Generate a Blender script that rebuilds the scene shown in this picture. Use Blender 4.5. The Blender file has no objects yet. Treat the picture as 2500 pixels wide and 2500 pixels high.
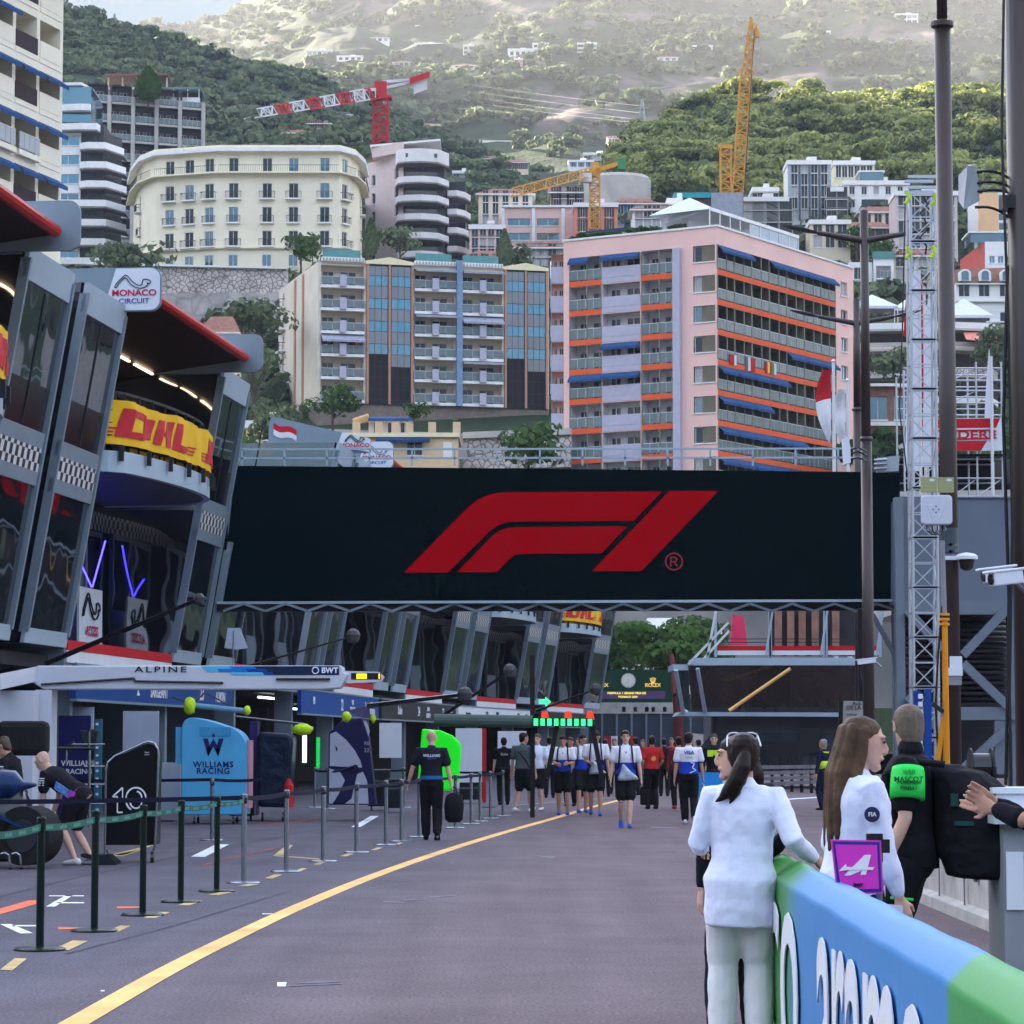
import bpy, math, random
import numpy as np
from mathutils import Vector, Matrix
random.seed(7)
SC = bpy.context.scene
COL = SC.collection
# ------------------------------------------------------------- camera
F = 7000.0; TH = math.atan(570.0/F); CT, ST = math.cos(TH), math.sin(TH); EYE = 1.5
cd = bpy.data.cameras.new('camera'); cd.sensor_width = 36; cd.lens = 36*F/2500.0
cd.clip_start = 0.5; cd.clip_end = 12000
cam = bpy.data.objects.new('camera', cd); COL.objects.link(cam)
cam.location = (0, 0, EYE); cam.rotation_euler = (math.pi/2+TH, 0, 0); SC.camera = cam
# ------------------------------------------------------------- light
SUN_EL, SUN_AZ = math.radians(18), math.radians(-38)      # azimuth left of the view direction (+Y)
wd = bpy.data.worlds.new("World"); SC.world = wd; wd.use_nodes = True
nt = wd.node_tree; nt.nodes.clear()
out = nt.nodes.new('ShaderNodeOutputWorld'); bg = nt.nodes.new('ShaderNodeBackground')
sky = nt.nodes.new('ShaderNodeTexSky'); sky.sky_type = 'NISHITA'; sky.sun_disc = False
sky.sun_elevation = SUN_EL; sky.sun_rotation = SUN_AZ; sky.air_density = 1.0; sky.dust_density = 0.6; sky.ozone_density = 1.0
bg.inputs['Strength'].default_value = 0.15
tc = nt.nodes.new('ShaderNodeTexCoord'); mp = nt.nodes.new('ShaderNodeMapping'); mp.inputs['Scale'].default_value = (5, 5, 16)
nz = nt.nodes.new('ShaderNodeTexNoise'); nz.inputs['Scale'].default_value = 1.6; nz.inputs['Detail'].default_value = 6
cr = nt.nodes.new('ShaderNodeValToRGB'); cr.color_ramp.elements[0].position = 0.47; cr.color_ramp.elements[1].position = 0.62
cr.color_ramp.elements[1].color = (.75, .75, .75, 1)
mx = nt.nodes.new('ShaderNodeMixRGB'); mx.inputs[2].default_value = (.24, .22, .21, 1)
nt.links.new(tc.outputs['Generated'], mp.inputs[0]); nt.links.new(mp.outputs[0], nz.inputs['Vector'])
nt.links.new(nz.outputs[0], cr.inputs[0])
lo = nt.nodes.new('ShaderNodeMixRGB'); lo.inputs[2].default_value = (.07, .19, .30, 1)        # low evening sky behind the hills
sx = nt.nodes.new('ShaderNodeSeparateXYZ'); rr = nt.nodes.new('ShaderNodeMapRange'); rr.inputs[1].default_value = .26; rr.inputs[2].default_value = .42; rr.inputs[3].default_value = 1.0; rr.inputs[4].default_value = 0
nt.links.new(tc.outputs['Generated'], sx.inputs[0]); nt.links.new(sx.outputs['Z'], rr.inputs[0]); nt.links.new(rr.outputs[0], lo.inputs[0]); nt.links.new(sky.outputs[0], lo.inputs[1])
cm_ = nt.nodes.new('ShaderNodeMath'); cm_.operation = 'MULTIPLY'; nt.links.new(rr.outputs[0], cm_.inputs[0]); nt.links.new(cr.outputs[0], cm_.inputs[1])
vl = nt.nodes.new('ShaderNodeMixRGB'); vl.inputs[2].default_value = (.84, .64, .58, 1); vf = nt.nodes.new('ShaderNodeMath'); vf.operation = 'MULTIPLY_ADD'; vf.inputs[1].default_value = -.5; vf.inputs[2].default_value = .5        # warm veil added over the high sky to offset its blue light
nt.links.new(rr.outputs[0], vf.inputs[0]); nt.links.new(vf.outputs[0], vl.inputs[0]); nt.links.new(lo.outputs[0], vl.inputs[1]); nt.links.new(vl.outputs[0], mx.inputs[1]); nt.links.new(cm_.outputs[0], mx.inputs[0]); nt.links.new(mx.outputs[0], bg.inputs[0]); nt.links.new(bg.outputs[0], out.inputs[0])
sl = bpy.data.lights.new('sun', 'SUN'); sl.energy = 5.0; sl.angle = math.radians(0.6); sl.color = (1, .86, .68)
sun = bpy.data.objects.new('sun', sl); COL.objects.link(sun)
sd = Vector((math.sin(SUN_AZ)*math.cos(SUN_EL), math.cos(SUN_AZ)*math.cos(SUN_EL), math.sin(SUN_EL)))
sun.rotation_euler = sd.to_track_quat('Z', 'Y').to_euler(); sun.location = (0, 0, 300)
SC.view_settings.view_transform = 'Standard'; SC.view_settings.look = 'None'; SC.view_settings.gamma = 1.0
SC.view_settings.exposure = 3.38
SC.cycles.max_bounces = 8; SC.cycles.volume_bounces = 0; SC.cycles.transparent_max_bounces = 12
SC.cycles.use_denoising = True; SC.cycles.sample_clamp_indirect = 6
# ------------------------------------------------------------- projection helpers: a pixel of the photo at a world depth Y
def tY(py): return math.tan(TH+math.atan((1250.0-py)/F))
def Zp(py, Y): return EYE+tY(py)*Y
def W(px, py, Y):
    t = tY(py); return Vector(((px-1250.0)/F*Y*(CT+t*ST), Y, EYE+t*Y))
def G(px, py, z=0.0):
    t = tY(py); Y = (z-EYE)/t; v = W(px, py, Y); v.z = z; return v
def Xp(px, Y, py=1820): return W(px, py, Y).x
# ------------------------------------------------------------- materials
def lin(c):
    return tuple((v/255.0/12.92 if v/255.0 <= .04045 else ((v/255.0+.055)/1.055)**2.4) for v in c)
MATS = {}
def mat(name, col, rough=.7, metal=0.0, var=.12, scale=2.0, bump=0.0, bscale=20.0, spec=.15, emit=None, es=1.0, alpha=1.0, kind=None):
    if name in MATS: return MATS[name]
    m = bpy.data.materials.new(name); m.use_nodes = True; n = m.node_tree.nodes; l = m.node_tree.links
    b = n['Principled BSDF']; c = lin(col) if max(col) > 1.0 else col
    b.inputs['Roughness'].default_value = rough; b.inputs['Metallic'].default_value = metal
    b.inputs['Specular IOR Level'].default_value = spec
    b.inputs['Base Color'].default_value = (*c, 1)
    if var > 0 or bump > 0: t = n.new('ShaderNodeTexCoord')
    if var > 0:
        z = n.new('ShaderNodeTexNoise'); z.inputs['Scale'].default_value = scale; z.inputs['Detail'].default_value = 5
        l.new(t.outputs['Object'], z.inputs['Vector'])
        r = n.new('ShaderNodeMapRange'); r.inputs[1].default_value = .3; r.inputs[2].default_value = .7
        r.inputs[3].default_value = 1-var; r.inputs[4].default_value = 1+var
        l.new(z.outputs[0], r.inputs[0])
        x = n.new('ShaderNodeVectorMath'); x.operation = 'SCALE'; x.inputs[0].default_value = c
        l.new(r.outputs[0], x.inputs['Scale']); l.new(x.outputs[0], b.inputs['Base Color'])
    if bump > 0:
        z = n.new('ShaderNodeTexNoise'); z.inputs['Scale'].default_value = bscale; z.inputs['Detail'].default_value = 4
        l.new(t.outputs['Object'], z.inputs['Vector'])
        bm = n.new('ShaderNodeBump'); bm.inputs['Strength'].default_value = bump; bm.inputs['Distance'].default_value = .05
        l.new(z.outputs[0], bm.inputs['Height']); l.new(bm.outputs[0], b.inputs['Normal'])
    if emit:
        b.inputs['Emission Color'].default_value = (*(lin(emit) if max(emit) > 1 else emit), 1); b.inputs['Emission Strength'].default_value = es
    if alpha < 1: b.inputs['Alpha'].default_value = alpha
    MATS[name] = m; return m
# ------------------------------------------------------------- mesh builder
class MB:
    def __init__(s): s.v = []; s.f = []; s.mi = []; s.mats = []
    def _m(s, m):
        if m not in s.mats: s.mats.append(m)
        return s.mats.index(m)
    def face(s, pts, m):
        k = len(s.v); s.v += [tuple(p) for p in pts]; s.f.append(tuple(range(k, k+len(pts)))); s.mi.append(s._m(m)); return s
    def raw(s, V, Fs, m):
        k = len(s.v); s.v += [tuple(p) for p in V]; i = s._m(m)
        for f in Fs: s.f.append(tuple(a+k for a in f)); s.mi.append(i)
        return s
    def box(s, x0, x1, y0, y1, z0, z1, m):
        return s.hexa([(x0,y0,z0),(x1,y0,z0),(x1,y1,z0),(x0,y1,z0),(x0,y0,z1),(x1,y0,z1),(x1,y1,z1),(x0,y1,z1)], m)
    def hexa(s, p, m):
        return s.raw(p, [(0,3,2,1),(4,5,6,7),(0,1,5,4),(1,2,6,5),(2,3,7,6),(3,0,4,7)], m)
    def cb(s, c, sx, sy, sz, m): return s.box(c[0]-sx/2, c[0]+sx/2, c[1]-sy/2, c[1]+sy/2, c[2]-sz/2, c[2]+sz/2, m)
    def beam(s, a, b, w, h, m):
        a, b = Vector(a), Vector(b); d = (b-a).normalized(); u = Vector((0,0,1)) if abs(d.z) < .95 else Vector((0,1,0))
        r = d.cross(u).normalized()*(w/2); t = r.cross(d).normalized()*(h/2)
        return s.hexa([a-r-t, a+r-t, b+r-t, b-r-t, a-r+t, a+r+t, b+r+t, b-r+t], m)
    def tube(s, a, b, r0, m, r1=None, n=8, cap=True):
        a, b = Vector(a), Vector(b); r1 = r0 if r1 is None else r1
        d = (b-a).normalized(); u = Vector((0,0,1)) if abs(d.z) < .9 else Vector((1,0,0))
        p = d.cross(u).normalized(); q = d.cross(p)
        V = []
        for k in range(n):
            w = p*math.cos(2*math.pi*k/n)+q*math.sin(2*math.pi*k/n); V += [a+w*r0, b+w*r1]
        Fs = [(2*k, 2*((k+1) % n), 2*((k+1) % n)+1, 2*k+1) for k in range(n)]
        if cap: Fs += [tuple(2*k for k in range(n))[::-1], tuple(2*k+1 for k in range(n))]
        return s.raw(V, Fs, m)
    def path(s, pts, r, m, n=6):
        for a, b in zip(pts[:-1], pts[1:]): s.tube(a, b, r, m, n=n)
        return s
    def lathe(s, prof, m, c=(0,0,0), n=16, cap=True):
        V = []; K = len(prof)
        for r, z in prof:
            for k in range(n): V.append((c[0]+r*math.cos(2*math.pi*k/n), c[1]+r*math.sin(2*math.pi*k/n), c[2]+z))
        Fs = [(i*n+k, i*n+(k+1) % n, (i+1)*n+(k+1) % n, (i+1)*n+k) for i in range(K-1) for k in range(n)]
        if cap: Fs += [tuple(range(n))[::-1], tuple(range((K-1)*n, K*n))]
        return s.raw(V, Fs, m)
    def slab(s, pts, off, m):
        """polygon (3-D points) extruded by vector off"""
        n = len(pts); off = Vector(off); V = [Vector(p) for p in pts]+[Vector(p)+off for p in pts]
        Fs = [tuple(range(n))[::-1], tuple(range(n, 2*n))]+[(k, (k+1) % n, n+(k+1) % n, n+k) for k in range(n)]
        return s.raw(V, Fs, m)
    def mesh(s, name, smooth=False):
        me = bpy.data.meshes.new(name); me.from_pydata(s.v, [], s.f)
        for m in s.mats: me.materials.append(m)
        me.polygons.foreach_set('material_index', s.mi)
        if smooth: me.polygons.foreach_set('use_smooth', [True]*len(s.f))
        me.update(); return me
    def build(s, name, parent=None, world=True, smooth=False, bevel=0):
        if parent is not None and world:
            iv = RM[parent.name].inverted(); s.v = [tuple(iv @ Vector(p)) for p in s.v]
        o = bpy.data.objects.new(name, s.mesh(name, smooth)); COL.objects.link(o)
        if parent is not None: o.parent = parent; RM[o.name] = RM[parent.name]
        if bevel:
            b = o.modifiers.new('bevel', 'BEVEL'); b.width = bevel; b.segments = 2; b.limit_method = 'ANGLE'
        return o
RM = {}
def tag(o, label=None, cat=None, group=None, kind=None):
    if label: o['label'] = label
    if cat: o['category'] = cat
    if group: o['group'] = group
    if kind: o['kind'] = kind
    return o
def thing(name, label, cat, loc=(0,0,0), rz=0.0, group=None):
    o = bpy.data.objects.new(name, None); o.empty_display_size = .3; COL.objects.link(o)
    o.location = loc; o.rotation_euler = (0, 0, rz); tag(o, label, cat, group)
    RM[o.name] = Matrix.Translation(Vector(loc)) @ Matrix.Rotation(rz, 4, 'Z'); return o
def inst(src, parent, loc=None, rz=None, scale=None):
    """a part that shares another part's mesh, placed in its parent's local space"""
    c = src.copy(); COL.objects.link(c); c.parent = parent
    if loc is not None: c.location = loc
    if rz is not None: c.rotation_euler = (0, 0, rz)
    if scale is not None: c.scale = scale
    return c
KIDS = {}
def copy_tree(o, loc=None, rz=None, label=None, group=None, parent=None):
    c = o.copy(); COL.objects.link(c)
    if parent is not None: c.parent = parent
    if loc is not None: c.location = loc
    if rz is not None: c.rotation_euler = (0, 0, rz)
    if label: c['label'] = label
    if group: c['group'] = group
    for ch in list(o.children): copy_tree(ch, parent=c)
    return c
def text(s, size, loc, m, parent=None, right=(1,0,0), up=(0,0,1), sx=1.0, bold=0.0, align='CENTER', ext=.003, name='lettering', shear=0.0, spacing=1.0):
    cu = bpy.data.curves.new(name, 'FONT'); cu.body = s; cu.size = size; cu.align_x = align; cu.align_y = 'CENTER'
    cu.extrude = ext; cu.offset = bold; cu.shear = shear; cu.space_character = spacing; cu.resolution_u = 4
    cu.materials.append(m); fo = bpy.data.objects.new(name, cu); COL.objects.link(fo); me = bpy.data.meshes.new_from_object(fo)
    if not me.materials: me.materials.append(m)
    bpy.data.objects.remove(fo); o = bpy.data.objects.new(name, me); COL.objects.link(o)
    r = Vector(right).normalized(); u = Vector(up).normalized(); n = r.cross(u).normalized(); u = n.cross(r)
    M = Matrix(((r.x*sx, u.x, n.x, loc[0]), (r.y*sx, u.y, n.y, loc[1]), (r.z*sx, u.z, n.z, loc[2]), (0,0,0,1)))
    if parent is not None: o.parent = parent; M = RM[parent.name].inverted() @ M
    o.matrix_basis = M; return o
def polydecal(mb, poly, O, r, u, m, th=.004, back=None):
    """flat shape (2-D points) on a plane O + x*r + y*u, a few mm thick"""
    r, u = Vector(r), Vector(u); n = r.cross(u).normalized(); O = Vector(O)
    mb.slab([O+r*x+u*y for x, y in poly], n*th, m)
from mathutils import noise as MN
def interp(x, pts):
    if x <= pts[0][0]: return pts[0][1]
    for (a, b), (c, d) in zip(pts[:-1], pts[1:]):
        if x <= c: return b+(d-b)*(x-a)/(c-a)
    return pts[-1][1]
def fbm(x, y, s, o=5): return MN.fractal(Vector((x*s, y*s, 3.1)), 1.0, 2.0, o)
# ------------------------------------------------------------- ground
def ground_mat():
    m = bpy.data.materials.new('asphalt'); m.use_nodes = True; n = m.node_tree.nodes; l = m.node_tree.links; b = n['Principled BSDF']
    t = n.new('ShaderNodeTexCoord'); geo = n.new('ShaderNodeSeparateXYZ'); l.new(t.outputs['Object'], geo.inputs[0])
    # the track right of the lane is laid in a redder aggregate than the garage side
    yv = n.new('ShaderNodeMath'); yv.operation = 'MULTIPLY_ADD'; yv.inputs[1].default_value = -.055; l.new(geo.outputs['Y'], yv.inputs[0]); l.new(geo.outputs['X'], yv.inputs[2])
    mr = n.new('ShaderNodeMapRange'); mr.inputs[1].default_value = -4.2; mr.inputs[2].default_value = -1.6; l.new(yv.outputs[0], mr.inputs[0])
    mx = n.new('ShaderNodeMixRGB'); mx.inputs[1].default_value = (.092, .084, .104, 1); mx.inputs[2].default_value = (.126, .094, .102, 1); l.new(mr.outputs[0], mx.inputs[0])
    z = n.new('ShaderNodeTexNoise'); z.inputs['Scale'].default_value = .55; z.inputs['Detail'].default_value = 8; z.inputs['Roughness'].default_value = .7; l.new(t.outputs['Object'], z.inputs['Vector'])
    z2 = n.new('ShaderNodeTexNoise'); z2.inputs['Scale'].default_value = 45; z2.inputs['Detail'].default_value = 3; l.new(t.outputs['Object'], z2.inputs['Vector'])
    mpp = n.new('ShaderNodeMapping'); mpp.inputs['Rotation'].default_value = (0, 0, .1); mpp.inputs['Scale'].default_value = (2.2, .12, 1); l.new(t.outputs['Object'], mpp.inputs[0])
    z3 = n.new('ShaderNodeTexNoise'); z3.inputs['Scale'].default_value = 1.0; z3.inputs['Detail'].default_value = 6; l.new(mpp.outputs[0], z3.inputs['Vector'])
    def mr_(src, lo, hi, a=.3, c=.7):
        r = n.new('ShaderNodeMapRange'); r.inputs[1].default_value = a; r.inputs[2].default_value = c; r.inputs[3].default_value = lo; r.inputs[4].default_value = hi; l.new(src, r.inputs[0]); return r.outputs[0]
    a1, a2, a3 = mr_(z.outputs[0], .78, 1.2), mr_(z2.outputs[0], .55, 1.5), mr_(z3.outputs[0], .86, 1.12)
    k = n.new('ShaderNodeMath'); k.operation = 'MULTIPLY'; l.new(a1, k.inputs[0]); l.new(a2, k.inputs[1])
    k2 = n.new('ShaderNodeMath'); k2.operation = 'MULTIPLY'; l.new(k.outputs[0], k2.inputs[0]); l.new(a3, k2.inputs[1])
    v = n.new('ShaderNodeVectorMath'); v.operation = 'SCALE'; l.new(mx.outputs[0], v.inputs[0]); l.new(k2.outputs[0], v.inputs['Scale']); l.new(v.outputs[0], b.inputs['Base Color'])
    b.inputs['Roughness'].default_value = .78; b.inputs['Specular IOR Level'].default_value = .12
    bm = n.new('ShaderNodeBump'); bm.inputs['Strength'].default_value = .5; bm.inputs['Distance'].default_value = .01; l.new(z2.outputs[0], bm.inputs['Height']); l.new(bm.outputs[0], b.inputs['Normal'])
    return m
g = MB(); g.face([(-6000,-400,0),(6000,-400,0),(6000,2500,0),(-6000,2500,0)], ground_mat()); tag(g.build('ground'), kind='structure')
# ------------------------------------------------------------- hills
def hill_mat(name, green, dry, rock, rs=.02, rlo=.56):
    m = bpy.data.materials.new(name); m.use_nodes = True; n = m.node_tree.nodes; l = m.node_tree.links; b = n['Principled BSDF']
    t = n.new('ShaderNodeTexCoord'); b.inputs['Roughness'].default_value = .95; b.inputs['Specular IOR Level'].default_value = .1
    z = n.new('ShaderNodeTexNoise'); z.inputs['Scale'].default_value = .03; z.inputs['Detail'].default_value = 9; z.inputs['Roughness'].default_value = .65; l.new(t.outputs['Object'], z.inputs['Vector'])
    r = n.new('ShaderNodeValToRGB'); r.color_ramp.elements[0].position = .42; r.color_ramp.elements[1].position = .6
    r.color_ramp.elements[0].color = (*green, 1); r.color_ramp.elements[1].color = (*dry, 1); l.new(z.outputs[0], r.inputs[0])
    z2 = n.new('ShaderNodeTexNoise'); z2.inputs['Scale'].default_value = rs; z2.inputs['Detail'].default_value = 10; z2.inputs['Roughness'].default_value = .7; l.new(t.outputs['Object'], z2.inputs['Vector'])
    r2 = n.new('ShaderNodeValToRGB'); r2.color_ramp.elements[0].position = rlo; r2.color_ramp.elements[1].position = rlo+.05; l.new(z2.outputs[0], r2.inputs[0])
    at = n.new('ShaderNodeAttribute'); at.attribute_name = 'rock'
    am = n.new('ShaderNodeMath'); am.operation = 'MULTIPLY'; l.new(at.outputs['Fac'], am.inputs[0])
    z3 = n.new('ShaderNodeTexNoise'); z3.inputs['Scale'].default_value = .09; z3.inputs['Detail'].default_value = 6; l.new(t.outputs['Object'], z3.inputs['Vector'])
    r3 = n.new('ShaderNodeMapRange'); r3.inputs[1].default_value = .36; r3.inputs[2].default_value = .52; l.new(z3.outputs[0], r3.inputs[0]); l.new(r3.outputs[0], am.inputs[1])
    ad = n.new('ShaderNodeMath'); ad.operation = 'MAXIMUM'; l.new(am.outputs[0], ad.inputs[0])
    sc = n.new('ShaderNodeMath'); sc.operation = 'MULTIPLY'; sc.inputs[1].default_value = .3; l.new(r2.outputs[0], sc.inputs[0]); l.new(sc.outputs[0], ad.inputs[1])
    x = n.new('ShaderNodeMixRGB'); x.inputs[2].default_value = (*rock, 1); l.new(ad.outputs[0], x.inputs[0]); l.new(r.outputs[0], x.inputs[1]); l.new(x.outputs[0], b.inputs['Base Color'])
    bm = n.new('ShaderNodeBump'); bm.inputs['Strength'].default_value = 1; bm.inputs['Distance'].default_value = 6; l.new(z.outputs[0], bm.inputs['Height']); l.new(bm.outputs[0], b.inputs['Normal'])
    return m
def hill(name, zf, pxs, Ys, m, rock=None):
    V = []; R = []
    for Y in Ys:
        for px in pxs:
            V.append(((px-1250)/F*Y, Y, zf(px, Y))); R.append(rock(px, Y) if rock else 0.0)
    nx = len(pxs); Fs = [(j*nx+i, j*nx+i+1, (j+1)*nx+i+1, (j+1)*nx+i) for j in range(len(Ys)-1) for i in range(nx-1)]
    me = bpy.data.meshes.new(name); me.from_pydata(V, [], Fs); me.materials.append(m)
    me.polygons.foreach_set('use_smooth', [True]*len(Fs))
    a = me.attributes.new('rock', 'FLOAT', 'POINT'); a.data.foreach_set('value', R); me.update()
    o = bpy.data.objects.new(name, me); COL.objects.link(o); tag(o, kind='structure'); return o
TER = [(150,1840),(240,1835),(264,1145),(340,1085),(380,860),(400,730),(430,690),(470,640),(560,590),(700,500),(850,425),(1000,370),(1150,300),(1300,235),(1500,165),(1750,80),(2000,0),(2200,-60),(2400,-60)]
SKY = [(-6000,300),(-1500,200),(0,150),(380,92),(460,72),(520,62),(600,20),(660,-8),(800,-70),(1500,-170),(2600,-120),(6000,-100)]
def terrain(px, Y):
    py = interp(Y, TER)
    if Y > 1000:
        top = interp(px, SKY); k = min(1, (Y-1000)/1150.0)
        py = 370+(top-370)*(k**.8)
    return Zp(py, Y)+fbm(px*Y/F, Y, .011)*min(22, max(0, (Y-300)*.016))
CL = [(1180,1360,5,48),(1500,1760,185,225),(1900,2050,175,235),(1310,1430,215,300),(1420,1640,265,305),(800,960,0,45),(1440,1660,30,50),(2050,2330,70,110),(1840,2000,185,240),(1750,1850,190,215)]
def terr_rock(px, Y):
    py = 1250-F*math.tan(math.atan((terrain(px, Y)-EYE)/Y)-TH)
    return 1.0 if any(a+MN.noise(Vector((py*.03, 0, 0)))*40 < px < b and c < py < d for a, b, c, d in CL) else 0.0
pxs = [-5000, -4500, -3000, -2000, -1200, -600, -250]+list(range(-60, 2620, 14))+[2750, 3000, 3600, 4500, 6000]
Ys = [150,175,200,230,260,290,320,360,400,440,480,520,560,600,650,700,750,800,850,900,950]+[1000+18*i for i in range(66)]+[2220,2300]
hill('mountain', terrain, pxs, Ys, hill_mat('mountain_scrub', (.02,.036,.018), (.045,.065,.03), (.14,.11,.10), .03, .62), terr_rock)
LSKY = [(-6000,-1250),(-2500,-1150),(-900,-520),(-250,-90),(0,15),(140,22),(165,30),(215,52),(262,78),(300,82),(345,80),(365,105),(410,100),(450,112),(500,142),(560,160),(640,165),(700,190),(780,215),(860,245),(960,285),(1060,330),(1200,390),(1400,520),(1600,900)]  # crest beyond the left frame edge is raised to keep sun off the town
def lefthill(px, Y):
    s = interp(px, LSKY); f = interp(px, [(0,520),(700,470),(1200,520),(1600,900)])
    if Y <= 900: k = (Y-560)/340.0; py = f+(s-f)*max(-.35, k)**(.85) if k > 0 else f-k*500
    else: py = s+(Y-900)*.7
    return Zp(py, Y)+fbm(px*Y/F, Y, .02)*5*(1 if 580 < Y < 880 else .4)
hill('left_hill', lefthill, [-6000,-5000,-4000,-3200,-2500,-2000,-1500,-1100,-800,-500,-300,-150]+list(range(-60, 1620, 16)), [500,530,560]+[560+14*i for i in range(1, 25)]+[900,915,940,980,1050,1150],
     hill_mat('hill_scrub', (.035,.06,.035), (.075,.095,.05), (.26,.25,.22), .012, .55))
RSKY = [(1300,620),(1450,450),(1560,372),(1640,330),(1700,300),(1800,280),(1900,280),(1990,270),(2080,300),(2200,268),(2330,272),(2500,262),(2700,250),(3600,300),(5000,500)]
def righthill(px, Y):
    s = interp(px, RSKY); f = interp(px, [(1300,640),(1600,520),(2600,520),(5000,700)])
    if Y <= 640: k = (Y-470)/170.0; py = f+(s-f)*k if k > 0 else f-k*500
    else: py = s+(Y-640)*1.2
    return Zp(py, Y)+fbm(px*Y/F, Y, .03)*2.5
hill('wooded_hill', righthill, list(range(1300, 2700, 20))+[2800,3000,3300,3600,4200,5000], [430,450]+[470+10*i for i in range(18)]+[660,700,760,820], hill_mat('forest_floor', (.03,.045,.02), (.05,.06,.03), (.2,.18,.14), .01, .7))
# ------------------------------------------------------------- foliage
def leaf_mat(name, c0, c1, trans=.3):
    m = bpy.data.materials.new(name); m.use_nodes = True; n = m.node_tree.nodes; l = m.node_tree.links; b = n['Principled BSDF']; b.inputs['Roughness'].default_value = .8; b.inputs['Specular IOR Level'].default_value = .15
    t = n.new('ShaderNodeTexCoord'); z = n.new('ShaderNodeTexNoise'); z.inputs['Scale'].default_value = .09; z.inputs['Detail'].default_value = 3; l.new(t.outputs['Object'], z.inputs['Vector'])
    gm = n.new('ShaderNodeNewGeometry'); ad = n.new('ShaderNodeMath'); ad.operation = 'MULTIPLY_ADD'; ad.inputs[1].default_value = .35; l.new(gm.outputs['Random Per Island'], ad.inputs[0]); l.new(z.outputs[0], ad.inputs[2])
    r = n.new('ShaderNodeValToRGB'); r.color_ramp.elements[0].position = .42; r.color_ramp.elements[1].position = .95; r.color_ramp.elements[0].color = (*c0, 1); r.color_ramp.elements[1].color = (*c1, 1)
    l.new(ad.outputs[0], r.inputs[0]); l.new(r.outputs[0], b.inputs['Base Color'])
    tr = n.new('ShaderNodeBsdfTranslucent'); l.new(r.outputs[0], tr.inputs[0]); ms = n.new('ShaderNodeMixShader'); ms.inputs[0].default_value = trans
    l.new(b.outputs[0], ms.inputs[1]); l.new(tr.outputs[0], ms.inputs[2]); l.new(ms.outputs[0], n['Material Output'].inputs[0]); return m
LEAF = leaf_mat('pine_foliage', (.04,.075,.022), (.44,.46,.15), .4)
LEAF2 = leaf_mat('hill_foliage', (.04,.07,.035), (.20,.24,.11))
LEAF3 = leaf_mat('shrub_foliage', (.02,.055,.012), (.08,.15,.03))
def crown(n, flat, size, rng, blobs=7, core=True):
    """leaf clumps through a crown of unit radius: several lobes, gaps between"""
    B = []
    for k in range(blobs):
        a = rng.uniform(0, 6.28); r = rng.uniform(.1, .68); B.append((r*math.cos(a), r*math.sin(a), rng.uniform(-.3, .45)*flat, rng.uniform(.3, .5)))
    P = []
    for i in range(n):
        x, y, z, r = B[i % blobs]
        d = np.array([rng.gauss(0,1), rng.gauss(0,1), rng.gauss(0,1)+.35]); d /= np.linalg.norm(d); q = r*rng.uniform(.75, 1.05)
        c = np.array([x, y, z])+d*q*np.array([1, 1, .8*flat])
        u = np.cross(d, [rng.gauss(0,1), rng.gauss(0,1), rng.gauss(0,1)]); u /= np.linalg.norm(u)+1e-6
        w = np.cross(d+np.array([rng.uniform(-.6,.6), rng.uniform(-.6,.6), rng.uniform(-.3,.6)]), u); w /= np.linalg.norm(w)+1e-6
        s = size*rng.uniform(.6, 1.3)
        P.append([c-u*s-w*s*.6, c+u*s-w*s*.7, c+u*s*.7+w*s*.8, c-u*s*.6+w*s*.7])
    return np.array(P).reshape(-1, 3)
def scatter(name, spots, protos, m, rng, tilt=.15):
    """spots: x, y, z, radius, squash; every crown a turned and scaled prototype, in one mesh"""
    out = []
    for x, y, z, r, q in spots:
        P = protos[rng.randrange(len(protos))]; a = rng.uniform(0, 6.28); c, s = math.cos(a), math.sin(a)
        out.append(P @ np.array([[c, s, 0], [-s, c, 0], [0, 0, 1]]).T*np.array([r, r, r*q])+np.array([x, y, z]))
    V = np.concatenate(out).astype(np.float32); nf = len(V)//4
    me = bpy.data.meshes.new(name); me.vertices.add(len(V)); me.vertices.foreach_set('co', V.ravel()); me.loops.add(len(V)); me.loops.foreach_set('vertex_index', np.arange(len(V), dtype=np.int32))
    me.polygons.add(nf); me.polygons.foreach_set('loop_start', np.arange(0, nf*4, 4, dtype=np.int32)); me.polygons.foreach_set('loop_total', np.full(nf, 4, dtype=np.int32))
    me.materials.append(m); me.update(calc_edges=True); o = bpy.data.objects.new(name, me); COL.objects.link(o); return o
rng = random.Random(11)
PR_F = [crown(430, .62, .085, rng, 10) for _ in range(6)]
PR_M = [crown(130, .7, .16, rng, 7) for _ in range(6)]
PR_S = [crown(34, .75, .34, rng, 4) for _ in range(5)]
sp = []
for _ in range(560):                                   # right wooded hill
    px = rng.uniform(1480, 2560); Y = rng.uniform(472, 648); x = (px-1250)/F*Y; r = rng.uniform(3.0, 5.6)
    sp.append((x, Y, righthill(px, Y)+r*rng.uniform(.5, .9)+1, r, rng.uniform(.75, 1.1)))
tag(scatter('forest', sp, PR_F, LEAF, rng), kind='stuff', label='dense umbrella pine wood on the hill right of the yellow crane')
sp = []
for _ in range(1500):
    px = rng.uniform(60, 1300); Y = rng.uniform(575, 905); x = (px-1250)/F*Y; r = rng.uniform(2.4, 5.2)
    z = lefthill(px, Y)
    if MN.noise(Vector((x*.03, Y*.03, 7))) > .38: continue
    sp.append((x, Y, z+r*.35, r, rng.uniform(.7, 1)))
tag(scatter('forest', sp, PR_M, LEAF2, rng), kind='stuff', label='scrubby dark trees covering the hill at the left')
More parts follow.
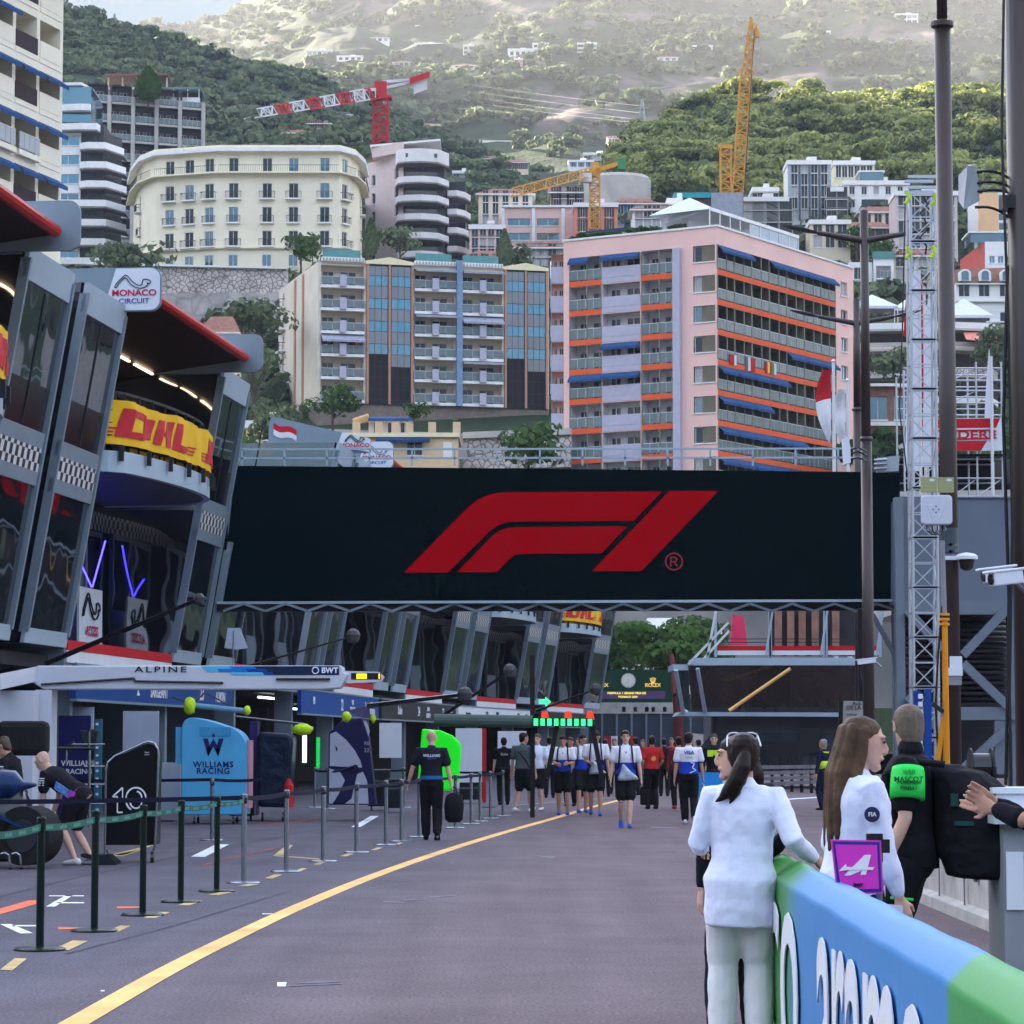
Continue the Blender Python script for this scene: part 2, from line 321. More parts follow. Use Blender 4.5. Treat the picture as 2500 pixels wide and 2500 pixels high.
def surf(px, Y):
    z = terrain(px, Y)
    if 500 <= Y < 1150 and px < 1600: z = max(z, lefthill(px, Y))
    if 430 <= Y < 820 and px > 1300: z = max(z, righthill(px, Y))
    return z
def land(px, py, y0=430):
    """distance at which the line of sight meets the slope"""
    Y = y0
    while Y < 2150 and surf(px, Y) < Zp(py, Y): Y += 8
    return Y
VR = [(1485,1530,330,372),(1584,1650,315,352),(1425,1492,370,402),(1388,1450,390,412),(1128,1250,345,362),(787,858,265,312),(752,806,290,335),(1017,1084,300,328),(940,996,312,332),(822,882,335,356),(600,655,285,312),(690,752,318,352),(1465,1550,440,480),(1340,1430,460,512),(1340,1380,420,470),(1000,1060,345,372),(560,612,255,282),(500,556,296,322),(655,700,256,285),(1172,1216,382,410),(1228,1290,390,420),(1040,1100,382,405),(1105,1150,418,445)]
def free(px, py, r):
    return not any(a-r*.6 < px < b+r*.6 and py+r*1.3 > c and py-r < d-2 for a, b, c, d in VR)
sp = []
for _ in range(3400):
    px = rng.uniform(-60, 2560); Y = rng.uniform(345, 1050); x = (px-1250)/F*Y; r = rng.uniform(2.4, 5.0); z = surf(px, Y)
    py = 1250-F*math.tan(math.atan((z-EYE)/Y)-TH)
    if not free(px, py-r*.4/Y*F, r/Y*F): continue
    sp.append((x, Y, z+r*.4, r, rng.uniform(.8, 1.1)))
tag(scatter('forest', sp, PR_M, LEAF2, rng), kind='stuff', label='bushy green trees on the slope between the hillside villas')
sp = []
for _ in range(6500):
    px = rng.uniform(300, 2560); Y = rng.uniform(1050, 2150); x = (px-1250)/F*Y
    if terr_rock(px, Y) > 0 or MN.noise(Vector((x*.006, Y*.006, 2))) > .3: continue
    r = rng.uniform(2.8, 6.5); sp.append((x, Y, terrain(px, Y)+r*.3, r, rng.uniform(.6, .9)))
tag(scatter('forest', sp, PR_S, LEAF2, rng), kind='stuff', label='hazy trees dotted over the far mountainside')
# haze: closed box of air round camera and scene
sp = []
for _ in range(420):
    px = rng.choice((rng.uniform(100, 700), rng.uniform(440, 690), rng.uniform(2060, 2560))); Y = rng.uniform(270, 372); x = (px-1250)/F*Y; r = rng.uniform(1.4, 3.4)
    if px > 2000 and Y > 345 or (680 < px and Y < 350 and px < 1500): continue
    sp.append((x, Y, surf(px, Y)+r*.5, r, 1.0))
tag(scatter('shrubbery', sp, PR_M, LEAF3, rng), kind='stuff', label='dense green bushes on the banks under the retaining wall')
hz = MB(); hm = bpy.data.materials.new('haze_air'); hm.use_nodes = True; hn = hm.node_tree; hn.nodes.remove(hn.nodes['Principled BSDF'])
pv = hn.nodes.new('ShaderNodeVolumePrincipled'); pv.inputs['Color'].default_value = (.9, .92, .97, 1); pv.inputs['Density'].default_value = .00013; pv.inputs['Anisotropy'].default_value = .0
hn.links.new(pv.outputs[0], hn.nodes['Material Output'].inputs['Volume'])
hz.box(-5600, 5600, -420, 2330, -1, 690, hm); tag(hz.build('haze'), kind='stuff', label='pale evening haze over the bay')
# ------------------------------------------------------------- building kit
GD = mat('window_dark_glass', (.015,.018,.022), .06, 0, 0, spec=.9)
GS = mat('window_sky_glass', (.24,.36,.44), .05, .85, .1, .3)
GC = mat('window_curtain', (.42,.42,.40), .5, 0, .1)
GM = mat('window_mid_glass', (.06,.08,.09), .1, .2, .1)
WHITE = mat('white_render', (.80,.79,.76), .7, var=.06); CREAM = mat('cream_render', (.84,.77,.58), .8, var=.07, scale=.3)
WF = mat('white_frame', (.6,.6,.6), .5, var=0); IRON = mat('dark_iron', (.03,.03,.035), .5, .3, 0)
RAILG = mat('rail_glass', (.17,.21,.21), .15, .1, .15, .5); RAILL = mat('light_rail', (.42,.44,.45), .5, 0, .05)
TILE = mat('roof_tile', (.26,.12,.085), .85, var=.25, scale=1.5, bump=.6, bscale=12)
BLUEA = mat('blue_awning', (.02,.07,.19), .8, var=.15); ORANGE = mat('orange_band', (.72,.115,.035), .6, var=.06)
PINK = mat('pink_render', (.84,.54,.47), .8, var=.06, scale=.2); LAV = mat('lavender_panel', (.46,.44,.53), .7, var=.06)
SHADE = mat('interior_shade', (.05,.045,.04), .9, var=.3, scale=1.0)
crng = random.Random(5)
WC = {}
def window_mesh(w, h, kind, g, shut=None, rev=.22):
    k = (round(w,2), round(h,2), kind, g.name, shut.name if shut else '')
    if k in WC: return WC[k]
    b = MB(); f = .07 if w < 2.5 else .09
    pn = MB(); pn.face([(-w/2,rev,0),(w/2,rev,0),(w/2,rev,h),(-w/2,rev,h)], g)
    fm = {'fr': WF, 'plain': WF, 'dark': IRON, 'band': WF}[kind]
    b.box(-w/2,w/2,rev-.06,rev-.01,0,f,fm); b.box(-w/2,w/2,rev-.06,rev-.01,h-f,h,fm)
    b.box(-w/2,-w/2+f,rev-.06,rev-.01,f,h-f,fm); b.box(w/2-f,w/2,rev-.06,rev-.01,f,h-f,fm)
    n = {'fr': 1, 'plain': 0, 'dark': 1, 'band': max(1, int(w/1.3)-1)}[kind]
    for i in range(n): c = -w/2+(i+1)*w/(n+1); b.box(c-f/2,c+f/2,rev-.06,rev-.01,f,h-f,fm)
    b.box(-w/2-.08,w/2+.08,-.1,.04,-.1,-.003,WHITE)
    if shut:
        for s in (-1, 1):
            x0, x1 = sorted((s*w/2, s*(w/2+w*.46))); b.box(x0,x1,-.07,-.012,0,h,shut)
            for i in range(6): b.box(x0+.06,x1-.06,-.085,-.072,h*(i+.15)/6,h*(i+.8)/6,shut)
    WC[k] = (b.mesh('window'), pn.mesh('pane')); return WC[k]
def cell_mesh(w, h, d, back, band, bandh, rail, railm, proj=0.0, side=None, door=None, posts=None, planter=None, soffit=None):
    """one balcony storey: recess with its own back wall and glazed doors, slab edge, parapet or railing"""
    k = ('cell', round(w,2), round(h,2), d, back.name, band.name, bandh, rail, railm.name, proj, bool(side), door.name if door else 0, bool(posts), bool(planter))
    if k in WC: return WC[k]
    b = MB(); side = side or back; sf = soffit or side
    dw = w*.34; dh = min(2.15, h*.8); xs = [w*.08, w*.08+dw*.8, w*.5, w*.5+dw*1.1]
    for x0, x1, z0, z1 in ((0,xs[0],0,h),(xs[0],xs[1],dh,h),(xs[1],xs[2],0,h),(xs[2],xs[3],dh,h),(xs[3],w,0,h)):
        b.face([(x0,d,z0),(x1,d,z0),(x1,d,z1),(x0,d,z1)], back)
    for i in (0, 2):
        b.face([(xs[i],d+.12,0),(xs[i+1],d+.12,0),(xs[i+1],d+.12,dh),(xs[i],d+.12,dh)], door or GD)
        for x in (xs[i], (xs[i]+xs[i+1])/2-.04, xs[i+1]-.08): b.box(x,x+.08,d+.02,d+.1,0,dh,WF)
        b.box(xs[i],xs[i+1],d+.01,d+.11,dh-.08,dh,WF)
    b.face([(0,0,0),(0,d,0),(0,d,h),(0,0,h)], side); b.face([(w,0,0),(w,0,h),(w,d,h),(w,d,0)], side)
    b.face([(0,0,h),(0,d,h),(w,d,h),(w,0,h)], sf); b.face([(0,-proj,0),(w,-proj,0),(w,d,0),(0,d,0)], side)
    e = .03
    b.box(-e,w+e,-proj-.04,-.004 if proj < .05 else .05,-bandh,.02,band)
    m0, b = b, MB()
    if rail == 'solid': b.box(-e,w+e,-proj-.06,-proj+.08,.021,1.0,railm)
    else:
        b.box(.02,w-.02,-proj-.03,-proj+.03,1.0,1.06,WF if rail == 'glass' else railm); b.box(.02,w-.02,-proj-.02,-proj+.02,.1,.14,railm)
        if rail == 'glass':
            b.box(.05,w-.05,-proj-.012,-proj+.012,.16,.99,railm)
            for i in range(1, 4): b.box(w*i/4-.03,w*i/4+.03,-proj-.03,-proj+.03,.15,.99,RAILL)
        else:
            n = int(w/.22)
            for i in range(n+1): x = .03+(w-.06)*i/n; b.box(x-.015,x+.015,-proj-.015,-proj+.015,.15,.99,railm)
    if proj > .3:
        for x in (0, w): b.box(x-.05,x+.05,-proj+.09,-.01,.03,1.0,railm if rail == 'solid' else RAILL)
    rl, b = b, m0
    if posts:
        for x in (.03, w*.55, w-.03): b.box(x-.05,x+.05,-.05,.05,.03,h-.01,posts)
    if planter: b.box(w*.5-.45,w*.5+.35,-proj-.38,-proj-.08,-.15,1.25,planter)
    WC[k] = (b.mesh('balcony'), rl.mesh('railing')); return WC[k]
class Bd:
    def __init__(s, name, label, cat='building', loc=None, group=None):
        s.root = thing(name, label, cat, loc, 0, group); s.mb = MB(); s.o = Vector(loc)
    def wall(s, P, Q, z0, z1, m, holes=(), rev=.3):
        P, Q = Vector((P[0],P[1],0)), Vector((Q[0],Q[1],0)); L = (Q-P).length; d = (Q-P)/L; n = Vector((-d.y, d.x, 0))
        pt = lambda u, z, y=0: P+d*u+n*y+Vector((0,0,z))
        us = sorted({0.0, L, *[min(L,max(0,h[0])) for h in holes], *[min(L,max(0,h[1])) for h in holes]}); zs = sorted({z0, z1, *[max(z0,h[2]) for h in holes], *[min(z1,h[3]) for h in holes]})
        for a, b in zip(us[:-1], us[1:]):
            run = None
            for c, e in zip(zs[:-1], zs[1:]):
                um, zm = (a+b)/2, (c+e)/2
                if any(h[0] < um < h[1] and h[2] < zm < h[3] for h in holes):
                    if run is not None: s.mb.face([pt(a,run),pt(b,run),pt(b,c),pt(a,c)], m); run = None
                elif run is None: run = c
            if run is not None: s.mb.face([pt(a,run),pt(b,run),pt(b,z1),pt(a,z1)], m)
        for h in holes:
            if len(h) > 4 and h[4] == 'open': continue
            a, b, c, e = h[:4]
            s.mb.face([pt(a,c),pt(a,c,rev),pt(a,e,rev),pt(a,e)], m); s.mb.face([pt(b,c),pt(b,e),pt(b,e,rev),pt(b,c,rev)], m)
            s.mb.face([pt(a,e),pt(a,e,rev),pt(b,e,rev),pt(b,e)], m); s.mb.face([pt(a,c),pt(b,c),pt(b,c,rev),pt(a,c,rev)], m)
        return L
    def put(s, me, name, P, Q, u, z):
        P, Q = Vector((P[0],P[1],0)), Vector((Q[0],Q[1],0)); d = (Q-P).normalized()
        sub = None
        if isinstance(me, tuple): me, sub = me
        o = bpy.data.objects.new(name, me); COL.objects.link(o); o.parent = s.root
        if sub: c = bpy.data.objects.new(sub.name.split('.')[0], sub); COL.objects.link(c); c.parent = o
        o.location = P+d*u+Vector((0,0,z))-s.o; o.rotation_euler = (0,0,math.atan2(d.y,d.x)); return o
    def windows(s, P, Q, z0, z1, m, cols, rows, w, h, kind='fr', glass=(GD,GD,GS,GC), shut=None, extra=(), balc=None, every=None):
        """cols: centres along the wall; rows: sill heights"""
        H = [(c-w/2, c+w/2, r, r+h) for c in cols for r in rows]
        s.wall(P, Q, z0, z1, m, H+list(extra))
        for j, r in enumerate(rows):
            for i, c in enumerate(cols):
                s.put(window_mesh(w, h, kind, crng.choice(glass), shut), 'window', P, Q, c, r)
                if balc and (every is None or every(i, j)): s.put(balc, 'balcony', P, Q, c, r)
    def box(s, P, Q, depth, z0, z1, m, front=True, roofm=None):
        """side, back walls and flat roof behind a front P-Q"""
        P, Q = Vector((P[0],P[1],0)), Vector((Q[0],Q[1],0)); d = (Q-P).normalized(); n = Vector((-d.y,d.x,0))*depth; Z0, Z1 = Vector((0,0,z0)), Vector((0,0,z1))
        if front: s.mb.face([P+Z0,Q+Z0,Q+Z1,P+Z1], m)
        s.mb.face([Q+Z0,Q+n+Z0,Q+n+Z1,Q+Z1], m); s.mb.face([P+n+Z0,P+Z0,P+Z1,P+n+Z1], m); s.mb.face([Q+n+Z0,P+n+Z0,P+n+Z1,Q+n+Z1], m)
        s.mb.face([P+Z1,Q+Z1,Q+n+Z1,P+n+Z1], roofm or m)
    def hip(s, P, Q, depth, z, rise, m, over=.5, gable=False):
        P, Q = Vector((P[0],P[1],0)), Vector((Q[0],Q[1],0)); L = (Q-P).length; d = (Q-P)/L; n = Vector((-d.y,d.x,0))
        A, B, C, D = P-d*over-n*over, Q+d*over-n*over, Q+d*over+n*(depth+over), P-d*over+n*(depth+over); zz = Vector((0,0,z)); up = Vector((0,0,z+rise))
        b = MB(); i = 0 if gable else min(depth/2+over, L*.3); R0 = P-d*over+d*i+n*depth/2+up; R1 = Q+d*over-d*i+n*depth/2+up
        b.face([A+zz,B+zz,R1,R0], m); b.face([C+zz,D+zz,R0,R1], m); b.face([B+zz,C+zz,R1], m); b.face([D+zz,A+zz,R0], m)
        lo = Vector((0,0,-.18)); e = WHITE
        for X, Y in ((A,B),(B,C),(C,D),(D,A)): b.face([X+zz+lo,Y+zz+lo,Y+zz,X+zz], e)
        b.face([D+zz+lo,C+zz+lo,B+zz+lo,A+zz+lo], e); return b.build('roof', s.root)
    def part(s, name, fn):
        b = MB(); fn(b); return b.build(name, s.root)
    def done(s, name='wall'): return s.mb.build(name, s.root)
def even(n, L, off=0.0): return [off+(L-2*off)*(i+.5)/n for i in range(n)]
def balc_mesh(w, d, railm, kind='bars', slab=WHITE):
    k = ('b', round(w,2), d, railm.name, kind, slab.name)
    if k in WC: return WC[k]
    b = MB(); b.box(-w/2,w/2,-d,0,-.22,-.02,slab)
    if kind == 'bars':
        b.box(-w/2,w/2,-d-.02,-d+.03,.9,.96,railm); n = int(w/.16)
        for i in range(n+1): x = -w/2+.02+(w-.04)*i/n; b.box(x-.014,x+.014,-d,-d+.02,-.019,.9,railm)
        for s in (-1, 1): b.box(s*w/2-.03,s*w/2+.03,-d+.031,0,.88,.95,railm); b.box(s*w/2-.02,s*w/2+.02,-d*.5,-d*.5+.04,-.019,.88,railm)
    else: b.box(-w/2,w/2,-d,-d+.1,-.019,.95,railm)
    WC[k] = b.mesh('balcony'); return WC[k]
def house(px0, px1, pyt, pyb, Y, wm, roof, nx, ny, label, shut=None, cat='house', name='house', ww=None, wh=None, kind='fr', glass=(GD,GD,GC,GM), yaw=0.0, depth=None, rise=None, sill=.3, group=None):
    P = W(px0, pyb, Y); Q = W(px1, pyb, Y+yaw); zt = Zp(pyt, Y); zb = P.z; z0 = zb-(14 if Y < 300 else 6); L = math.hypot(Q.x-P.x, Q.y-P.y); H = zt-zb
    b = Bd(name, label, cat, (P.x, Y, zb), group); fh = H/ny; w = ww or min(1.3, L/nx*.45); h = wh or min(1.9, fh*.62)
    b.windows(P, Q, z0, zt, wm, even(nx, L, L*.04), [zb+fh*j+fh*sill for j in range(ny)], w, h, kind, glass, shut)
    dp = depth or max(7, min(14, L*.6)); b.box(P, Q, dp, z0, zt, wm, False)
    b.done()
    if roof == 'hip' or roof == 'gable': b.hip(P, Q, dp, zt+.005, rise or min(2.6, dp*.22), TILE, gable=(roof == 'gable'))
    else:
        d = (Vector((Q.x-P.x, Q.y-P.y, 0))).normalized(); n = Vector((-d.y, d.x, 0)); O = Vector((P.x, P.y, 0))
        def f(m):
            for a, c in (((-.15,-.15),(L+.15,-.15)), ((L,0.1),(L,dp)), ((0,.1),(0,dp))):
                m.beam(O+d*a[0]+n*a[1]+Vector((0,0,zt+.35)), O+d*c[0]+n*c[1]+Vector((0,0,zt+.35)), .3, .7, WHITE)
            m.cb(O+d*L*.6+n*dp*.5+Vector((0,0,zt+.9)), L*.22, dp*.3, 1.8, WHITE)
        b.part('parapet', f)
    return b
# ------------------------------------------------------------- hillside and town houses (px0, px1, top, base, distance ...)
MW = mat('pale_render', (.76,.75,.71), .8, var=.07, scale=.3); PK = mat('pale_pink_render', (.74,.52,.46), .8, var=.07, scale=.3); SAL = mat('salmon_render', (.70,.27,.20), .8, var=.07)
BEI = mat('beige_render', (.72,.61,.45), .8, var=.08, scale=.3); YEL = mat('yellow_render', (.82,.72,.46), .8, var=.05); MAU = mat('mauve_render', (.60,.49,.46), .8, var=.08, scale=.3)
GRY = mat('grey_concrete', (.46,.43,.39), .85, var=.15, scale=.4); BRK = mat('brown_brick', (.25,.13,.09), .85, var=.2, scale=2)
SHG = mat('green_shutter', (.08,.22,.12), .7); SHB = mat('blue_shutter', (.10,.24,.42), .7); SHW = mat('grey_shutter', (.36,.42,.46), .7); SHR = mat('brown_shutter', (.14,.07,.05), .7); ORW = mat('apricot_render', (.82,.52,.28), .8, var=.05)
def YT(py): return interp(-py, [(-e, a) for a, e in TER])
HL = [
 (1924,2030,402,548,455,MW,'flat',4,5,'tall pale blue house with grey shutters in five rows',SHW,1.1),
 (2036,2135,403,446,463,YEL,'flat',6,1,'pale yellow house with blank upper wall behind the white villa',None,.9),
 (2030,2058,468,545,448,MAU,'flat',1,3,'narrow grey annex between the pale blue house and the white villa',None,3.4),
 (2100,2215,518,566,440,BEI,'hip',4,1,'low beige house with brown roof under the white villa',None,1.2),
 (1978,2076,548,615,427,BEI,'flat',3,2,'beige terraced house with a dark roof terrace left of the red hipped roof',None,1.4),
 (2188,2340,478,720,424,MAU,'flat',5,7,'big mauve apartment block behind the lattice tower',None,1.6),
 (2180,2300,625,735,411,BEI,'hip',4,3,'beige villa with a small red roof behind the lattice tower',None,1.3),
 (1812,1925,492,580,446,GRY,'flat',3,3,'grey and brown modern block right of the yellow crane',None,4.2),
 (1500,1602,497,570,452,YEL,'hip',4,2,'cream house with pale blue shutters and a wide brown roof',SHB,1.0),
 (1402,1508,506,575,440,SAL,'flat',3,2,'salmon red building behind the small yellow crane',SHR,.8),
 (1168,1300,474,560,455,BEI,'hip',5,3,'sandy villa with a brown roof at the left of the pink school',None,1.0),
 (1345,1428,470,512,470,BEI,'gable',4,2,'beige gabled house left of the small yellow crane',SHR,.9),
 (1146,1232,560,640,425,PK,'flat',4,3,'pale pink wing left of the pink school',None,1.0),
 (1138,1256,628,700,400,SAL,'hip',4,2,'pink villa with a red roof below the pink school',None,1.2),
 (1258,1382,605,700,405,MW,'hip',6,3,'long white terrace of houses under a red roof',None,1.2),
 (1545,1660,512,570,418,MW,'hip',5,2,'low white house with a red roof at the foot of the pine wood',None,1.2),
 (1485,1530,338,372,None,ORW,'gable',3,2,'peach gabled villa below the pylon',SHR,.8),
 (1584,1650,325,352,None,MW,'hip',3,1,'white villa with a wide low roof right of the pylon',None,1.6),
 (1425,1492,378,402,None,MW,'flat',4,1,'white flat-roofed villa with deep terraces above the blue shuttered house',None,2.6),
 (1388,1450,396,412,None,MW,'flat',3,1,'small white house with three bright blue shutters',SHB,1.0),
 (1128,1250,348,362,None,MW,'flat',6,1,'long low white villa among the trees left of the blue shuttered house',None,2.2),
 (787,858,280,312,None,CREAM,'hip',3,2,'cream villa with blue shutters just left of the red crane mast',SHB,1.1),
 (752,806,302,335,None,BEI,'hip',3,2,'sandy house with red roof and brown shutters below the cream villa',SHR,1.0),
 (1017,1084,308,328,None,BEI,'hip',4,1,'beige bungalow with a tiled roof right of the red crane mast',None,1.2),
 (940,996,318,332,None,SAL,'hip',3,1,'small reddish house beside the red crane mast',None,1.0),
 (822,882,338,356,None,MW,'flat',4,1,'white terrace house above the roof of the cream hotel',None,1.4),
 (600,655,290,312,None,MW,'hip',3,1,'small pale house under the tip of the red crane jib',None,1.0),
 (690,752,325,352,None,PK,'hip',4,1,'low pink house among trees above the cream hotel',None,1.0),
 (1300,1340,108,130,None,MW,'flat',3,2,'white cube villa high on the hazy slope',None,1.6),
 (1240,1302,122,140,None,MW,'flat',4,1,'long white villa stepping down left of the cube villa',None,1.8),
 (1130,1158,113,145,None,MW,'flat',2,3,'narrow white three storey house high on the slope',None,2.0),
 (1255,1276,146,170,None,SAL,'flat',2,2,'tiny bright pink house on the hazy slope',None,1.4),
 (1215,1254,154,166,None,MW,'hip',3,1,'pale cottage beside the tiny pink house',None,1.4),
 (1410,1457,108,140,None,MW,'flat',3,3,'white stacked terrace villa alone on the hazy slope',None,3.4),
 (1012,1080,108,122,None,MW,'flat',4,1,'low white villa above the red crane counter jib',None,2.4),
 (748,812,124,140,None,BEI,'flat',5,1,'long beige house on the slope above the red crane jib',None,1.8),
 (822,886,139,150,None,MW,'flat',4,1,'long white house right of the beige one on the slope',None,1.8),
 (1105,1162,160,172,None,MW,'hip',3,1,'white bungalow above the power lines',None,1.8),
 (1692,1740,114,128,None,MW,'flat',3,1,'pale villa far up the slope left of the tall yellow crane',None,2.0),
 (2064,2097,26,42,None,BEI,'hip',3,1,'ochre house near the top edge of the picture',None,1.8),
 (2186,2242,36,60,None,MW,'flat',4,2,'white modern house near the top edge of the picture beside the dark pole',None,2.4),
 (1990,2028,78,88,None,MW,'flat',3,1,'small white house on the mountain between the two roof line villas',None,2.0),
 (1000,1060,352,372,None,MW,'flat',4,1,'white hillside bungalow above the curved balcony tower',None,1.8),(560,612,264,282,None,BEI,'hip',3,1,'ochre cottage under the middle of the red crane jib',None,1.0),(500,556,303,322,None,SAL,'hip',3,1,'reddish cottage above the left end of the cream hotel',None,1.0),(655,700,264,285,None,CREAM,'hip',2,2,'small cream house left of the sandy one below the red crane',SHB,.9),(1172,1216,388,410,None,MW,'hip',3,1,'white cottage under the small yellow crane jib tip',None,1.0),(1228,1290,397,420,None,BEI,'hip',4,1,'tan cottage over the small yellow crane jib',SHR,1.0),(1040,1100,388,405,None,PK,'hip',3,1,'pink cottage right of the curved balcony tower',None,1.2),(1105,1150,424,445,None,MW,'flat',3,1,'white box house right of the pink cottage',None,1.4),(640,690,100,112,None,MW,'hip',3,1,'leftmost small house on the far hazy mountain',None,2),(1505,1560,110,122,None,BEI,'flat',3,1,'low ochre villa right of the stacked terrace villa',None,2),(1605,1655,140,152,None,MW,'hip',3,1,'white villa between the two low ochre mountain villas',None,2),(905,950,92,104,None,MW,'hip',3,1,'pale house high above the red crane counterweight',None,2),(1015,1050,62,72,None,BEI,'hip',2,1,'highest small house left of the mountain centre',None,2),(1905,1950,150,162,None,BEI,'hip',3,1,'ochre house on the slope right of the tall crane top',None,2),(960,1000,152,164,None,PK,'hip',3,1,'pinkish house directly above the red crane tip',None,2),
 (1300,1352,862,0,0,0,0,0,0,'',None,0)]
for px0, px1, a, b, Y, wm, roof, nx, ny, lab, sh, ww in HL:
    if not lab: continue
    if Y is None: Y = land((px0+px1)/2, b, 500)
    house(px0, px1, a, b, Y, wm, roof, nx, ny, lab, sh, ww=ww, cat='house' if (b-a)/7000*Y < 14 else 'apartment block', wh=(2.0 if Y < 1000 else None), group='houses on the hillside' if Y > 500 else 'houses of the upper town')
# white modern villa with terrace
b = house(2060, 2220, 452, 548, 450, WHITE, 'flat', 5, 3, 'large white modern villa with a long central balcony and glass roof terrace', ww=.9, wh=1.3, cat='villa', name='villa')
P = W(2060, 452, 450)
def f(m): m.box(P.x+2.6,P.x+6.4,450.5,456,P.z+.8,P.z+2.2,GS); m.box(P.x+2.4,P.x+6.6,450.3,456.3,P.z+2.2,P.z+2.45,WHITE); m.box(P.x+3.2,P.x+6.6,449.9,450.08,P.z-3.9,P.z-2.3,GM); m.box(P.x+3,P.x+6.8,449.7,449.98,P.z-4.9,P.z-4.1,WHITE)
b.part('roof_terrace', f)
# red hipped house with green shutters
house(2060, 2186, 556, 640, 432, YEL, 'hip', 4, 2, 'cream villa with green shutters under a red hipped roof', SHG, cat='villa', name='villa', ww=1.3, wh=1.9, rise=1.5)
# pink school with window bands
P, Q = W(1228, 620, 445), W(1405, 620, 445); b = Bd('school_building', 'pale pink building with white pilasters and long window bands', 'building', (P.x,445,P.z)); zt = Zp(507,445); L = Q.x-P.x
b.windows(P, Q, P.z-8, zt, PK, [L*.22, L*.62], [zt-2.9, zt-5.2, zt-7.4], L*.32, 1.2, 'band', (GS,GS)); b.box(P,Q,12,P.z-8,zt,PK,False)
b.windows((P.x+L+.02,445), (P.x+L+3,445), P.z-8, zt, PK, [1.4], [zt-2.9, zt-5.2], 1.5, 1.2, 'fr', (GC,)); b.done()
def f(m):
    for k in (0, .42, .83, 1.0): m.box(P.x+L*k-.25,P.x+L*k+.25,444.7,444.99,P.z-8,zt-.1,WHITE)
    m.box(P.x-.2,P.x+L+3.2,444.6,457,zt+.01,zt+.35,WHITE)
b.part('pilaster', f)
# round reservoir
m_ = MB(); C = W(1507, 480, 470); t = thing('water_reservoir', 'round ivy grey stone reservoir behind the small yellow crane', 'reservoir', tuple(C))
m_.lathe([(5.6,-4),(5.6,2.6),(5.2,3.1),(0.1,3.5)], GRY, tuple(C), 24); m_.build('tank_wall', t); 
def tree(name, label, px, pyb, Y, h, r, kind='round', m=None, trunk_r=None, n=700, cat='tree', group=None, seed=0, lz=None):
    rg = random.Random(seed*7+3); P = W(px, pyb, Y); t = thing(name, label, cat, tuple(P), 0, group); b = MB(); BARK = mat('bark', (.09,.06,.045), .9, var=.3, scale=3, bump=.5)
    tr = trunk_r or h*.03; ch = h*.45 if kind in ('umbrella',) else h*.12
    top = P+Vector((rg.uniform(-.05,.05)*h, 0, h*.72)); mid = P+Vector((rg.uniform(-.03,.03)*h, 0, ch))
    b.tube(P-Vector((0,0,1)), mid, tr, BARK, tr*.75); b.tube(mid, top, tr*.75, BARK, tr*.3)
    if kind != 'cypress':
        for k in range(7):
            a = k*.9+rg.uniform(-.3,.3); q = mid+Vector((math.cos(a)*r*.7, math.sin(a)*r*.7, (h-ch)*rg.uniform(.3,.62))); b.tube(mid+Vector((0,0,(h-ch)*.06*k*.5)), q, tr*.4, BARK, tr*.12, 5)
    b.build('trunk', t)
    lv = n
    if kind == 'cypress':
        V = []
        for i in range(lv):
            z = rg.random(); rr = r*math.sin(math.pi*min(1, z*.93+.07)**.75)*rg.uniform(.8,1.1); a = rg.uniform(0,6.28); c = np.array([rr*math.cos(a), rr*math.sin(a), .3+z*(h-.3)])
            u = np.array([-math.sin(a), math.cos(a), rg.uniform(-.3,.3)]); w = np.array([math.cos(a)*.35, math.sin(a)*.35, 1.0]); s = r*.28
            V += [c-u*s, c+u*s, c+u*s*.4+w*s*1.6, c-u*s*.4+w*s*1.5]
        V = np.array(V)
        o = scatter('crown', [(P.x,P.y,P.z,1,1)], [V], m or LEAF2, rg)
    else:
        fl = .55 if kind == 'umbrella' else .85; pr = crown(n, fl, (.036 if n > 1500 else .075) if n > 450 else .13, rg, 13 if n > 450 else 7)
        o = scatter('crown', [(top.x, top.y, P.z+h-r*fl*(.75 if kind == 'umbrella' else 1), r, 1)], [pr], m or LEAF, rg)
    o.parent = t; iv = RM[t.name].inverted(); o.matrix_basis = iv; return t
# ------------------------------------------------------------- cream hotel with rounded ends
def arc_pts(pts): return [(Xp(px, Y, 480), Y) for px, Y in pts]
Y4 = 400; zt = Zp(372, Y4); zg = Zp(645, Y4); FH = 3.42
seg = arc_pts([(326,424),(334,414),(352,407),(384,403),(535,400),(828,400),(856,402.5),(876,408),(884,418)])
h4 = Bd('hotel_building', 'large cream hotel with rounded ends and rows of small iron balconies', 'hotel', (seg[4][0], Y4, zg))
rows = [zt-3.0, zt-6.6, zt-10.0, zt-13.4]; cols = {3: even(3, 11.3, 1.2)[:3], 4: None}
BR = balc_mesh(2.2, .75, IRON); BR2 = balc_mesh(1.9, .5, IRON)
for i, (P, Q) in enumerate(zip(seg[:-1], seg[1:])):
    L = math.hypot(Q[0]-P[0], Q[1]-P[1])
    cs = {0:[], 1:[L*.5], 2:[], 3:[L*.2,L*.52,L*.84], 4:[L*.12,L*.40,L*.62,L*.88], 5:[L*.5], 6:[], 7:[L*.5]}[i]
    h4.windows(P, Q, zg-3, zt, CREAM, cs, rows, 1.35, 2.2, 'fr', (GD,GS,GM,GD), SHR if False else None)
    for c in cs:
        for j in (1, 2): h4.put(BR if j == 1 else BR2, 'balcony', P, Q, c, rows[j])
        h4.put(BR, 'balcony', P, Q, c, rows[3])
        h4.put(window_mesh(1.3, 1.7, 'fr', GS), 'window', P, Q, c, rows[3]-2.9).location += Vector((0,-.24,0))
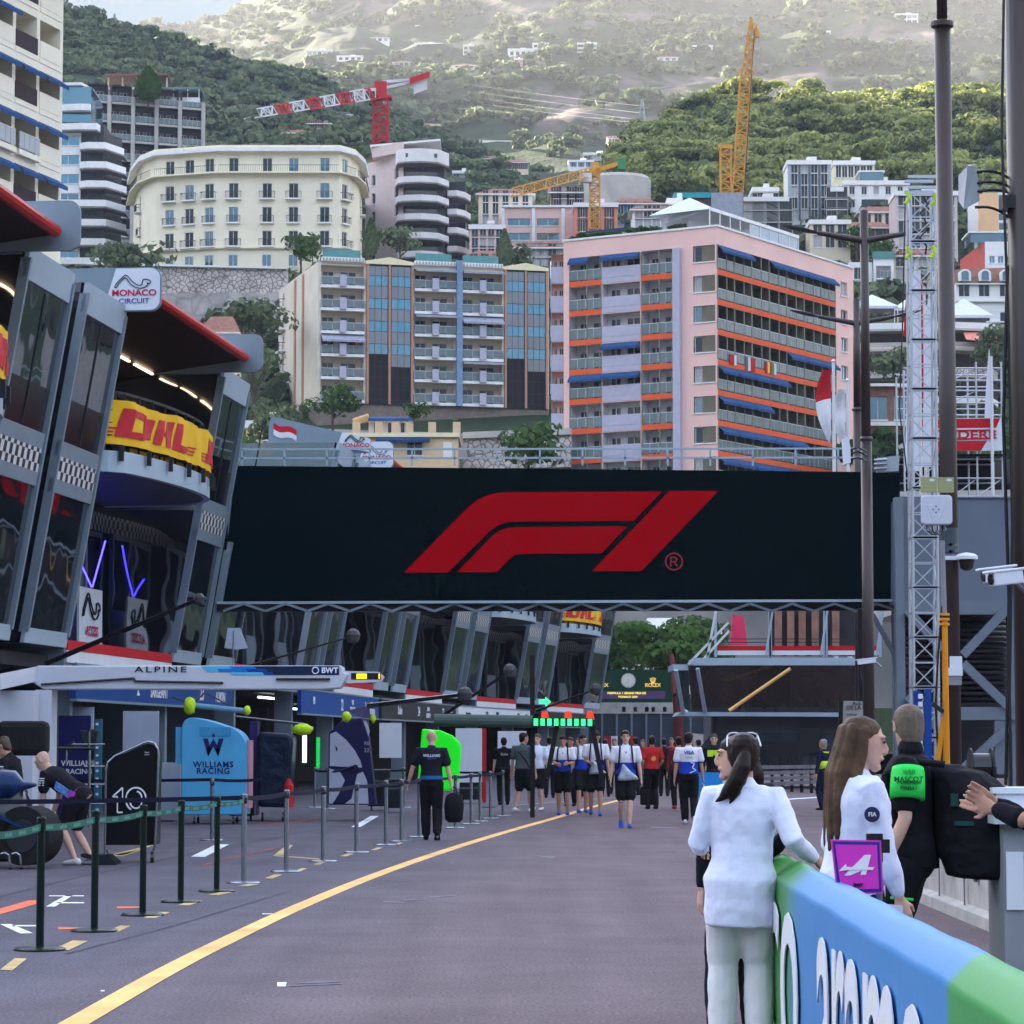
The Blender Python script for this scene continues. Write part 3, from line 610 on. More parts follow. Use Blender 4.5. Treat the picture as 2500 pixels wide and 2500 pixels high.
# lintel ledges, long top balcony, cornice
def f(m):
    out = lambda p, k: (p[0]*1.0+(p[0]-seg[4][0]-8)*.0, p[1])
    for z, d, hh, mt in ((zt, 1.0, .55, WHITE), (zt+.56, .7, .35, CREAM), (rows[0]-.12, 1.1, .22, CREAM), (rows[3]-.4, .5, .25, CREAM)):
        ring = []
        for k, p in enumerate(seg):
            a = seg[max(0,k-1)]; c = seg[min(len(seg)-1,k+1)]; dx, dy = c[0]-a[0], c[1]-a[1]; l = math.hypot(dx, dy); ring.append((p[0]+dy/l*d, p[1]-dx/l*d, p[0]-dy/l*.3, p[1]+dx/l*.3))
        for a, c in zip(ring[:-1], ring[1:]):
            m.hexa([(a[0],a[1],z),(c[0],c[1],z),(c[2],c[3],z),(a[2],a[3],z),(a[0],a[1],z+hh),(c[0],c[1],z+hh),(c[2],c[3],z+hh),(a[2],a[3],z+hh)], mt)
h4.part('cornice', f)
def f(m):
    d = 1.05
    for k, (a, c) in enumerate(zip(seg[:-1], seg[1:])):
        dx, dy = c[0]-a[0], c[1]-a[1]; l = math.hypot(dx, dy); nx, ny = dy/l*d, -dx/l*d; z = rows[0]
        A, C = Vector((a[0]+nx,a[1]+ny,z+1.0)), Vector((c[0]+nx,c[1]+ny,z+1.0)); m.beam(A, C, .05, .06, IRON)
        n = max(2, int(l/.3))
        for i in range(n): q = A.lerp(C, i/n); m.beam(q, q-Vector((0,0,.95)), .03, .03, IRON)
h4.part('railing', f)
h4.mb.face([(p[0], p[1], zt+.2) for p in seg]+[(seg[-1][0]-1, 440, zt+.2), (seg[0][0]+1, 440, zt+.2)], GRY); h4.done()
def awn(w, m=BLUEA, d=1.0, drop=.7):
    k = ('awn', round(w,2), m.name, d, drop)
    if k not in WC:
        b = MB(); b.hexa([(0,-d,-drop),(w,-d,-drop),(w,0,-.06),(0,0,-.06),(0,-d,-drop+.05),(w,-d,-drop+.05),(w,0,0),(0,0,0)], m); b.box(0,w,-d-.02,-d,-drop-.2,-drop+.04,m); WC[k] = b.mesh('awning')
    return WC[k]
for k, (px, w) in enumerate(((395,6),(440,9),(560,5),(700,4),(800,3))):
    P = W(px, 366, 404); rg = random.Random(k); sp = [(P.x+rg.uniform(0,w*1.6), 404+rg.uniform(0,3), zt+1.0+rg.uniform(0,.5), rg.uniform(.7,1.3), .8) for _ in range(7)]
    o = scatter('roof_garden', sp, PR_M, LEAF3, rg); tag(o, ['dark clipped hedge at the left of the cream hotel roof','low hedge along the cream hotel roof next to the beige pavilion','leafy shrubs above the middle of the cream hotel roof','shrubs near the right end of the cream hotel roof beside the crane','small bush on the far right of the cream hotel roof'][k], 'hedge', 'roof plants on the cream hotel')
# ------------------------------------------------------------- retaining wall below it
def stone_mat(name, c0, c1, sc=1.6):
    m = bpy.data.materials.new(name); m.use_nodes = True; n = m.node_tree.nodes; l = m.node_tree.links; b = n['Principled BSDF']; b.inputs['Roughness'].default_value = .9
    t = n.new('ShaderNodeTexCoord'); v = n.new('ShaderNodeTexVoronoi'); v.feature = 'DISTANCE_TO_EDGE'; v.inputs['Scale'].default_value = sc; l.new(t.outputs['Object'], v.inputs['Vector'])
    r = n.new('ShaderNodeValToRGB'); r.color_ramp.elements[0].position = .03; r.color_ramp.elements[1].position = .12; r.color_ramp.elements[0].color = (*c0,1); r.color_ramp.elements[1].color = (*c1,1); l.new(v.outputs[0], r.inputs[0])
    z = n.new('ShaderNodeTexNoise'); z.inputs['Scale'].default_value = .35; z.inputs['Detail'].default_value = 7; l.new(t.outputs['Object'], z.inputs['Vector'])
    x = n.new('ShaderNodeMixRGB'); x.blend_type = 'MULTIPLY'; x.inputs[0].default_value = .8; r2 = n.new('ShaderNodeMapRange'); r2.inputs[1].default_value = .35; r2.inputs[2].default_value = .65; r2.inputs[3].default_value = .6; r2.inputs[4].default_value = 1.15
    l.new(z.outputs[0], r2.inputs[0]); l.new(r.outputs[0], x.inputs[1]); l.new(r2.outputs[0], x.inputs[2]); l.new(x.outputs[0], b.inputs['Base Color'])
    bm = n.new('ShaderNodeBump'); bm.inputs['Strength'].default_value = .8; bm.inputs['Distance'].default_value = .1; l.new(v.outputs[0], bm.inputs['Height']); l.new(bm.outputs[0], b.inputs['Normal']); return m
STONE = stone_mat('stone_masonry', (.20,.17,.15), (.60,.54,.49)); STONE2 = stone_mat('rough_plaster_masonry', (.40,.36,.34), (.50,.46,.43), .5)
t = thing('retaining_wall', 'tall stone retaining wall under the cream hotel', 'wall', tuple(W(470, 790, 385))); m_ = MB()
A, B = W(290, 700, 384), W(700, 700, 386); z1, z2, z3 = Zp(638,385), Zp(712,385), Zp(830,385)
m_.slab([(A.x-4,388,z2),(B.x,386,z2+.0),(B.x,386,Zp(655,385)),(A.x-4,388,z1)], (0,3,0), STONE); m_.slab([(A.x-4,387.3,z3),(B.x,385.3,z3),(B.x,385.3,z2-.01),(A.x-4,387.3,z2-.01)], (0,3,0), STONE2); m_.build('masonry', t)
m_ = MB(); m_.slab([(A.x-5,387.4,z1),(B.x,385.4,Zp(655,385)),(B.x,385.4,Zp(652,385)),(A.x-5,387.4,z1+.35)], (0,.9,0), WHITE); m_.build('coping', t)
t = thing('retaining_wall', 'long grey and stone garden wall right of the apricot villa', 'wall', tuple(W(1250,1110,268))); m_ = MB()
A, B = W(1130,1110,268), W(1395,1110,266); C_ = W(560,1110,300); m_.slab([(C_.x,300,0),(A.x,300,0),(A.x,300,Zp(1058,300)),(C_.x,300,Zp(1040,300))], (0,2,0), STONE2); m_.slab([(A.x,268,Zp(1145,268)),(B.x,266,Zp(1145,268)),(B.x,266,Zp(1062,266)),(A.x,268,Zp(1072,268))], (0,2,0), STONE); m_.build('masonry', t)
m_ = MB(); m_.slab([(A.x,267.6,Zp(1071.5,268)),(B.x,265.6,Zp(1061.5,266)),(B.x,265.6,Zp(1046,266)),(A.x,267.6,Zp(1056,268))], (0,1,0), GRY); m_.build('coping', t)
# ------------------------------------------------------------- glass tower building
P, Q = (Xp(776,340,800),340.0), (Xp(1340,347,800),347.0); L = math.hypot(Q[0]-P[0],Q[1]-P[1]); zt = Zp(638,340); S = 2.765; zb = zt-6*S-.45
g6 = Bd('apartment_block', 'cream apartment block with two blue glass bays and white balconies', 'apartment block', (P[0],P[1],zb))
U = lambda px: (px-776)/(1340-776)*L
CW = mat('warm_concrete', (.72,.64,.52), .8, var=.08, scale=.4); GB = mat('blue_mirror_glass', (.26,.48,.62), .04, .9, .06, .2); GG = mat('grey_spandrel_glass', (.30,.31,.33), .12, .5, .1, .3); GK = mat('dark_reflection_glass', (.02,.018,.02), .05, .3, .2); RB = mat('rose_mullion', (.45,.24,.16), .7, var=.05)
zr = [zt-.35-S*(k+1)+.25 for k in range(6)]
bays = [(U(783),U(886)),(U(1008),U(1108)),(U(1124),U(1224))]; tows = [(U(892),U(1003)),(U(1229),U(1334))]
holes = [(a,b,z,z+S-.3,'open') for a,b in bays for z in zr]+[(a,b,zb,zt,'open') for a,b in tows]
g6.wall(P, Q, zb, zt, CW, holes)
for n_, (a, b) in enumerate(bays):
    cm = cell_mesh(b-a, S-.3, 1.5, CW, WHITE, .32, 'glass', RAILG, .55, planter=LAV); 
    for k, z in enumerate(zr):
        g6.put(cm, 'balcony', P, Q, a, z)
        if (n_, k) in ((0,3),(2,2),(1,0),(2,0),(1,2),(2,4)): g6.put(awn(b-a, mat('grey_awning', (.32,.33,.40), .8), 1.3, .9 if (n_,k) in ((0,3),(2,2)) else .3), 'awning', P, Q, a, z+S-.3)
for a, b in tows:
    w = b-a; m_ = MB(); d = Vector((Q[0]-P[0],Q[1]-P[1],0)).normalized(); n = Vector((-d.y,d.x,0)); O = Vector((P[0],P[1],0))+d*a
    pt = lambda u, z, y: O+d*u+n*y+Vector((0,0,z))
    for hf in (0, 1):
        u0 = w*.04+hf*w*.5; cw = w*.42/3
        for c in range(3):
            z = zt-.3
            for r in range(13):
                hh = (1.25 if r % 2 else 1.5) if r else 1.2; zz = max(zb+.05, z-hh); mm = (GB if r % 2 else GG) if r < 8+(1 if hf else 0) else GK  # lower rows: dark colour stands in for the reflection of buildings opposite
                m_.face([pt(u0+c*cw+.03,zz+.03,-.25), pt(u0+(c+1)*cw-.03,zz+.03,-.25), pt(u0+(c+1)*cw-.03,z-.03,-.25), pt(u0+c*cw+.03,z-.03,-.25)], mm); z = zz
                if z <= zb+.1: break
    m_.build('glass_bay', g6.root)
    m_ = MB()
    for u in (-.02, w*.475, w*.97): m_.slab([pt(u,zb,-.4),pt(u+w*.05,zb,-.4),pt(u+w*.05,zt-.1,-.4),pt(u,zt-.1,-.4)], n*.4, RB)
    m_.slab([pt(.05,zb,-.22),pt(w-.05,zb,-.22),pt(w-.05,zt-.1,-.22),pt(.05,zt-.1,-.22)], n*.2, IRON)
    m_.slab([pt(-.2,zt-.1,-.45),pt(w+.2,zt-.1,-.45),pt(w+.2,zt+.25,-.45),pt(w/2,zt+.8,-.45),pt(-.2,zt+.25,-.45)], n*1.2, YEL); m_.build('bay_frame', g6.root)
m_ = MB(); d = Vector((Q[0]-P[0],Q[1]-P[1],0)).normalized(); n = Vector((-d.y,d.x,0)); O = Vector((P[0],P[1],0))
a, b = U(1109), U(1123); m_.slab([O+d*a-n*.9+Vector((0,0,zb)), O+d*b-n*.9+Vector((0,0,zb)), O+d*b-n*.9+Vector((0,0,zt+.7)), O+d*a-n*.9+Vector((0,0,zt+.7))], n*.88, mat('blue_grey_column', (.20,.29,.42), .6)); m_.build('stair_column', g6.root)
def f(m):
    for a, b in bays:
        z = zt+.02; m.slab([O+d*a-n*.5+Vector((0,0,z)), O+d*b-n*.5+Vector((0,0,z)), O+d*b-n*.5+Vector((0,0,z+.5)), O+d*a-n*.5+Vector((0,0,z+.5))], n*.5, WHITE)
        for i in range(13): u = a+(b-a)*(i+.5)/13; m.cb(O+d*u-n*.58+Vector((0,0,z+.25)), .16, .16, .3, GRY)
        m.slab([O+d*(a+.3)+n*.6+Vector((0,0,z+.5)), O+d*(b-.3)+n*.6+Vector((0,0,z+.5)), O+d*(b-.3)+n*.6+Vector((0,0,z+1.6)), O+d*(a+.3)+n*.6+Vector((0,0,z+1.6))], n*.05, mat('teal_glass_rail', (.12,.30,.30), .1, .3))
g6.part('roof_terrace', f)
P0 = (Xp(680,362,800), 362.0); g6.windows(P0, P, zb, zt, CW, [3.0], [z+.3 for z in zr], 1.0, 1.7, 'fr', (GM,GD)); Ls = math.hypot(P[0]-P0[0],P[1]-P0[1])
for z in zr: g6.put(balc_mesh(2.6, .8, IRON), 'balcony', P0, P, 3.0, z+.2)
def f(m):
    dd = Vector((P[0]-P0[0],P[1]-P0[1],0)).normalized(); nn = Vector((-dd.y,dd.x,0)); o = Vector((P0[0],P0[1],0))
    for u in (Ls*.42, Ls*.62): m.slab([o+dd*u-nn*.1+Vector((0,0,zb)), o+dd*(u+1.0)-nn*.1+Vector((0,0,zb)), o+dd*(u+1.0)-nn*.1+Vector((0,0,zt-.3)), o+dd*u-nn*.1+Vector((0,0,zt-.3))], nn*.09, RB)
g6.part('pilaster', f)
g6.mb.face([Vector((P[0],P[1],zt)), Vector((Q[0],Q[1],zt)), Vector((Q[0],365,zt)), Vector((P0[0],365,zt))], CW)
g6.box(P, Q, 14, zb-5, zb-.01, mat('podium_concrete', (.20,.16,.13), .9, var=.2)); g6.done()
# recessed balconies seen between it and the pink block
P2, Q2 = (Xp(1343,352,800),352.0), (Xp(1378,352,800),352.0); b = Bd('apartment_block', 'narrow recessed block with lavender balconies between the glass bay and the pink tower', 'apartment block', (P2[0],352,zb)); w = Q2[0]-P2[0]
zs = [Zp(700+72*k, 352) for k in range(7)]; b.wall(P2, Q2, zb-5, zs[0]+3.2, WHITE, [(0.1,w,z,z+2.6,'open') for z in zs]); cm = cell_mesh(w-.1, 2.6, 1.2, WHITE, WHITE, .2, 'solid', LAV, .9)
for z in zs: b.put(cm, 'balcony', P2, Q2, .1, z)
b.done()
# ------------------------------------------------------------- pink and orange tower block
Pl, Pc, Pr = (Xp(1376,268,850),268.0), (Xp(1752,260,850),260.0), (Xp(2085,283.5,850),283.5)
zt = Zp(553,260); S = 2.79; zb = 8.0; L1 = math.hypot(Pc[0]-Pl[0],Pc[1]-Pl[1]); L2 = math.hypot(Pr[0]-Pc[0],Pr[1]-Pc[1])
p7 = Bd('tower_block', 'pink ten storey block with orange balcony bands and blue awnings', 'tower block', (Pc[0],Pc[1],zb))
zr = [Zp(676,264.5)-S*k for k in range(12)]; U = lambda px: (px-1376)/(1752-1376)*L1
LW = mat('lilac_white_render', (.62,.57,.58), .8, var=.06); POST = mat('bronze_post', (.22,.21,.16), .5, .3, .1)
bay = [(U(1391),U(1471)),(U(1473),U(1566)),(U(1569),U(1649)),(U(1695),U(1747))]
H = [(a,b,z+(0 if i != 3 else .75),z+S-.5+.0,'open') for i,(a,b) in enumerate(bay) for z in zr[:]]
p7.wall(Pl, Pc, zb, zt, PINK, H)
c0 = cell_mesh(bay[0][1]-bay[0][0], S-.5, 1.5, LW, ORANGE, .5, 'glass', RAILG, 0, posts=POST, door=GM)
c1 = cell_mesh(bay[1][1]-bay[1][0], S-.5, 1.1, LW, LAV, .5, 'solid', LAV, 0, door=GD)
c2 = cell_mesh(bay[2][1]-bay[2][0], S-.5, 1.5, LW, ORANGE, .5, 'glass', RAILG, 0, posts=POST, door=GM)
for k, z in enumerate(zr):
    p7.put(c0, 'balcony', Pl, Pc, bay[0][0], z); p7.put(c1, 'balcony', Pl, Pc, bay[1][0], z+.1); p7.put(c2, 'balcony', Pl, Pc, bay[2][0], z)
    a, b = bay[3]; w = (b-a)/2
    for i in range(2): p7.put(window_mesh(w-.1, S-1.3, 'plain', [GM,GC,GS][(k+i) % 3]), 'window', Pl, Pc, a+w*(i+.5), z+.77)
    if k in (0, 3, 4): p7.put(awn(bay[1][1]-bay[1][0], BLUEA, .5, .45), 'awning', Pl, Pc, bay[1][0], z+S-.52)
    if k in (0, 4): p7.put(awn((bay[0][1]-bay[0][0])*(.62 if k == 0 else 1), BLUEA, .4, .5), 'awning', Pl, Pc, bay[0][0], z+S-.52)
U2 = lambda px: L2*interp(px, [(1752,0),(1794,.115),(1836,.235),(1879,.36),(1921,.485),(1963,.615),(2003,.745),(2037,.855),(2085,1)])
B2_ = [(U2(a)+.06, U2(b)-.06) for a, b in zip((1752,1794,1836,1879,1921,1963,2003), (1794,1836,1879,1921,1963,2003,2037))]
p7.windows(Pc, Pr, zb, zt, PINK, [U2(2060)], [z+.9 for z in zr], 1.5, 1.4, 'fr', (GS,GD,GC), extra=[(B2_[0][0],B2_[-1][1],z,z+S-.5,'open') for z in zr])
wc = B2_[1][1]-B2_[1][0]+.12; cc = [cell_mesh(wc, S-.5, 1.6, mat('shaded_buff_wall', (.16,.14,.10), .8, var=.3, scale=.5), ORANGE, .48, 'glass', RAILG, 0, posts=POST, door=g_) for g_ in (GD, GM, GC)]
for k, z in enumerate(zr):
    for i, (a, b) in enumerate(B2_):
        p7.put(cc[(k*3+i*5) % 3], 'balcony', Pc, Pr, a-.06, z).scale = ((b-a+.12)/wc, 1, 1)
        if (k == 0 and i not in (2,)) or (k == 4 and i < 4) or k in (5,) and i < 3 or (k == 6 and i < 5) or (k == 7) or (k == 3 and i > 3): p7.put(awn(b-a, BLUEA, .55, .55), 'awning', Pc, Pr, a, z+S-.52)
d = Vector((Pc[0]-Pl[0],Pc[1]-Pl[1],0)).normalized(); n = Vector((-d.y,d.x,0)); O = Vector((Pl[0],Pl[1],0))
def f(m):
    for a, b, mm, pr in ((U(1650),U(1667),LAV,.5),(U(1678)-.05,U(1692),LAV,.0)):
        if pr: m.slab([O+d*a-n*pr+Vector((0,0,zb)), O+d*b-n*pr+Vector((0,0,zb)), O+d*b-n*pr+Vector((0,0,zt-1.7)), O+d*a-n*pr+Vector((0,0,zt-1.7))], n*(pr-.01), mm)
p7.part('pilaster', f)
d2 = Vector((Pr[0]-Pc[0],Pr[1]-Pc[1],0)).normalized(); n2 = Vector((-d2.y,d2.x,0)); O2 = Vector((Pc[0],Pc[1],0)); Bk = Vector((Pl[0],Pl[1],0))+n*20; Bk2 = Vector((Pr[0],Pr[1],0))+n2*10
p7.mb.face([O+Vector((0,0,zt)), O2+Vector((0,0,zt)), Vector((Pr[0],Pr[1],zt)), Bk2+Vector((0,0,zt)), Bk+Vector((0,0,zt))], GRY); Z = lambda p, z: Vector((p[0],p[1],z))
p7.mb.face([Z(Bk,zb), Z(Pl,zb), Z(Pl,zt), Z(Bk,zt)], PINK); p7.mb.face([Z(Pr,zb), Z(Bk2,zb), Z(Bk2,zt), Z(Pr,zt)], PINK)
p7.done()
def f(m):
    for a, c, nn in ((Z(Pl,zt), Z(Pc,zt), n), (Z(Pc,zt), Z(Pr,zt), n2)): m.slab([a-nn*.12, c-nn*.12, c-nn*.12+Vector((0,0,.18)), a-nn*.12+Vector((0,0,.18))], nn*.5, WHITE)
p7.part('coping', f)
cm = cell_mesh(1.9, S-.6, 1.0, PINK, LAV, .5, 'solid', LAV, 0)
for k, z in enumerate(zr[:8]):                       # side balconies on the left end
    o = p7.put(cm, 'side_balcony', (Pl[0]-1.15,Pl[1]+.5), (Pl[0]+.0,Pl[1]+.3), 0, z+.6); o.scale = (.62,1,1)
# marquee tent and hedges on its roof
t = thing('marquee_tent', 'white marquee tent with clear sides on the pink tower roof', 'tent', tuple(Z(Pc,zt))); m_ = MB(); TW = mat('tent_fabric', (.62,.66,.70), .6, var=.05)
a0, a1 = O2+d2*.8+n2*1.2, O2+d2*18.5+n2*1.2; wv = n2*6.5; ev, rd = Vector((0,0,zt+1.9)), Vector((0,0,zt+3.6))
m_.face([a0+ev, a1+ev, a1+wv*.5+rd-Vector((0,0,.9)), a0+d2*2+wv*.5+rd], TW); m_.face([a0+wv+ev, a0+d2*2+wv*.5+rd, a1+wv*.5+rd-Vector((0,0,.9)), a1+wv+ev], TW); lf = a0-d2*1.5+n2*6.5-Vector((0,0,0))
m_.face([a0+wv+ev, a0+ev, a0+d2*2+wv*.5+rd], TW); l2 = a0-d*5.5+n*1.5; m_.face([l2+Vector((0,0,zt+1.2)), a0+ev, a0+d2*2+wv*.5+rd], TW); m_.face([l2+Vector((0,0,zt+1.2)), a0+d2*2+wv*.5+rd, l2+n*5+Vector((0,0,zt+1.2))], TW); m_.build('tent_roof', t)
m_ = MB()
for i in range(10): q = a0.lerp(a1, i/9); m_.beam(q+Vector((0,0,zt+.2)), q+ev, .1, .1, WHITE)
m_.beam(a0+ev, a1+ev, .2, .3, WHITE); m_.build('tent_frame', t); m_ = MB()
for i in range(4, 9): q, r_ = a0.lerp(a1, i/9), a0.lerp(a1, (i+.9)/9); m_.slab([q+Vector((0,0,zt+.2)), r_+Vector((0,0,zt+.2)), r_+Vector((0,0,zt+1.7)), q+Vector((0,0,zt+1.7))], n2*.03, mat('clear_sheet', (.35,.42,.50), .2, .2, .1))
m_.build('tent_side', t)
for i, (u0, u1, lb) in enumerate(((.4,5.3,'left of two green planted hedges on the pink tower roof'),(6.6,12.5,'right of two green planted hedges on the pink tower roof'))):
    rg = random.Random(i+3); sp = [(*(O+d*rg.uniform(u0,u1)+n*rg.uniform(.3,1.0)).xy, zt+.3+rg.uniform(0,.3), rg.uniform(.4,.65), .8) for _ in range(26)]
    tag(scatter('hedge', sp, PR_M, LEAF3, rg), lb, 'hedge', 'hedges on the pink tower')
t = thing('canopy', 'blue flat awning frame on the pink tower roof', 'awning', tuple(O+d*3+n*2+Vector((0,0,zt)))); m_ = MB(); q = O+d*.8+n*3; m_.hexa([q+Vector((0,0,zt+1.2)), q+d*4.5+Vector((0,0,zt+1.2)), q+d*4.5+n*3+Vector((0,0,zt+1.6)), q+n*3+Vector((0,0,zt+1.6)), q+Vector((0,0,zt+1.4)), q+d*4.5+Vector((0,0,zt+1.4)), q+d*4.5+n*3+Vector((0,0,zt+1.8)), q+n*3+Vector((0,0,zt+1.8))], mat('navy_awning', (.02,.05,.13), .8)); m_.build('fabric', t)
m_ = MB(); [m_.beam(q+d*u+Vector((0,0,zt)), q+d*u+Vector((0,0,zt+1.2)), .08, .08, WHITE) for u in (0, 4.5)]; m_.build('leg', t)
# ------------------------------------------------------------- flags hung from the pink block's balcony rails
RED = mat('flag_red', (.45,.015,.02), .8, var=.1); FW = mat('flag_white', (.6,.6,.62), .8, var=.08)
def hung(px, py, w, h, mats, label, k, name='flag'):
    u = U2(px); q = O2+d2*u-n2*.12; z = Zp(py, 260+(px-1752)*.071); m_ = MB()
    for i, mm in enumerate(mats):
        x0, x1 = w*i/len(mats), w*(i+1)/len(mats); m_.slab([q+d2*x0+Vector((0,0,z-h)), q+d2*x1+Vector((0,0,z-h*.96)), q+d2*x1+Vector((0,0,z)), q+d2*x0+Vector((0,0,z))], n2*.04, mm)
    tag(m_.build(name), label, 'flag', 'flags hung on the pink block')
hung(1779, 865, 1.3, .95, [RED,RED,FW], 'red flag with white edge on the pink block, leftmost of the hung flags', 0)
hung(1818, 872, 1.9, 1.3, [mat('flag_grey', (.12,.12,.14), .8),FW,RED,RED], 'black white and red bundle of flags over a balcony rail', 1)
hung(1866, 884, 2.2, 1.1, [RED,mat('flag_yellow', (.75,.5,.02), .8),RED,mat('flag_green', (.02,.25,.08), .8),FW], 'red and yellow banner beside a green white flag on the pink block', 2)
# ------------------------------------------------------------- more town buildings
def prism_ring(m, pts, z0, z1, th, mm, closed=False, lo=None):
    """a parapet following plan points, thickness th towards +Y"""
    for a, c in zip(pts[:-1], pts[1:]):
        dx, dy = c[0]-a[0], c[1]-a[1]; l = math.hypot(dx, dy); n = Vector((-dy/l*th, dx/l*th, 0)); m.slab([(a[0],a[1],z0),(c[0],c[1],z0),(c[0],c[1],z1),(a[0],a[1],z1)], n, mm)
def tier(root, pts, z, hp, mm, sofm, depth=5, name='balcony'):
    """one curved balcony: floor slab and parapet"""
    m = MB(); b = [(p[0], p[1]+depth) for p in pts[::-1]]; m.slab([(p[0],p[1],z) for p in pts]+[(p[0],p[1],z) for p in b], (0,0,.25), sofm); prism_ring(m, pts, z+.26, z+hp, .15, mm)
    return m.build(name, root)
# near cream block, top left
P, Q = (-29.4-1.2, 155.0), (-26.75, 168.0); P = (-26.75-.32*30, 168-30.0)
zt = 48.0; LW_ = mat('ivory_render', (.82,.76,.60), .8, var=.05, scale=.3)
b1 = Bd('apartment_block', 'ivory apartment block with deep loggias and blue awnings at the top left', 'apartment block', (Q[0],Q[1],3)); L = math.hypot(Q[0]-P[0],Q[1]-P[1])
SH = 3.02; zr = [Zp(168, 168)-SH*k-.0 for k in range(-1, 12)]; w3 = 2.75
us = [(L-.35-w3*.95-(w3+.25)*i, L-.35-(w3+.25)*i) for i in range(4)]
b1.wall(P, Q, 3, zt, LW_, [(a,b,z,z+2.25,'open') for a,b in us for z in zr])
for i, (a, b) in enumerate(us):
    cs = cell_mesh(b-a, 2.25, 1.5, LW_, LW_, .3, 'solid', mat('dark_panel', (.035,.02,.025), .6) if i == 1 else LW_, 0, door=GD); cg = cell_mesh(b-a, 2.25, 1.5, LW_, LW_, .3, 'glass', RAILL, .3 if i else 0, door=GM)
    for k, z in enumerate(zr):
        b1.put(cg if (k % 4 == 3 and i) else cs, 'balcony', P, Q, a, z)
        if k not in (1, 5) or i == 2: b1.put(awn(b-a, BLUEA, .6, .45), 'awning', P, Q, a, z+2.24)
b1.mb.face([(Q[0],Q[1],3),(Q[0]-14,Q[1]+6,3),(Q[0]-14,Q[1]+6,zt),(Q[0],Q[1],zt)], LW_); b1.mb.face([(P[0],P[1],zt),(Q[0],Q[1],zt),(Q[0]-14,Q[1]+6,zt),(P[0]-14,P[1]+6,zt)], GRY); b1.done()
b1.part('cornice', lambda m: m.slab([(P[0]+.5,P[1],zt),(Q[0]+.5,Q[1]+.3,zt),(Q[0]+.5,Q[1]+.3,zt+.3),(P[0]+.5,P[1],zt+.3)], (-1,0,0), WHITE))
# white stepped block
Y = 430.0; X_ = lambda px: Xp(px, Y, 400); zb = Zp(700, Y)
b2 = Bd('apartment_block', 'white stepped block with polygonal balconies and blue glazed upper floors', 'apartment block', (X_(137),Y,zb)); zt = Zp(210, Y); S = 2.95; zr = [Zp(262, Y)-S*k for k in range(9)]
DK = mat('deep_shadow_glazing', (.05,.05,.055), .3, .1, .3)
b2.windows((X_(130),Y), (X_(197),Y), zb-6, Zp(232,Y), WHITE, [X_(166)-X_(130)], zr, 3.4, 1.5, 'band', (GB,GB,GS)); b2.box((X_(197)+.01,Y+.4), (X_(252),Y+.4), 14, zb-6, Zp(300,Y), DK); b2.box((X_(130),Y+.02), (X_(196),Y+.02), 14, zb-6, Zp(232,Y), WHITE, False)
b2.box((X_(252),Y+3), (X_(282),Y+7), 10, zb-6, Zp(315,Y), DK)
b2.box((X_(140),Y-.5), (X_(222),Y-.5), 12, Zp(300,Y), Zp(213,Y), GB); b2.done()
for k, z in enumerate(zr):
    e = [218,252,295][k] if k < 3 else 302-2*(k % 2); s = 137 if k < 2 else (197 if k < 5 else (137 if k != 5 else 150))
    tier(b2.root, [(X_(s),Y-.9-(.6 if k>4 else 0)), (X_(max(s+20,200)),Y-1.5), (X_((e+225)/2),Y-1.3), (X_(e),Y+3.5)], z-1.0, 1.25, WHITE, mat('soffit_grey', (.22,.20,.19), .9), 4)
b2.part('roof', lambda m: m.slab([(X_(137),Y-1,Zp(212,Y)),(X_(200),Y-1.4,Zp(212,Y)),(X_(218),Y+3,Zp(212,Y)),(X_(218),Y+12,Zp(212,Y)),(X_(137),Y+12,Zp(212,Y))], (0,0,.4), WHITE))
# grey frame block behind
Y = 480.0; X_ = lambda px: Xp(px, Y, 400); b3 = Bd('apartment_block', 'grey concrete frame block with terraces and pergolas on its roof', 'apartment block', (X_(215),Y,Zp(640,Y)))
P, Q = (X_(215),Y-3), (X_(490),Y+4); L = math.hypot(Q[0]-P[0],Q[1]-P[1]); S = 3.25; zr = [Zp(300,Y)-S*k for k in range(-1,7)]; n_ = 5; w = L/n_
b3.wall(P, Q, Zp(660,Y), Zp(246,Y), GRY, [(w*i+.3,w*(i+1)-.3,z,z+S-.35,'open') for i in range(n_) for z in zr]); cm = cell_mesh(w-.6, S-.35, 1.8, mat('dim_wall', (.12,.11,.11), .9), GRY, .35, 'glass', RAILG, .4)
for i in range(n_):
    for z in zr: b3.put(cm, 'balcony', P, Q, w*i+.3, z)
b3.box(P, Q, 14, Zp(660,Y), Zp(246,Y), GRY, False); b3.done()
def f(m):
    for i in range(n_+1): q = Vector((P[0]+(Q[0]-P[0])*i/n_, P[1]+(Q[1]-P[1])*i/n_-.5, 0)); m.cb(q+Vector((0,0,(Zp(640,Y)+Zp(240,Y))/2)), .6, .8, Zp(240,Y)-Zp(640,Y), GRY)
b3.part('frame', f)
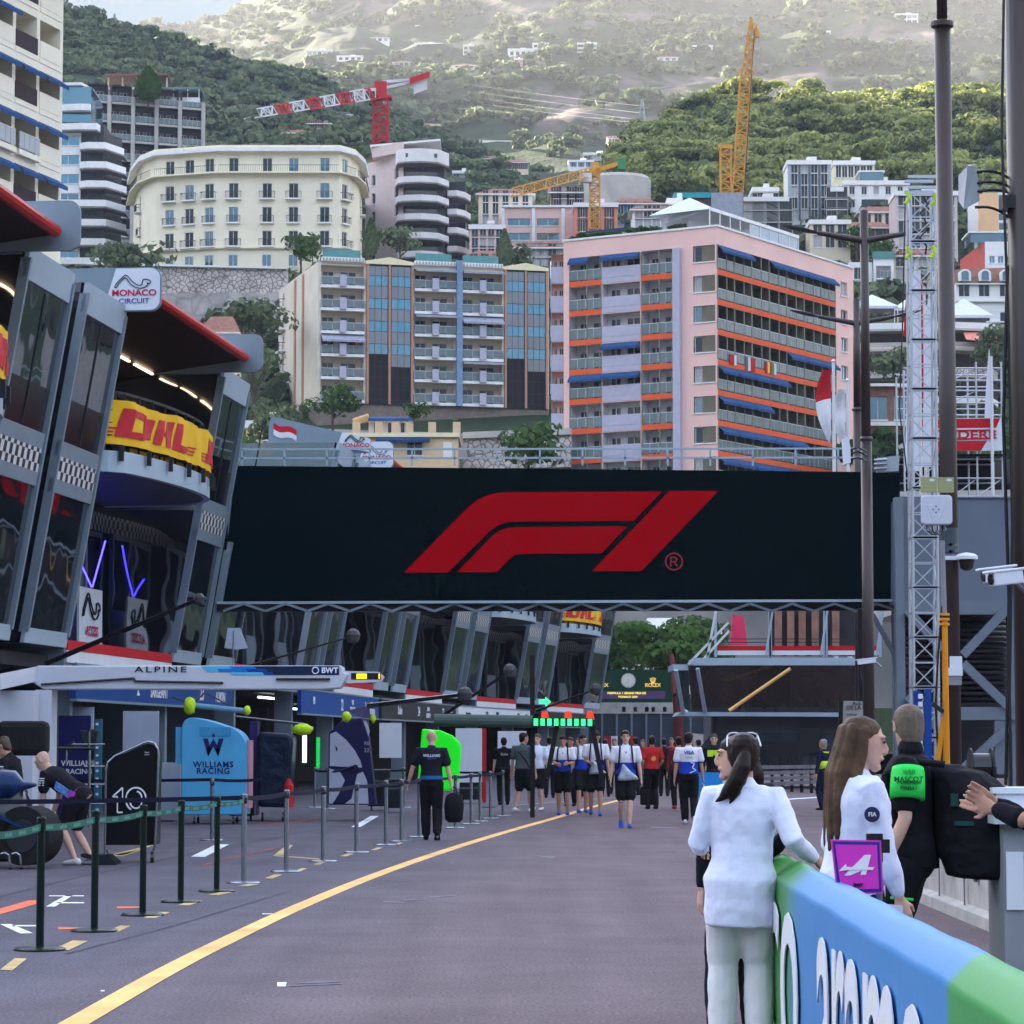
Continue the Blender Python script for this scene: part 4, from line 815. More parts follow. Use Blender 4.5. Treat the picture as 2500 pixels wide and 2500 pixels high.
def f(m):
    z = Zp(246,Y); m.box(X_(215),X_(345),Y+3,Y+12,z,z+2.6,GRY); m.box(X_(215),X_(352),Y+2.5,Y+13,z+2.6,z+2.9,WHITE)
    for a, c in ((250,320),(330,395)):
        for px in (a, (a+c)/2, c): m.cb((X_(px),Y+6,z+4.0), .25, .25, 2.8, BEI)
        m.box(X_(a)-.4,X_(c)+.4,Y+4,Y+11,z+5.4,z+5.6,BRK)
    m.box(X_(380),X_(480),Y+4,Y+11,z,z+1.5,WHITE); m.box(X_(375),X_(482),Y+3.6,Y+11,z+3.0,z+3.2,mat('teal_glass_rail',(.12,.30,.30)))
    for px in (380,415,450,478): m.cb((X_(px),Y+4,z+1.5), .15, .15, 3, WHITE)
b3.part('roof_terrace', f)
tree('cypress_tree', 'bushy clipped tree standing on the roof terrace of the grey frame block', 362, 250, 478, 5.4, 2.0, 'cypress', LEAF3, n=500)
# tall block with curved balconies
Y = 430.0; X_ = lambda px: Xp(px, Y, 500); zb = Zp(660, Y); zt = Zp(372, Y); b5 = Bd('apartment_block', 'mauve apartment tower with stacked curved white balconies behind the glass bay block', 'apartment block', (X_(900),Y,zb)); S = 2.85
P, Q = (X_(884),Y+9), (X_(985),Y); L = math.hypot(Q[0]-P[0],Q[1]-P[1]); zr = [Zp(432,Y)-S*k for k in range(6)]; MV = mat('warm_mauve_render', (.62,.50,.46), .8, var=.05)
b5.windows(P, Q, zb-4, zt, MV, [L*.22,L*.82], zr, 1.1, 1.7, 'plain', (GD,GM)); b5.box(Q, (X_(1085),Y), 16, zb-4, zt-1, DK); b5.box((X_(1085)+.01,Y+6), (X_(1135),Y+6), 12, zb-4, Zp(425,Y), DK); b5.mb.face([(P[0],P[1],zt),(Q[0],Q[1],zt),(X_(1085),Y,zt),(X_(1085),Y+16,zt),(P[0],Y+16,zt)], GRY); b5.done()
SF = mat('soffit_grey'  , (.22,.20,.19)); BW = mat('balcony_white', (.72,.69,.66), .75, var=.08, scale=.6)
for k in range(7):
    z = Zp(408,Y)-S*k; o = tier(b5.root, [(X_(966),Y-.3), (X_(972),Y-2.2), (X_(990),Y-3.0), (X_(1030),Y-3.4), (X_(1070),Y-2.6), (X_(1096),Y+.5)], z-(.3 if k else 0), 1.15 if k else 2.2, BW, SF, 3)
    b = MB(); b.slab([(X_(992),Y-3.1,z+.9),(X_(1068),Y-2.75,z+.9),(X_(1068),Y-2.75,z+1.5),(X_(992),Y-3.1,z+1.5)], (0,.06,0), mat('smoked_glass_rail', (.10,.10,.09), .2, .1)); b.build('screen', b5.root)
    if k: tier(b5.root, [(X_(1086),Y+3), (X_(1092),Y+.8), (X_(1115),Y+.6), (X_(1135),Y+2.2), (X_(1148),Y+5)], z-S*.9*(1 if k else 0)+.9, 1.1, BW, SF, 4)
b5.part('roof', lambda m: (m.slab([(X_(905),Y+4,zt),(X_(985),Y-.3,zt),(X_(985),Y+6,zt),(X_(905),Y+12,zt)], (0,0,1.6), MV), m.slab([(X_(900),Y+3.5,zt+1.6),(X_(1075),Y-.9,zt+1.6),(X_(1075),Y+10,zt+1.6),(X_(900),Y+12,zt+1.6)], (0,0,.3), WHITE)))
# villas at the foot of the glass bay block
Y = 262.0; X_ = lambda px: Xp(px, Y, 1080); AP = mat('apricot_villa_render', (.74,.53,.32), .8, var=.06)
b = Bd('villa', 'apricot villa with navy awnings and a balustraded roof terrace above the screen', 'villa', (X_(862),Y,Zp(1150,Y))); zt = Zp(1068,Y)
b.windows((X_(840),Y), (X_(1118),Y), Zp(1160,Y)-3, zt, AP, [X_(942)-X_(840), X_(1012)-X_(840)], [Zp(1112,Y)], 1.5, 1.3, 'fr', (GD,GM)); b.box((X_(840),Y),(X_(1118),Y),9,Zp(1160,Y)-3,zt,AP,False); b.put(awn(X_(1050)-X_(918), mat('navy_awning',(.02,.05,.13)), .9, .5), 'awning', (X_(840),Y), (X_(1118),Y), X_(918)-X_(840), Zp(1064,Y)); b.done()
b.part('shutter', lambda m: m.box(X_(1082),X_(1103),Y-.08,Y-.01,Zp(1116,Y),Zp(1080,Y),WHITE))
def f(m):
    m.box(X_(836),X_(1122),Y-.4,Y+9.2,zt+.01,zt+.4,YEL)
    for px in (870,925,965,1000,1055,1115): m.cb((X_(px),Y-.1,zt+.9), .7, .5, 1.0, AP)
b.part('cornice', f)
b = Bd('villa', 'small penthouse with navy striped awning on the apricot villa terrace', 'villa', (X_(890),Y+6,zt+.41)); b.windows((X_(893),Y+5),(X_(1000),Y+5), zt+.41, zt+2.3, MAU, [.9,2.2,3.4], [zt+.5], .9, 1.5, 'fr', (GM,GD)); b.box((X_(893),Y+5),(X_(1000),Y+5),4,zt+.41,zt+2.3,MAU,False); b.put(awn(X_(1008)-X_(893), BLUEA, .8, .3), 'awning', (X_(893),Y+5),(X_(1000),Y+5), 0, zt+2.5); b.done()
b.part('roof', lambda m: m.hexa([(X_(855),Y+3.6,zt+2.0),(X_(893),Y+3.6,zt+2.5),(X_(893),Y+8,zt+2.5),(X_(855),Y+8,zt+2.0),(X_(855),Y+3.6,zt+2.15),(X_(893),Y+3.6,zt+2.65),(X_(893),Y+8,zt+2.65),(X_(855),Y+8,zt+2.15)], AP))
house(600, 700, 1045, 1130, 270, ORW, 'flat', 3, 2, 'peach low house left of the apricot villa behind the screen', None, cat='house', group=None)
house(492, 575, 812, 860, 330, CREAM, 'hip', 3, 1, 'little cream house with a dark red roof under the retaining wall', None, rise=2.4, group=None)
for k, (px, py, Y, h, r, kd, lb) in enumerate((
 (640,850,345,7,4.5,'round','dark tree beside the little red roofed house'),(590,870,340,8,4,'round','broad tree right of the canopy tip of the near balcony'),(615,1010,300,9,3.5,'round','tall dark tree at the left foot of the glass bay block'),
 (290,690,375,7,5,'round','bushy tree at the left end of the retaining wall'),(330,655,392,5,6,'round','dark rounded shrubbery at the foot of the cream hotel'),(735,650,350,5,3.2,'round','leafy tree on the terrace left of the glass bay block roof'),
 (812,1040,280,5,3,'round','light green banana palm clump in front of the glass bay block'),(1010,1060,262,3.4,1.6,'round','small palm on the apricot villa terrace'),(1290,1120,255,4.5,4,'round','wide dark shrub in front of the garden wall right of the screen top'),
 (672,1075,262,4,3,'round','scrubby bushes above the peach low house'),(905,632,370,5,1.0,'cypress','slim cypress before the mauve tower'),(1232,655,380,5,1.0,'cypress','slim cypress beside the pink villa'),(733,628,395,3.2,.7,'cypress','left of two tiny cypresses in front of the cream hotel'),(764,630,395,3.2,.7,'cypress','right of two tiny cypresses in front of the cream hotel'),
 (1262,650,385,4,3.5,'round','round bush on the terrace above the second glass bay'),(975,640,380,6,3.5,'round','palm like bush under the curved balconies'),(2035,690,415,4,3.6,'round','green shrubs at the far right end of the pink tower roof'),(2150,670,408,6,3.4,'round','pale spreading tree before the cream villa with green shutters'),(2090,640,425,7,3.5,'round','olive tree left of the near street lamp top'),(2430,880,340,5,4,'round','green bush under the brown mansard building'),(2180,905,330,4,4,'round','dark ivy bush on the terrace right of the pink tower'),
 (1640,690,255,1.6,1.6,'round','pot plant hedge at the tower roof corner'))):
    if k == 21: continue
    tree('cypress_tree' if kd == 'cypress' else 'tree', lb, px, py, Y, h, r, kd, LEAF3 if k in (5,6,7,8,16,17,18) else LEAF2, n=480, seed=k)
# right hand cluster
Y = 400.0; X_ = lambda px: Xp(px, Y, 650)
b = Bd('apartment_block', 'white block with glass topped terraces and planted balconies right of the pink tower', 'apartment block', (X_(2083),Y,Zp(740,Y))); zt = Zp(634,Y)
b.windows((X_(2078),Y),(X_(2130),Y), Zp(760,Y), Zp(640,Y), WHITE, [X_(2095)-X_(2078)], [Zp(682,Y),Zp(716,Y)], 1.2, 1.7, 'fr', (GM,GD)); P, Q = (X_(2130)+.01,Y-.8), (X_(2180),Y-.8); b.wall(P, Q, Zp(760,Y), zt, WHITE, [(.4,2.5,Zp(682,Y)+i*-2.1*1.0,Zp(682,Y)+1.8-i*2.1,'open') for i in range(2)])
for i in range(2): b.put(cell_mesh(2.1,1.8,1.2,WHITE,WHITE,.2,'glass',RAILG,.3,door=GS), 'balcony', P, Q, .4, Zp(682,Y)-i*2.1)
b.box((X_(2078),Y+.01),(X_(2180),Y+.01),9,Zp(760,Y),zt,WHITE,False); b.done(); b.part('railing', lambda m: m.box(X_(2128),X_(2182),Y-1,Y-.9,zt,zt+1.0,mat('teal_glass_rail',(.12,.30,.30))))
b = Bd('apartment_block', 'sunlit yellow end wall with dark stacked balconies behind the right dark pole', 'apartment block', (Xp(2388,430,500),430,Zp(600,430))); P, Q, R_ = (Xp(2388,430,500),430), (Xp(2436,430,500),430), (Xp(2495,430,500),430); zt = Zp(470,430)
b.wall(P, Q, Zp(640,430), zt, ORW); zs = [Zp(492+23*k,430) for k in range(6)]; b.wall(Q, R_, Zp(640,430), zt, WHITE, [(.1,3.6,z-.0,z+1.1,'open') for z in zs])  # end wall: apricot colour stands in for low sunlight on it
for z in zs: b.put(cell_mesh(3.5,1.1,1.0,WHITE,WHITE,.3,'glass',RAILG,0,door=GD), 'balcony', Q, R_, .1, z)
b.box(P, R_, 10, Zp(640,430), zt, WHITE, False); b.done()
Y = 398.0; X_ = lambda px: Xp(px, Y, 650); b = Bd('villa', 'white villa with glass roof lounge and a red flank above the brown mansard', 'villa', (X_(2365),Y,Zp(690,Y))); P, Q = (X_(2405),Y), (X_(2500),Y)
b.windows(P, Q, Zp(700,Y), Zp(590,Y), WHITE, [1.0,2.2,3.3], [Zp(642,Y)], .8, 1.0, 'fr', (GB,GS)); b.mb.face([(X_(2358),Y+5,Zp(700,Y)),(P[0],Y,Zp(700,Y)),(P[0],Y,Zp(590,Y)),(X_(2358),Y+5,Zp(620,Y))], mat('coral_render', (.60,.13,.10), .8)); b.box(P,Q,9,Zp(700,Y),Zp(590,Y),WHITE,False); b.done()
b.part('glass_lounge', lambda m: (m.box(X_(2372),X_(2500),Y+.5,Y+6,Zp(592,Y)+.1,Zp(568,Y),GS), m.box(X_(2366),X_(2500),Y+.1,Y+6.5,Zp(568,Y),Zp(564,Y),WHITE)))
Y = 385.0; X_ = lambda px: Xp(px, Y, 700); b = Bd('apartment_block', 'ornate white building with a brown mansard and arched dormer windows', 'apartment block', (X_(2335),Y,Zp(900,Y))); P, Q = (X_(2335),Y), (X_(2500),Y)
cs = [X_(p)-X_(2335) for p in (2354,2403,2454)]; b.windows(P, Q, Zp(920,Y), Zp(690,Y), MW, cs, [Zp(724,Y), Zp(760,Y)-1.8, Zp(806,Y)-1.8, Zp(860,Y)-1.8], 1.5, 1.7, 'fr', (GM,GD,GS)); b.box(P,Q,9,Zp(920,Y),Zp(690,Y),MW,False); b.done()
def f(m):
    m.hexa([(P[0],Y-.3,Zp(690,Y)),(Q[0],Y-.3,Zp(690,Y)),(Q[0],Y+6,Zp(690,Y)),(P[0],Y+6,Zp(690,Y)),(P[0],Y+.6,Zp(656,Y)),(Q[0],Y+.6,Zp(650,Y)),(Q[0],Y+5,Zp(650,Y)),(P[0],Y+5,Zp(656,Y))], BRK)
b.part('roof', f)
for c in cs:
    m_ = MB(); x = P[0]+c; z = Zp(688,Y); arc = [(x+.8*math.cos(a), z+1.0+.6*math.sin(a)) for a in [math.pi*i/10 for i in range(11)]]; m_.slab([(x+.8,Y-.9,z)]+[(p,Y-.9,q) for p, q in arc]+[(x-.8,Y-.9,z)], (0,1.2,0), WHITE); m_.slab([(x+.5,Y-.95,z+.1)]+[(x+(p-x)*.62,Y-.95,z+1.0+(q-z-1.0)*.62) for p, q in arc]+[(x-.5,Y-.95,z+.1)], (0,.04,0), GS); m_.build('dormer', b.root)
b.part('ledge', lambda m: [m.box(P[0]-.2,Q[0],Y-.5,Y-.01,Zp(p,Y)-.2,Zp(p,Y),WHITE) for p in (692,734,785,838)])
# terraced restaurant block with tents
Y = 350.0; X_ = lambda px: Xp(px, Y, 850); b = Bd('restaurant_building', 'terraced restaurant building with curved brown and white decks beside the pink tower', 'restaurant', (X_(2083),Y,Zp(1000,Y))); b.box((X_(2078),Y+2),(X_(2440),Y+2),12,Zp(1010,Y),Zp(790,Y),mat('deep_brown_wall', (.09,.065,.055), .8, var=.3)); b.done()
for k, (py, hp, mm, ex) in enumerate(((790,1.0,WHITE,0),(838,.7,GRY,0),(850,.5,PK,.4),(905,1.1,STONE,1.0),(975,.9,WHITE,.5))):
    tier(b.root, [(X_(2078),Y-ex),(X_(2200),Y-.8-ex),(X_(2330),Y-1.4-ex),(X_(2420),Y-.4-ex),(X_(2442),Y+2)], Zp(py,Y)-hp, hp, mm, GRY, 3, 'terrace')
b.part('window_band', lambda m: [m.box(X_(p),X_(p+38),Y+1.85,Y+1.99,Zp(887,Y),Zp(860,Y),GS) for p in (2086,2132,2178,2300)])
b.part('awning', lambda m: m.hexa([(X_(2350),Y-3,Zp(838,Y)),(X_(2442),Y-2,Zp(842,Y)),(X_(2425),Y+1,Zp(802,Y)),(X_(2350),Y+1,Zp(798,Y)),(X_(2350),Y-3,Zp(836,Y)),(X_(2442),Y-2,Zp(840,Y)),(X_(2425),Y+1,Zp(800,Y)),(X_(2350),Y+1,Zp(796,Y))], SAL))
for k, (pa, pb, pt, pe, lb) in enumerate(((2082,2195,708,745,'white pointed tent on the terrace just right of the pink tower'),(2185,2275,715,750,'white pointed tent half hidden behind the lattice tower'),(2300,2428,718,768,'large white pointed tent right of the tall dark pole'))):
    x0, x1 = X_(pa), X_(pb); t = thing('marquee_tent', lb, 'tent', (x0,Y+1,Zp(770,Y)), 0, 'white terrace tents'); m_ = MB(); c = ((x0+x1)/2, Y+3.5, Zp(pt,Y)); e = Zp(pe,Y); A = [(x0,Y+.4,e),(x1,Y+.4,e),(x1,Y+6.6,e),(x0,Y+6.6,e)]
    for i in range(4): m_.face([A[i],A[(i+1)%4],c], TW)
    m_.box(x0,x1,Y+.36,Y+.4,e-.35,e,TW); m_.build('tent_roof', t); m_ = MB()
    for x in (x0+.05, x1-.05): m_.box(x-.05,x+.05,Y+.42,Y+.52,Zp(785,Y),e-.01,WHITE)
    m_.build('tent_frame', t)
# brown modern block lower right of pink tower with flags in front
Y = 290.0; X_ = lambda px: Xp(px, Y, 1000); b = Bd('apartment_block', 'dark red brick block with white window frames behind the white flags', 'apartment block', (X_(2045),Y,5)); 
b.windows((X_(2045),Y-4),(X_(2100),Y-4), 5, Zp(930,Y), BRK, [1.1], [Zp(998,Y),Zp(1080,Y),Zp(1160,Y)], .9, 1.9, 'fr', (GS,GD)); b.box((X_(2045),Y-4),(X_(2100),Y-4),10,5,Zp(930,Y),BRK,False); b.done()
b = Bd('hotel_building', 'low brick building with big panes and white curved balconies beside the near lamp post', 'hotel', (X_(2100),Y,5)); P, Q = (X_(2105),Y), (X_(2230),Y)
b.windows(P, Q, 5, Zp(945,Y), BRK, [1.6,4.2], [Zp(1025,Y),Zp(1115,Y)], 1.9, 2.4, 'fr', (GM,GS)); b.box(P,Q,9,5,Zp(945,Y),BRK,False); b.done(); b.part('cornice', lambda m: m.box(P[0],Q[0],Y-.7,Y+9,Zp(945,Y)+.01,Zp(938,Y),WHITE))
b.part('frame', lambda m: m.box(P[0],Q[0],Y-.35,Y-.01,Zp(1040,Y),Zp(1030,Y),WHITE))
for x in (P[0]+1.6, P[0]+4.2): tier(b.root, [(x-1.3,Y-.1),(x-.9,Y-1.0),(x+.9,Y-1.0),(x+1.3,Y-.1)], Zp(1112,Y), 1.2, WHITE, WHITE, .05)
# stepped building with a teal glazed roof, behind the tent
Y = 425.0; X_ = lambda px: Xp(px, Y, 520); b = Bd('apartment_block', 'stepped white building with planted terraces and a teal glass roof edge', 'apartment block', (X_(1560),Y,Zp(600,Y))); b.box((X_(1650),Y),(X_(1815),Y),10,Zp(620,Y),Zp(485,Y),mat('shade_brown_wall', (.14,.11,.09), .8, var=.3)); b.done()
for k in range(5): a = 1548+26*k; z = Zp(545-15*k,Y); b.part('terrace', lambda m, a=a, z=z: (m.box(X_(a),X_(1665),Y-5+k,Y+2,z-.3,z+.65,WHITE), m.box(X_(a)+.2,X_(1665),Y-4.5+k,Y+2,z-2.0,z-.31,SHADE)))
b.part('glass_roof', lambda m: (m.box(X_(1645),X_(1735),Y-.7,Y+9,Zp(485,Y)+.02,Zp(472,Y),mat('teal_glass', (.05,.38,.42), .1, .4, .1)), m.box(X_(1735)+.02,X_(1812),Y-1.2,Y+6,Zp(560,Y),Zp(474,Y),mat('grey_cladding', (.30,.32,.37), .6, .2, .1))))
house(1838,1900,468,496,452,WHITE,'flat',3,1,'white rooftop house with a stepped terrace under the tall yellow crane',None,ww=1.8,group='houses of the upper town')
# ------------------------------------------------------------- cranes and pylons
def lattice(m, A, B, w, n, mm, r=.07, up=None, tri=False):
    A, B = Vector(A), Vector(B); d = (B-A).normalized(); u = Vector(up or ((0,0,1) if abs(d.z) < .8 else (0,1,0))); s = d.cross(u).normalized(); u = s.cross(d).normalized()
    C = [s*w/2+u*w/2, -s*w/2+u*w/2, -s*w/2-u*w/2, s*w/2-u*w/2] if not tri else [s*w/2-u*w/2, -s*w/2-u*w/2, u*w/2]
    for c in C: m.beam(A+c, B+c, r*1.5, r*1.5, mm)
    L = (B-A).length
    for i in range(n):
        a, b = A+d*L*i/n, A+d*L*(i+1)/n
        for k in range(len(C)):
            c, e = C[k], C[(k+1) % len(C)]; m.beam(a+c, b+e, r, r, mm) if i % 2 else m.beam(a+e, b+c, r, r, mm); m.beam(a+c, a+e, r, r, mm)
CR, CW_, CY = mat('crane_red', (.50,.02,.025), .5, var=.1), mat('crane_white', (.62,.62,.62), .5, var=.05), mat('crane_yellow', (.62,.30,.04), .55, var=.15)
Y = 520; t = thing('tower_crane', 'red and white tower crane above the mauve tower', 'crane', tuple(W(928,420,Y))); m_ = MB(); lattice(m_, W(928,420,Y), W(930,245,Y), 2.6, 11, CR, .22); m_.build('mast', t)
A, B = W(925,225,Y), W(628,276,Y-30); m_ = MB()
for i in range(8): lattice(m_, A.lerp(B,i/8), A.lerp(B,(i+1)/8-.002), 2.1-.09*i, 3, (CW_,CR)[(i+1) % 2], .17, tri=True)
m_.build('jib', t); m_ = MB(); m_.cb(W(927,240,Y), 4.5, 3, .5, CR); m_.cb(W(930,222,Y), 2.2, 2.4, 3.2, CR); m_.beam(W(935,200,Y),W(1000,196,Y+2),.8,.5,CW_); m_.beam(W(935,216,Y),W(1000,202,Y+2),.8,.5,CW_); m_.hexa([W(1000,206,Y),W(1048,190,Y),W(1048,190,Y+3),W(1000,206,Y+3),W(1000,190,Y),W(1050,174,Y),W(1050,174,Y+3),W(1000,190,Y+3)], CR); m_.build('counter_jib', t)
m_ = MB(); m_.hexa([W(1010,230,Y+.5),W(1043,218,Y+.5),W(1043,218,Y+2),W(1010,230,Y+2),W(1010,206,Y+.5),W(1043,195,Y+.5),W(1043,195,Y+2),W(1010,206,Y+2)], CW_); m_.build('counterweight', t); m_ = MB(); m_.cb(W(902,230,Y-1.5), 2.4, 2, 1.9, CW_); m_.cb(W(904,231,Y-2.52), 1.7, .05, 1.3, GD); m_.build('cab', t)
Y = 430; t = thing('tower_crane', 'small yellow tower crane in front of the pink school', 'crane', tuple(W(1452,560,Y))); m_ = MB(); lattice(m_, W(1452,560,Y), W(1452,410,Y), 1.5, 11, CY, .13); m_.build('mast', t); m_ = MB(); A, B = W(1446,418,Y), W(1252,470,Y-12); lattice(m_, A, B, 1.25, 14, CY, .11, tri=True); m_.build('jib', t)
m_ = MB(); m_.beam(W(1446,420,Y),W(1510,400,Y),.9,.7,CY); m_.cb(W(1452,415,Y), 1.1, 1.4, 2.2, CY); m_.build('counter_jib', t); m_ = MB(); m_.cb(W(1518,402,Y), 1.2, 1.3, 1.6, mat('crane_green', (.05,.25,.10), .6)); m_.build('counterweight', t); m_ = MB(); m_.cb(W(1430,435,Y-1), 1.8, 1.4, 1.3, CW_); m_.build('cab', t)
Y = 440; t = thing('luffing_crane', 'tall yellow luffing crane with its jib raised almost upright', 'crane', tuple(W(1805,490,Y))); m_ = MB(); lattice(m_, W(1800,482,Y), W(1822,170,Y), 1.7, 20, CY, .13); lattice(m_, W(1822,170,Y), W(1838,60,Y), 1.2, 9, CY, .12); m_.beam(W(1835,70,Y),W(1833,42,Y),.5,.5,CY); m_.tube(W(1816,482,Y-1),W(1842,75,Y-1),.05,IRON,n=4); m_.build('jib', t)
m_ = MB(); lattice(m_, W(1772,480,Y), W(1771,362,Y), 1.6, 7, CY, .16); m_.cb(W(1771,360,Y), 2.1, 1.8, .6, CY); m_.beam(W(1765,478,Y),W(1800,478,Y),.7,.9,CY); m_.build('a_frame', t); m_ = MB(); m_.cb(W(1848,82,Y-.5),.7,.7,1.2,CY); m_.build('hook_block', t)
for px, py, pt, Y, lb in ((280,80,34,920,'power pylon on the skyline between the two hills'),(1568,335,242,700,'slim lattice pylon above the peach villa')):
    t = thing('power_pylon', lb, 'pylon', tuple(W(px,py,Y)), 0, 'power pylons'); m_ = MB(); PG = mat('pylon_steel', (.30,.33,.33), .6, .3); w = (py-pt)/F*Y; b_, tp = W(px,py+12,Y), W(px,pt,Y)
    for s in (-1,1): m_.beam(b_+Vector((s*w*.16,0,0)), tp+Vector((s*.15,0,0)), .3, .3, PG)
    for i in range(8): k = i/8; z = b_.lerp(tp,k); ww = w*.16*(1-k)+.15; z2 = b_.lerp(tp,k+.125); w2 = w*.16*(1-k-.125)+.15; m_.beam(z+Vector((-ww,0,0)), z2+Vector((w2,0,0)), .16, .16, PG); m_.beam(z+Vector((ww,0,0)), z2+Vector((-w2,0,0)), .16, .16, PG)
    m_.build('mast', t)
    for k in (.45,.62,.8): m_ = MB(); q = b_.lerp(tp,k); m_.beam(q-Vector((w*.17,0,0)), q+Vector((w*.17,0,0)), .22, .22, PG); m_.build('cross_arm', t)
t = thing('power_line', 'thin power cables sweeping down to the slim pylon', 'power cables', tuple(W(1060,180,1100)))
for i, (ya, yb) in enumerate(((185,258),(200,275),(212,292),(228,300))):
    m_ = MB(); pts = [W(1050+(1560-1050)*k/12, ya+(yb-ya)*(k/12)**.75, 1300-590*k/12) for k in range(13)]; m_.path(pts, .028, mat('cable_grey', (.2,.21,.22), .6), 4); m_.build('cable', t)
# ------------------------------------------------------------- pit building
NODE = {-1:(-11.0,33.0), 0:(-9.5,49.1), 1:(-7.75,65.2), 2:(-6.1,81.3), 3:(-4.75,97.4), 4:(-2.8,113.5), 5:(.15,129.6), 6:(3.6,145.7), 7:(4.5,149.2)}
FR = mat('grey_blue_frame', (.20,.25,.29), .45, .2, .06); FRL = mat('pale_frame', (.34,.42,.48), .45, .1, .05)
def wavy_glass():
    m = mat('reflective_facade_glass', (.012,.014,.018), .03, 0, 0, spec=1.0); n = m.node_tree.nodes; l = m.node_tree.links; b = n['Principled BSDF']
    t = n.new('ShaderNodeTexCoord'); z = n.new('ShaderNodeTexNoise'); z.inputs['Scale'].default_value = .8; z.inputs['Detail'].default_value = 1; l.new(t.outputs['Object'], z.inputs['Vector'])
    k = n.new('ShaderNodeBump'); k.inputs['Strength'].default_value = .35; k.inputs['Distance'].default_value = .06; l.new(z.outputs[0], k.inputs['Height']); l.new(k.outputs[0], b.inputs['Normal'])
    b.inputs['IOR'].default_value = 2.4; return m
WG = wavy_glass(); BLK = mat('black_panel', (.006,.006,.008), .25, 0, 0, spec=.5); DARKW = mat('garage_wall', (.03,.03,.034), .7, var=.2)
def checker_mat(name, sx, sz):
    m = bpy.data.materials.new(name); m.use_nodes = True; n = m.node_tree.nodes; l = m.node_tree.links; t = n.new('ShaderNodeTexCoord'); c = n.new('ShaderNodeTexChecker'); mp = n.new('ShaderNodeMapping')
    mp.inputs['Scale'].default_value = (.0001, sx, sz); mp.inputs['Location'].default_value = (.5, .5, .013); c.inputs['Scale'].default_value = 1; c.inputs[1].default_value = (.55,.55,.55,1); c.inputs[2].default_value = (.01,.01,.012,1)
    l.new(t.outputs['Object'], mp.inputs[0]); l.new(mp.outputs[0], c.inputs[0]); l.new(c.outputs[0], n['Principled BSDF'].inputs['Base Color']); return m
CHK = checker_mat('chequer_band', 5.5, 5.0)
RSTR = mat('red_strip', (.45,.012,.02), .5, var=.05); WSTR = mat('white_strip', (.62,.62,.64), .5, var=.05)
CANR = mat('canopy_red_edge', (.42,.015,.012), .35, var=.05); CANU = mat('canopy_underside', (.045,.022,.018), .5, var=.2)
STRIP = mat('warm_ceiling_strip', (.8,.7,.5), .5, var=0, emit=(1,.78,.5), es=.55); COOL = mat('garage_strip_light', (.8,.8,.8), .5, var=0, emit=(.8,.9,1), es=.7)
pit = thing('pit_building', 'long grey pit building with leaning glass bays, chequered bands and curved balconies', 'pit building', (-9.5,49.1,0))
def frame(k):
    P, Q = Vector((*NODE[k],0)), Vector((*NODE[k+1],0)); d = (Q-P).normalized(); o = Vector((d.y,-d.x,0)); L = (Q-P).length
    return (lambda s, out, z: P+d*(s*L/16.2)+o*out+Vector((0,0,z))), d, o
def lean(z, z0=3.4, z1=10.1, ov=1.15): return ov*(z-z0)/(z1-z0)
def fin(k, s0, s1, top=10.1):
    B, d, o = frame(k); m = MB(); q = lambda s, z, e=0: B(s, lean(z)+e, z); t = .09; PN = []
    panes = [(3.68,6.2,WG),(6.2,6.45,FR),(6.45,6.87,CHK),(6.87,7.15,FR),(7.15,7.95,BLK),(7.95,9.55,WG),(9.55,top,FRL),(3.4,3.68,FRL)]
    for z0, z1, mm in panes:
        if z0 >= top: continue
        z1 = min(z1, top); e = 0 if mm in (WG, BLK) else .05; a, b = (s0+.14, s1-.14) if mm in (WG, BLK, CHK) else (s0, s1)
        if mm in (WG, BLK, CHK): PN.append((q(a,z0,e), q(b,z0,e), q(b,z1,e), q(a,z1,e), mm)); continue
        m.slab([q(a,z0,e), q(b,z0,e), q(b,z1,e), q(a,z1,e)], -o*.08, mm)
    for s in (s0, s1-.1): m.slab([q(s,3.6,.09), q(s+.1,3.6,.09), q(s+.1,top-.2,.09), q(s,top-.2,.09)], -o*.18, FR)
    if s1-s0 > 2: m.slab([q((s0+s1)/2-.02,7.2,.02), q((s0+s1)/2+.02,7.2,.02), q((s0+s1)/2+.02,9.5,.02), q((s0+s1)/2-.02,9.5,.02)], -o*.03, IRON)
    for s in (s0+.01, s1-.01): m.face([B(s,-2,3.4), q(s,3.4,-.09), q(s,top,-.09), B(s,-2,top)], WG)
    m.face([B(s0,-2,top), q(s0,top), q(s1,top), B(s1,-2,top)], FR); m.face([B(s0,-2,3.4), q(s0,3.4), q(s1,3.4), B(s1,-2,3.4)], FR)
    lw = m.build('leaning_window', pit)
    for *P4, mm in PN: g = MB(); g.slab(P4, -o*.08, mm); g.build('chequer_panel' if mm is CHK else 'pane', lw)
CURVE = [(7.2,-1.5),(7.2,.85),(9,1.2),(11,1.42),(13,1.45),(14.4,1.25),(15.4,.75),(15.9,.05),(15.95,-1.5)]
def smooth(pts, n=3):
    for _ in range(n): pts = [pts[0]]+[p for a, b in zip(pts[:-1], pts[1:]) for p in ((a[0]*.75+b[0]*.25, a[1]*.75+b[1]*.25), (a[0]*.25+b[0]*.75, a[1]*.25+b[1]*.75))]+[pts[-1]]
    return pts
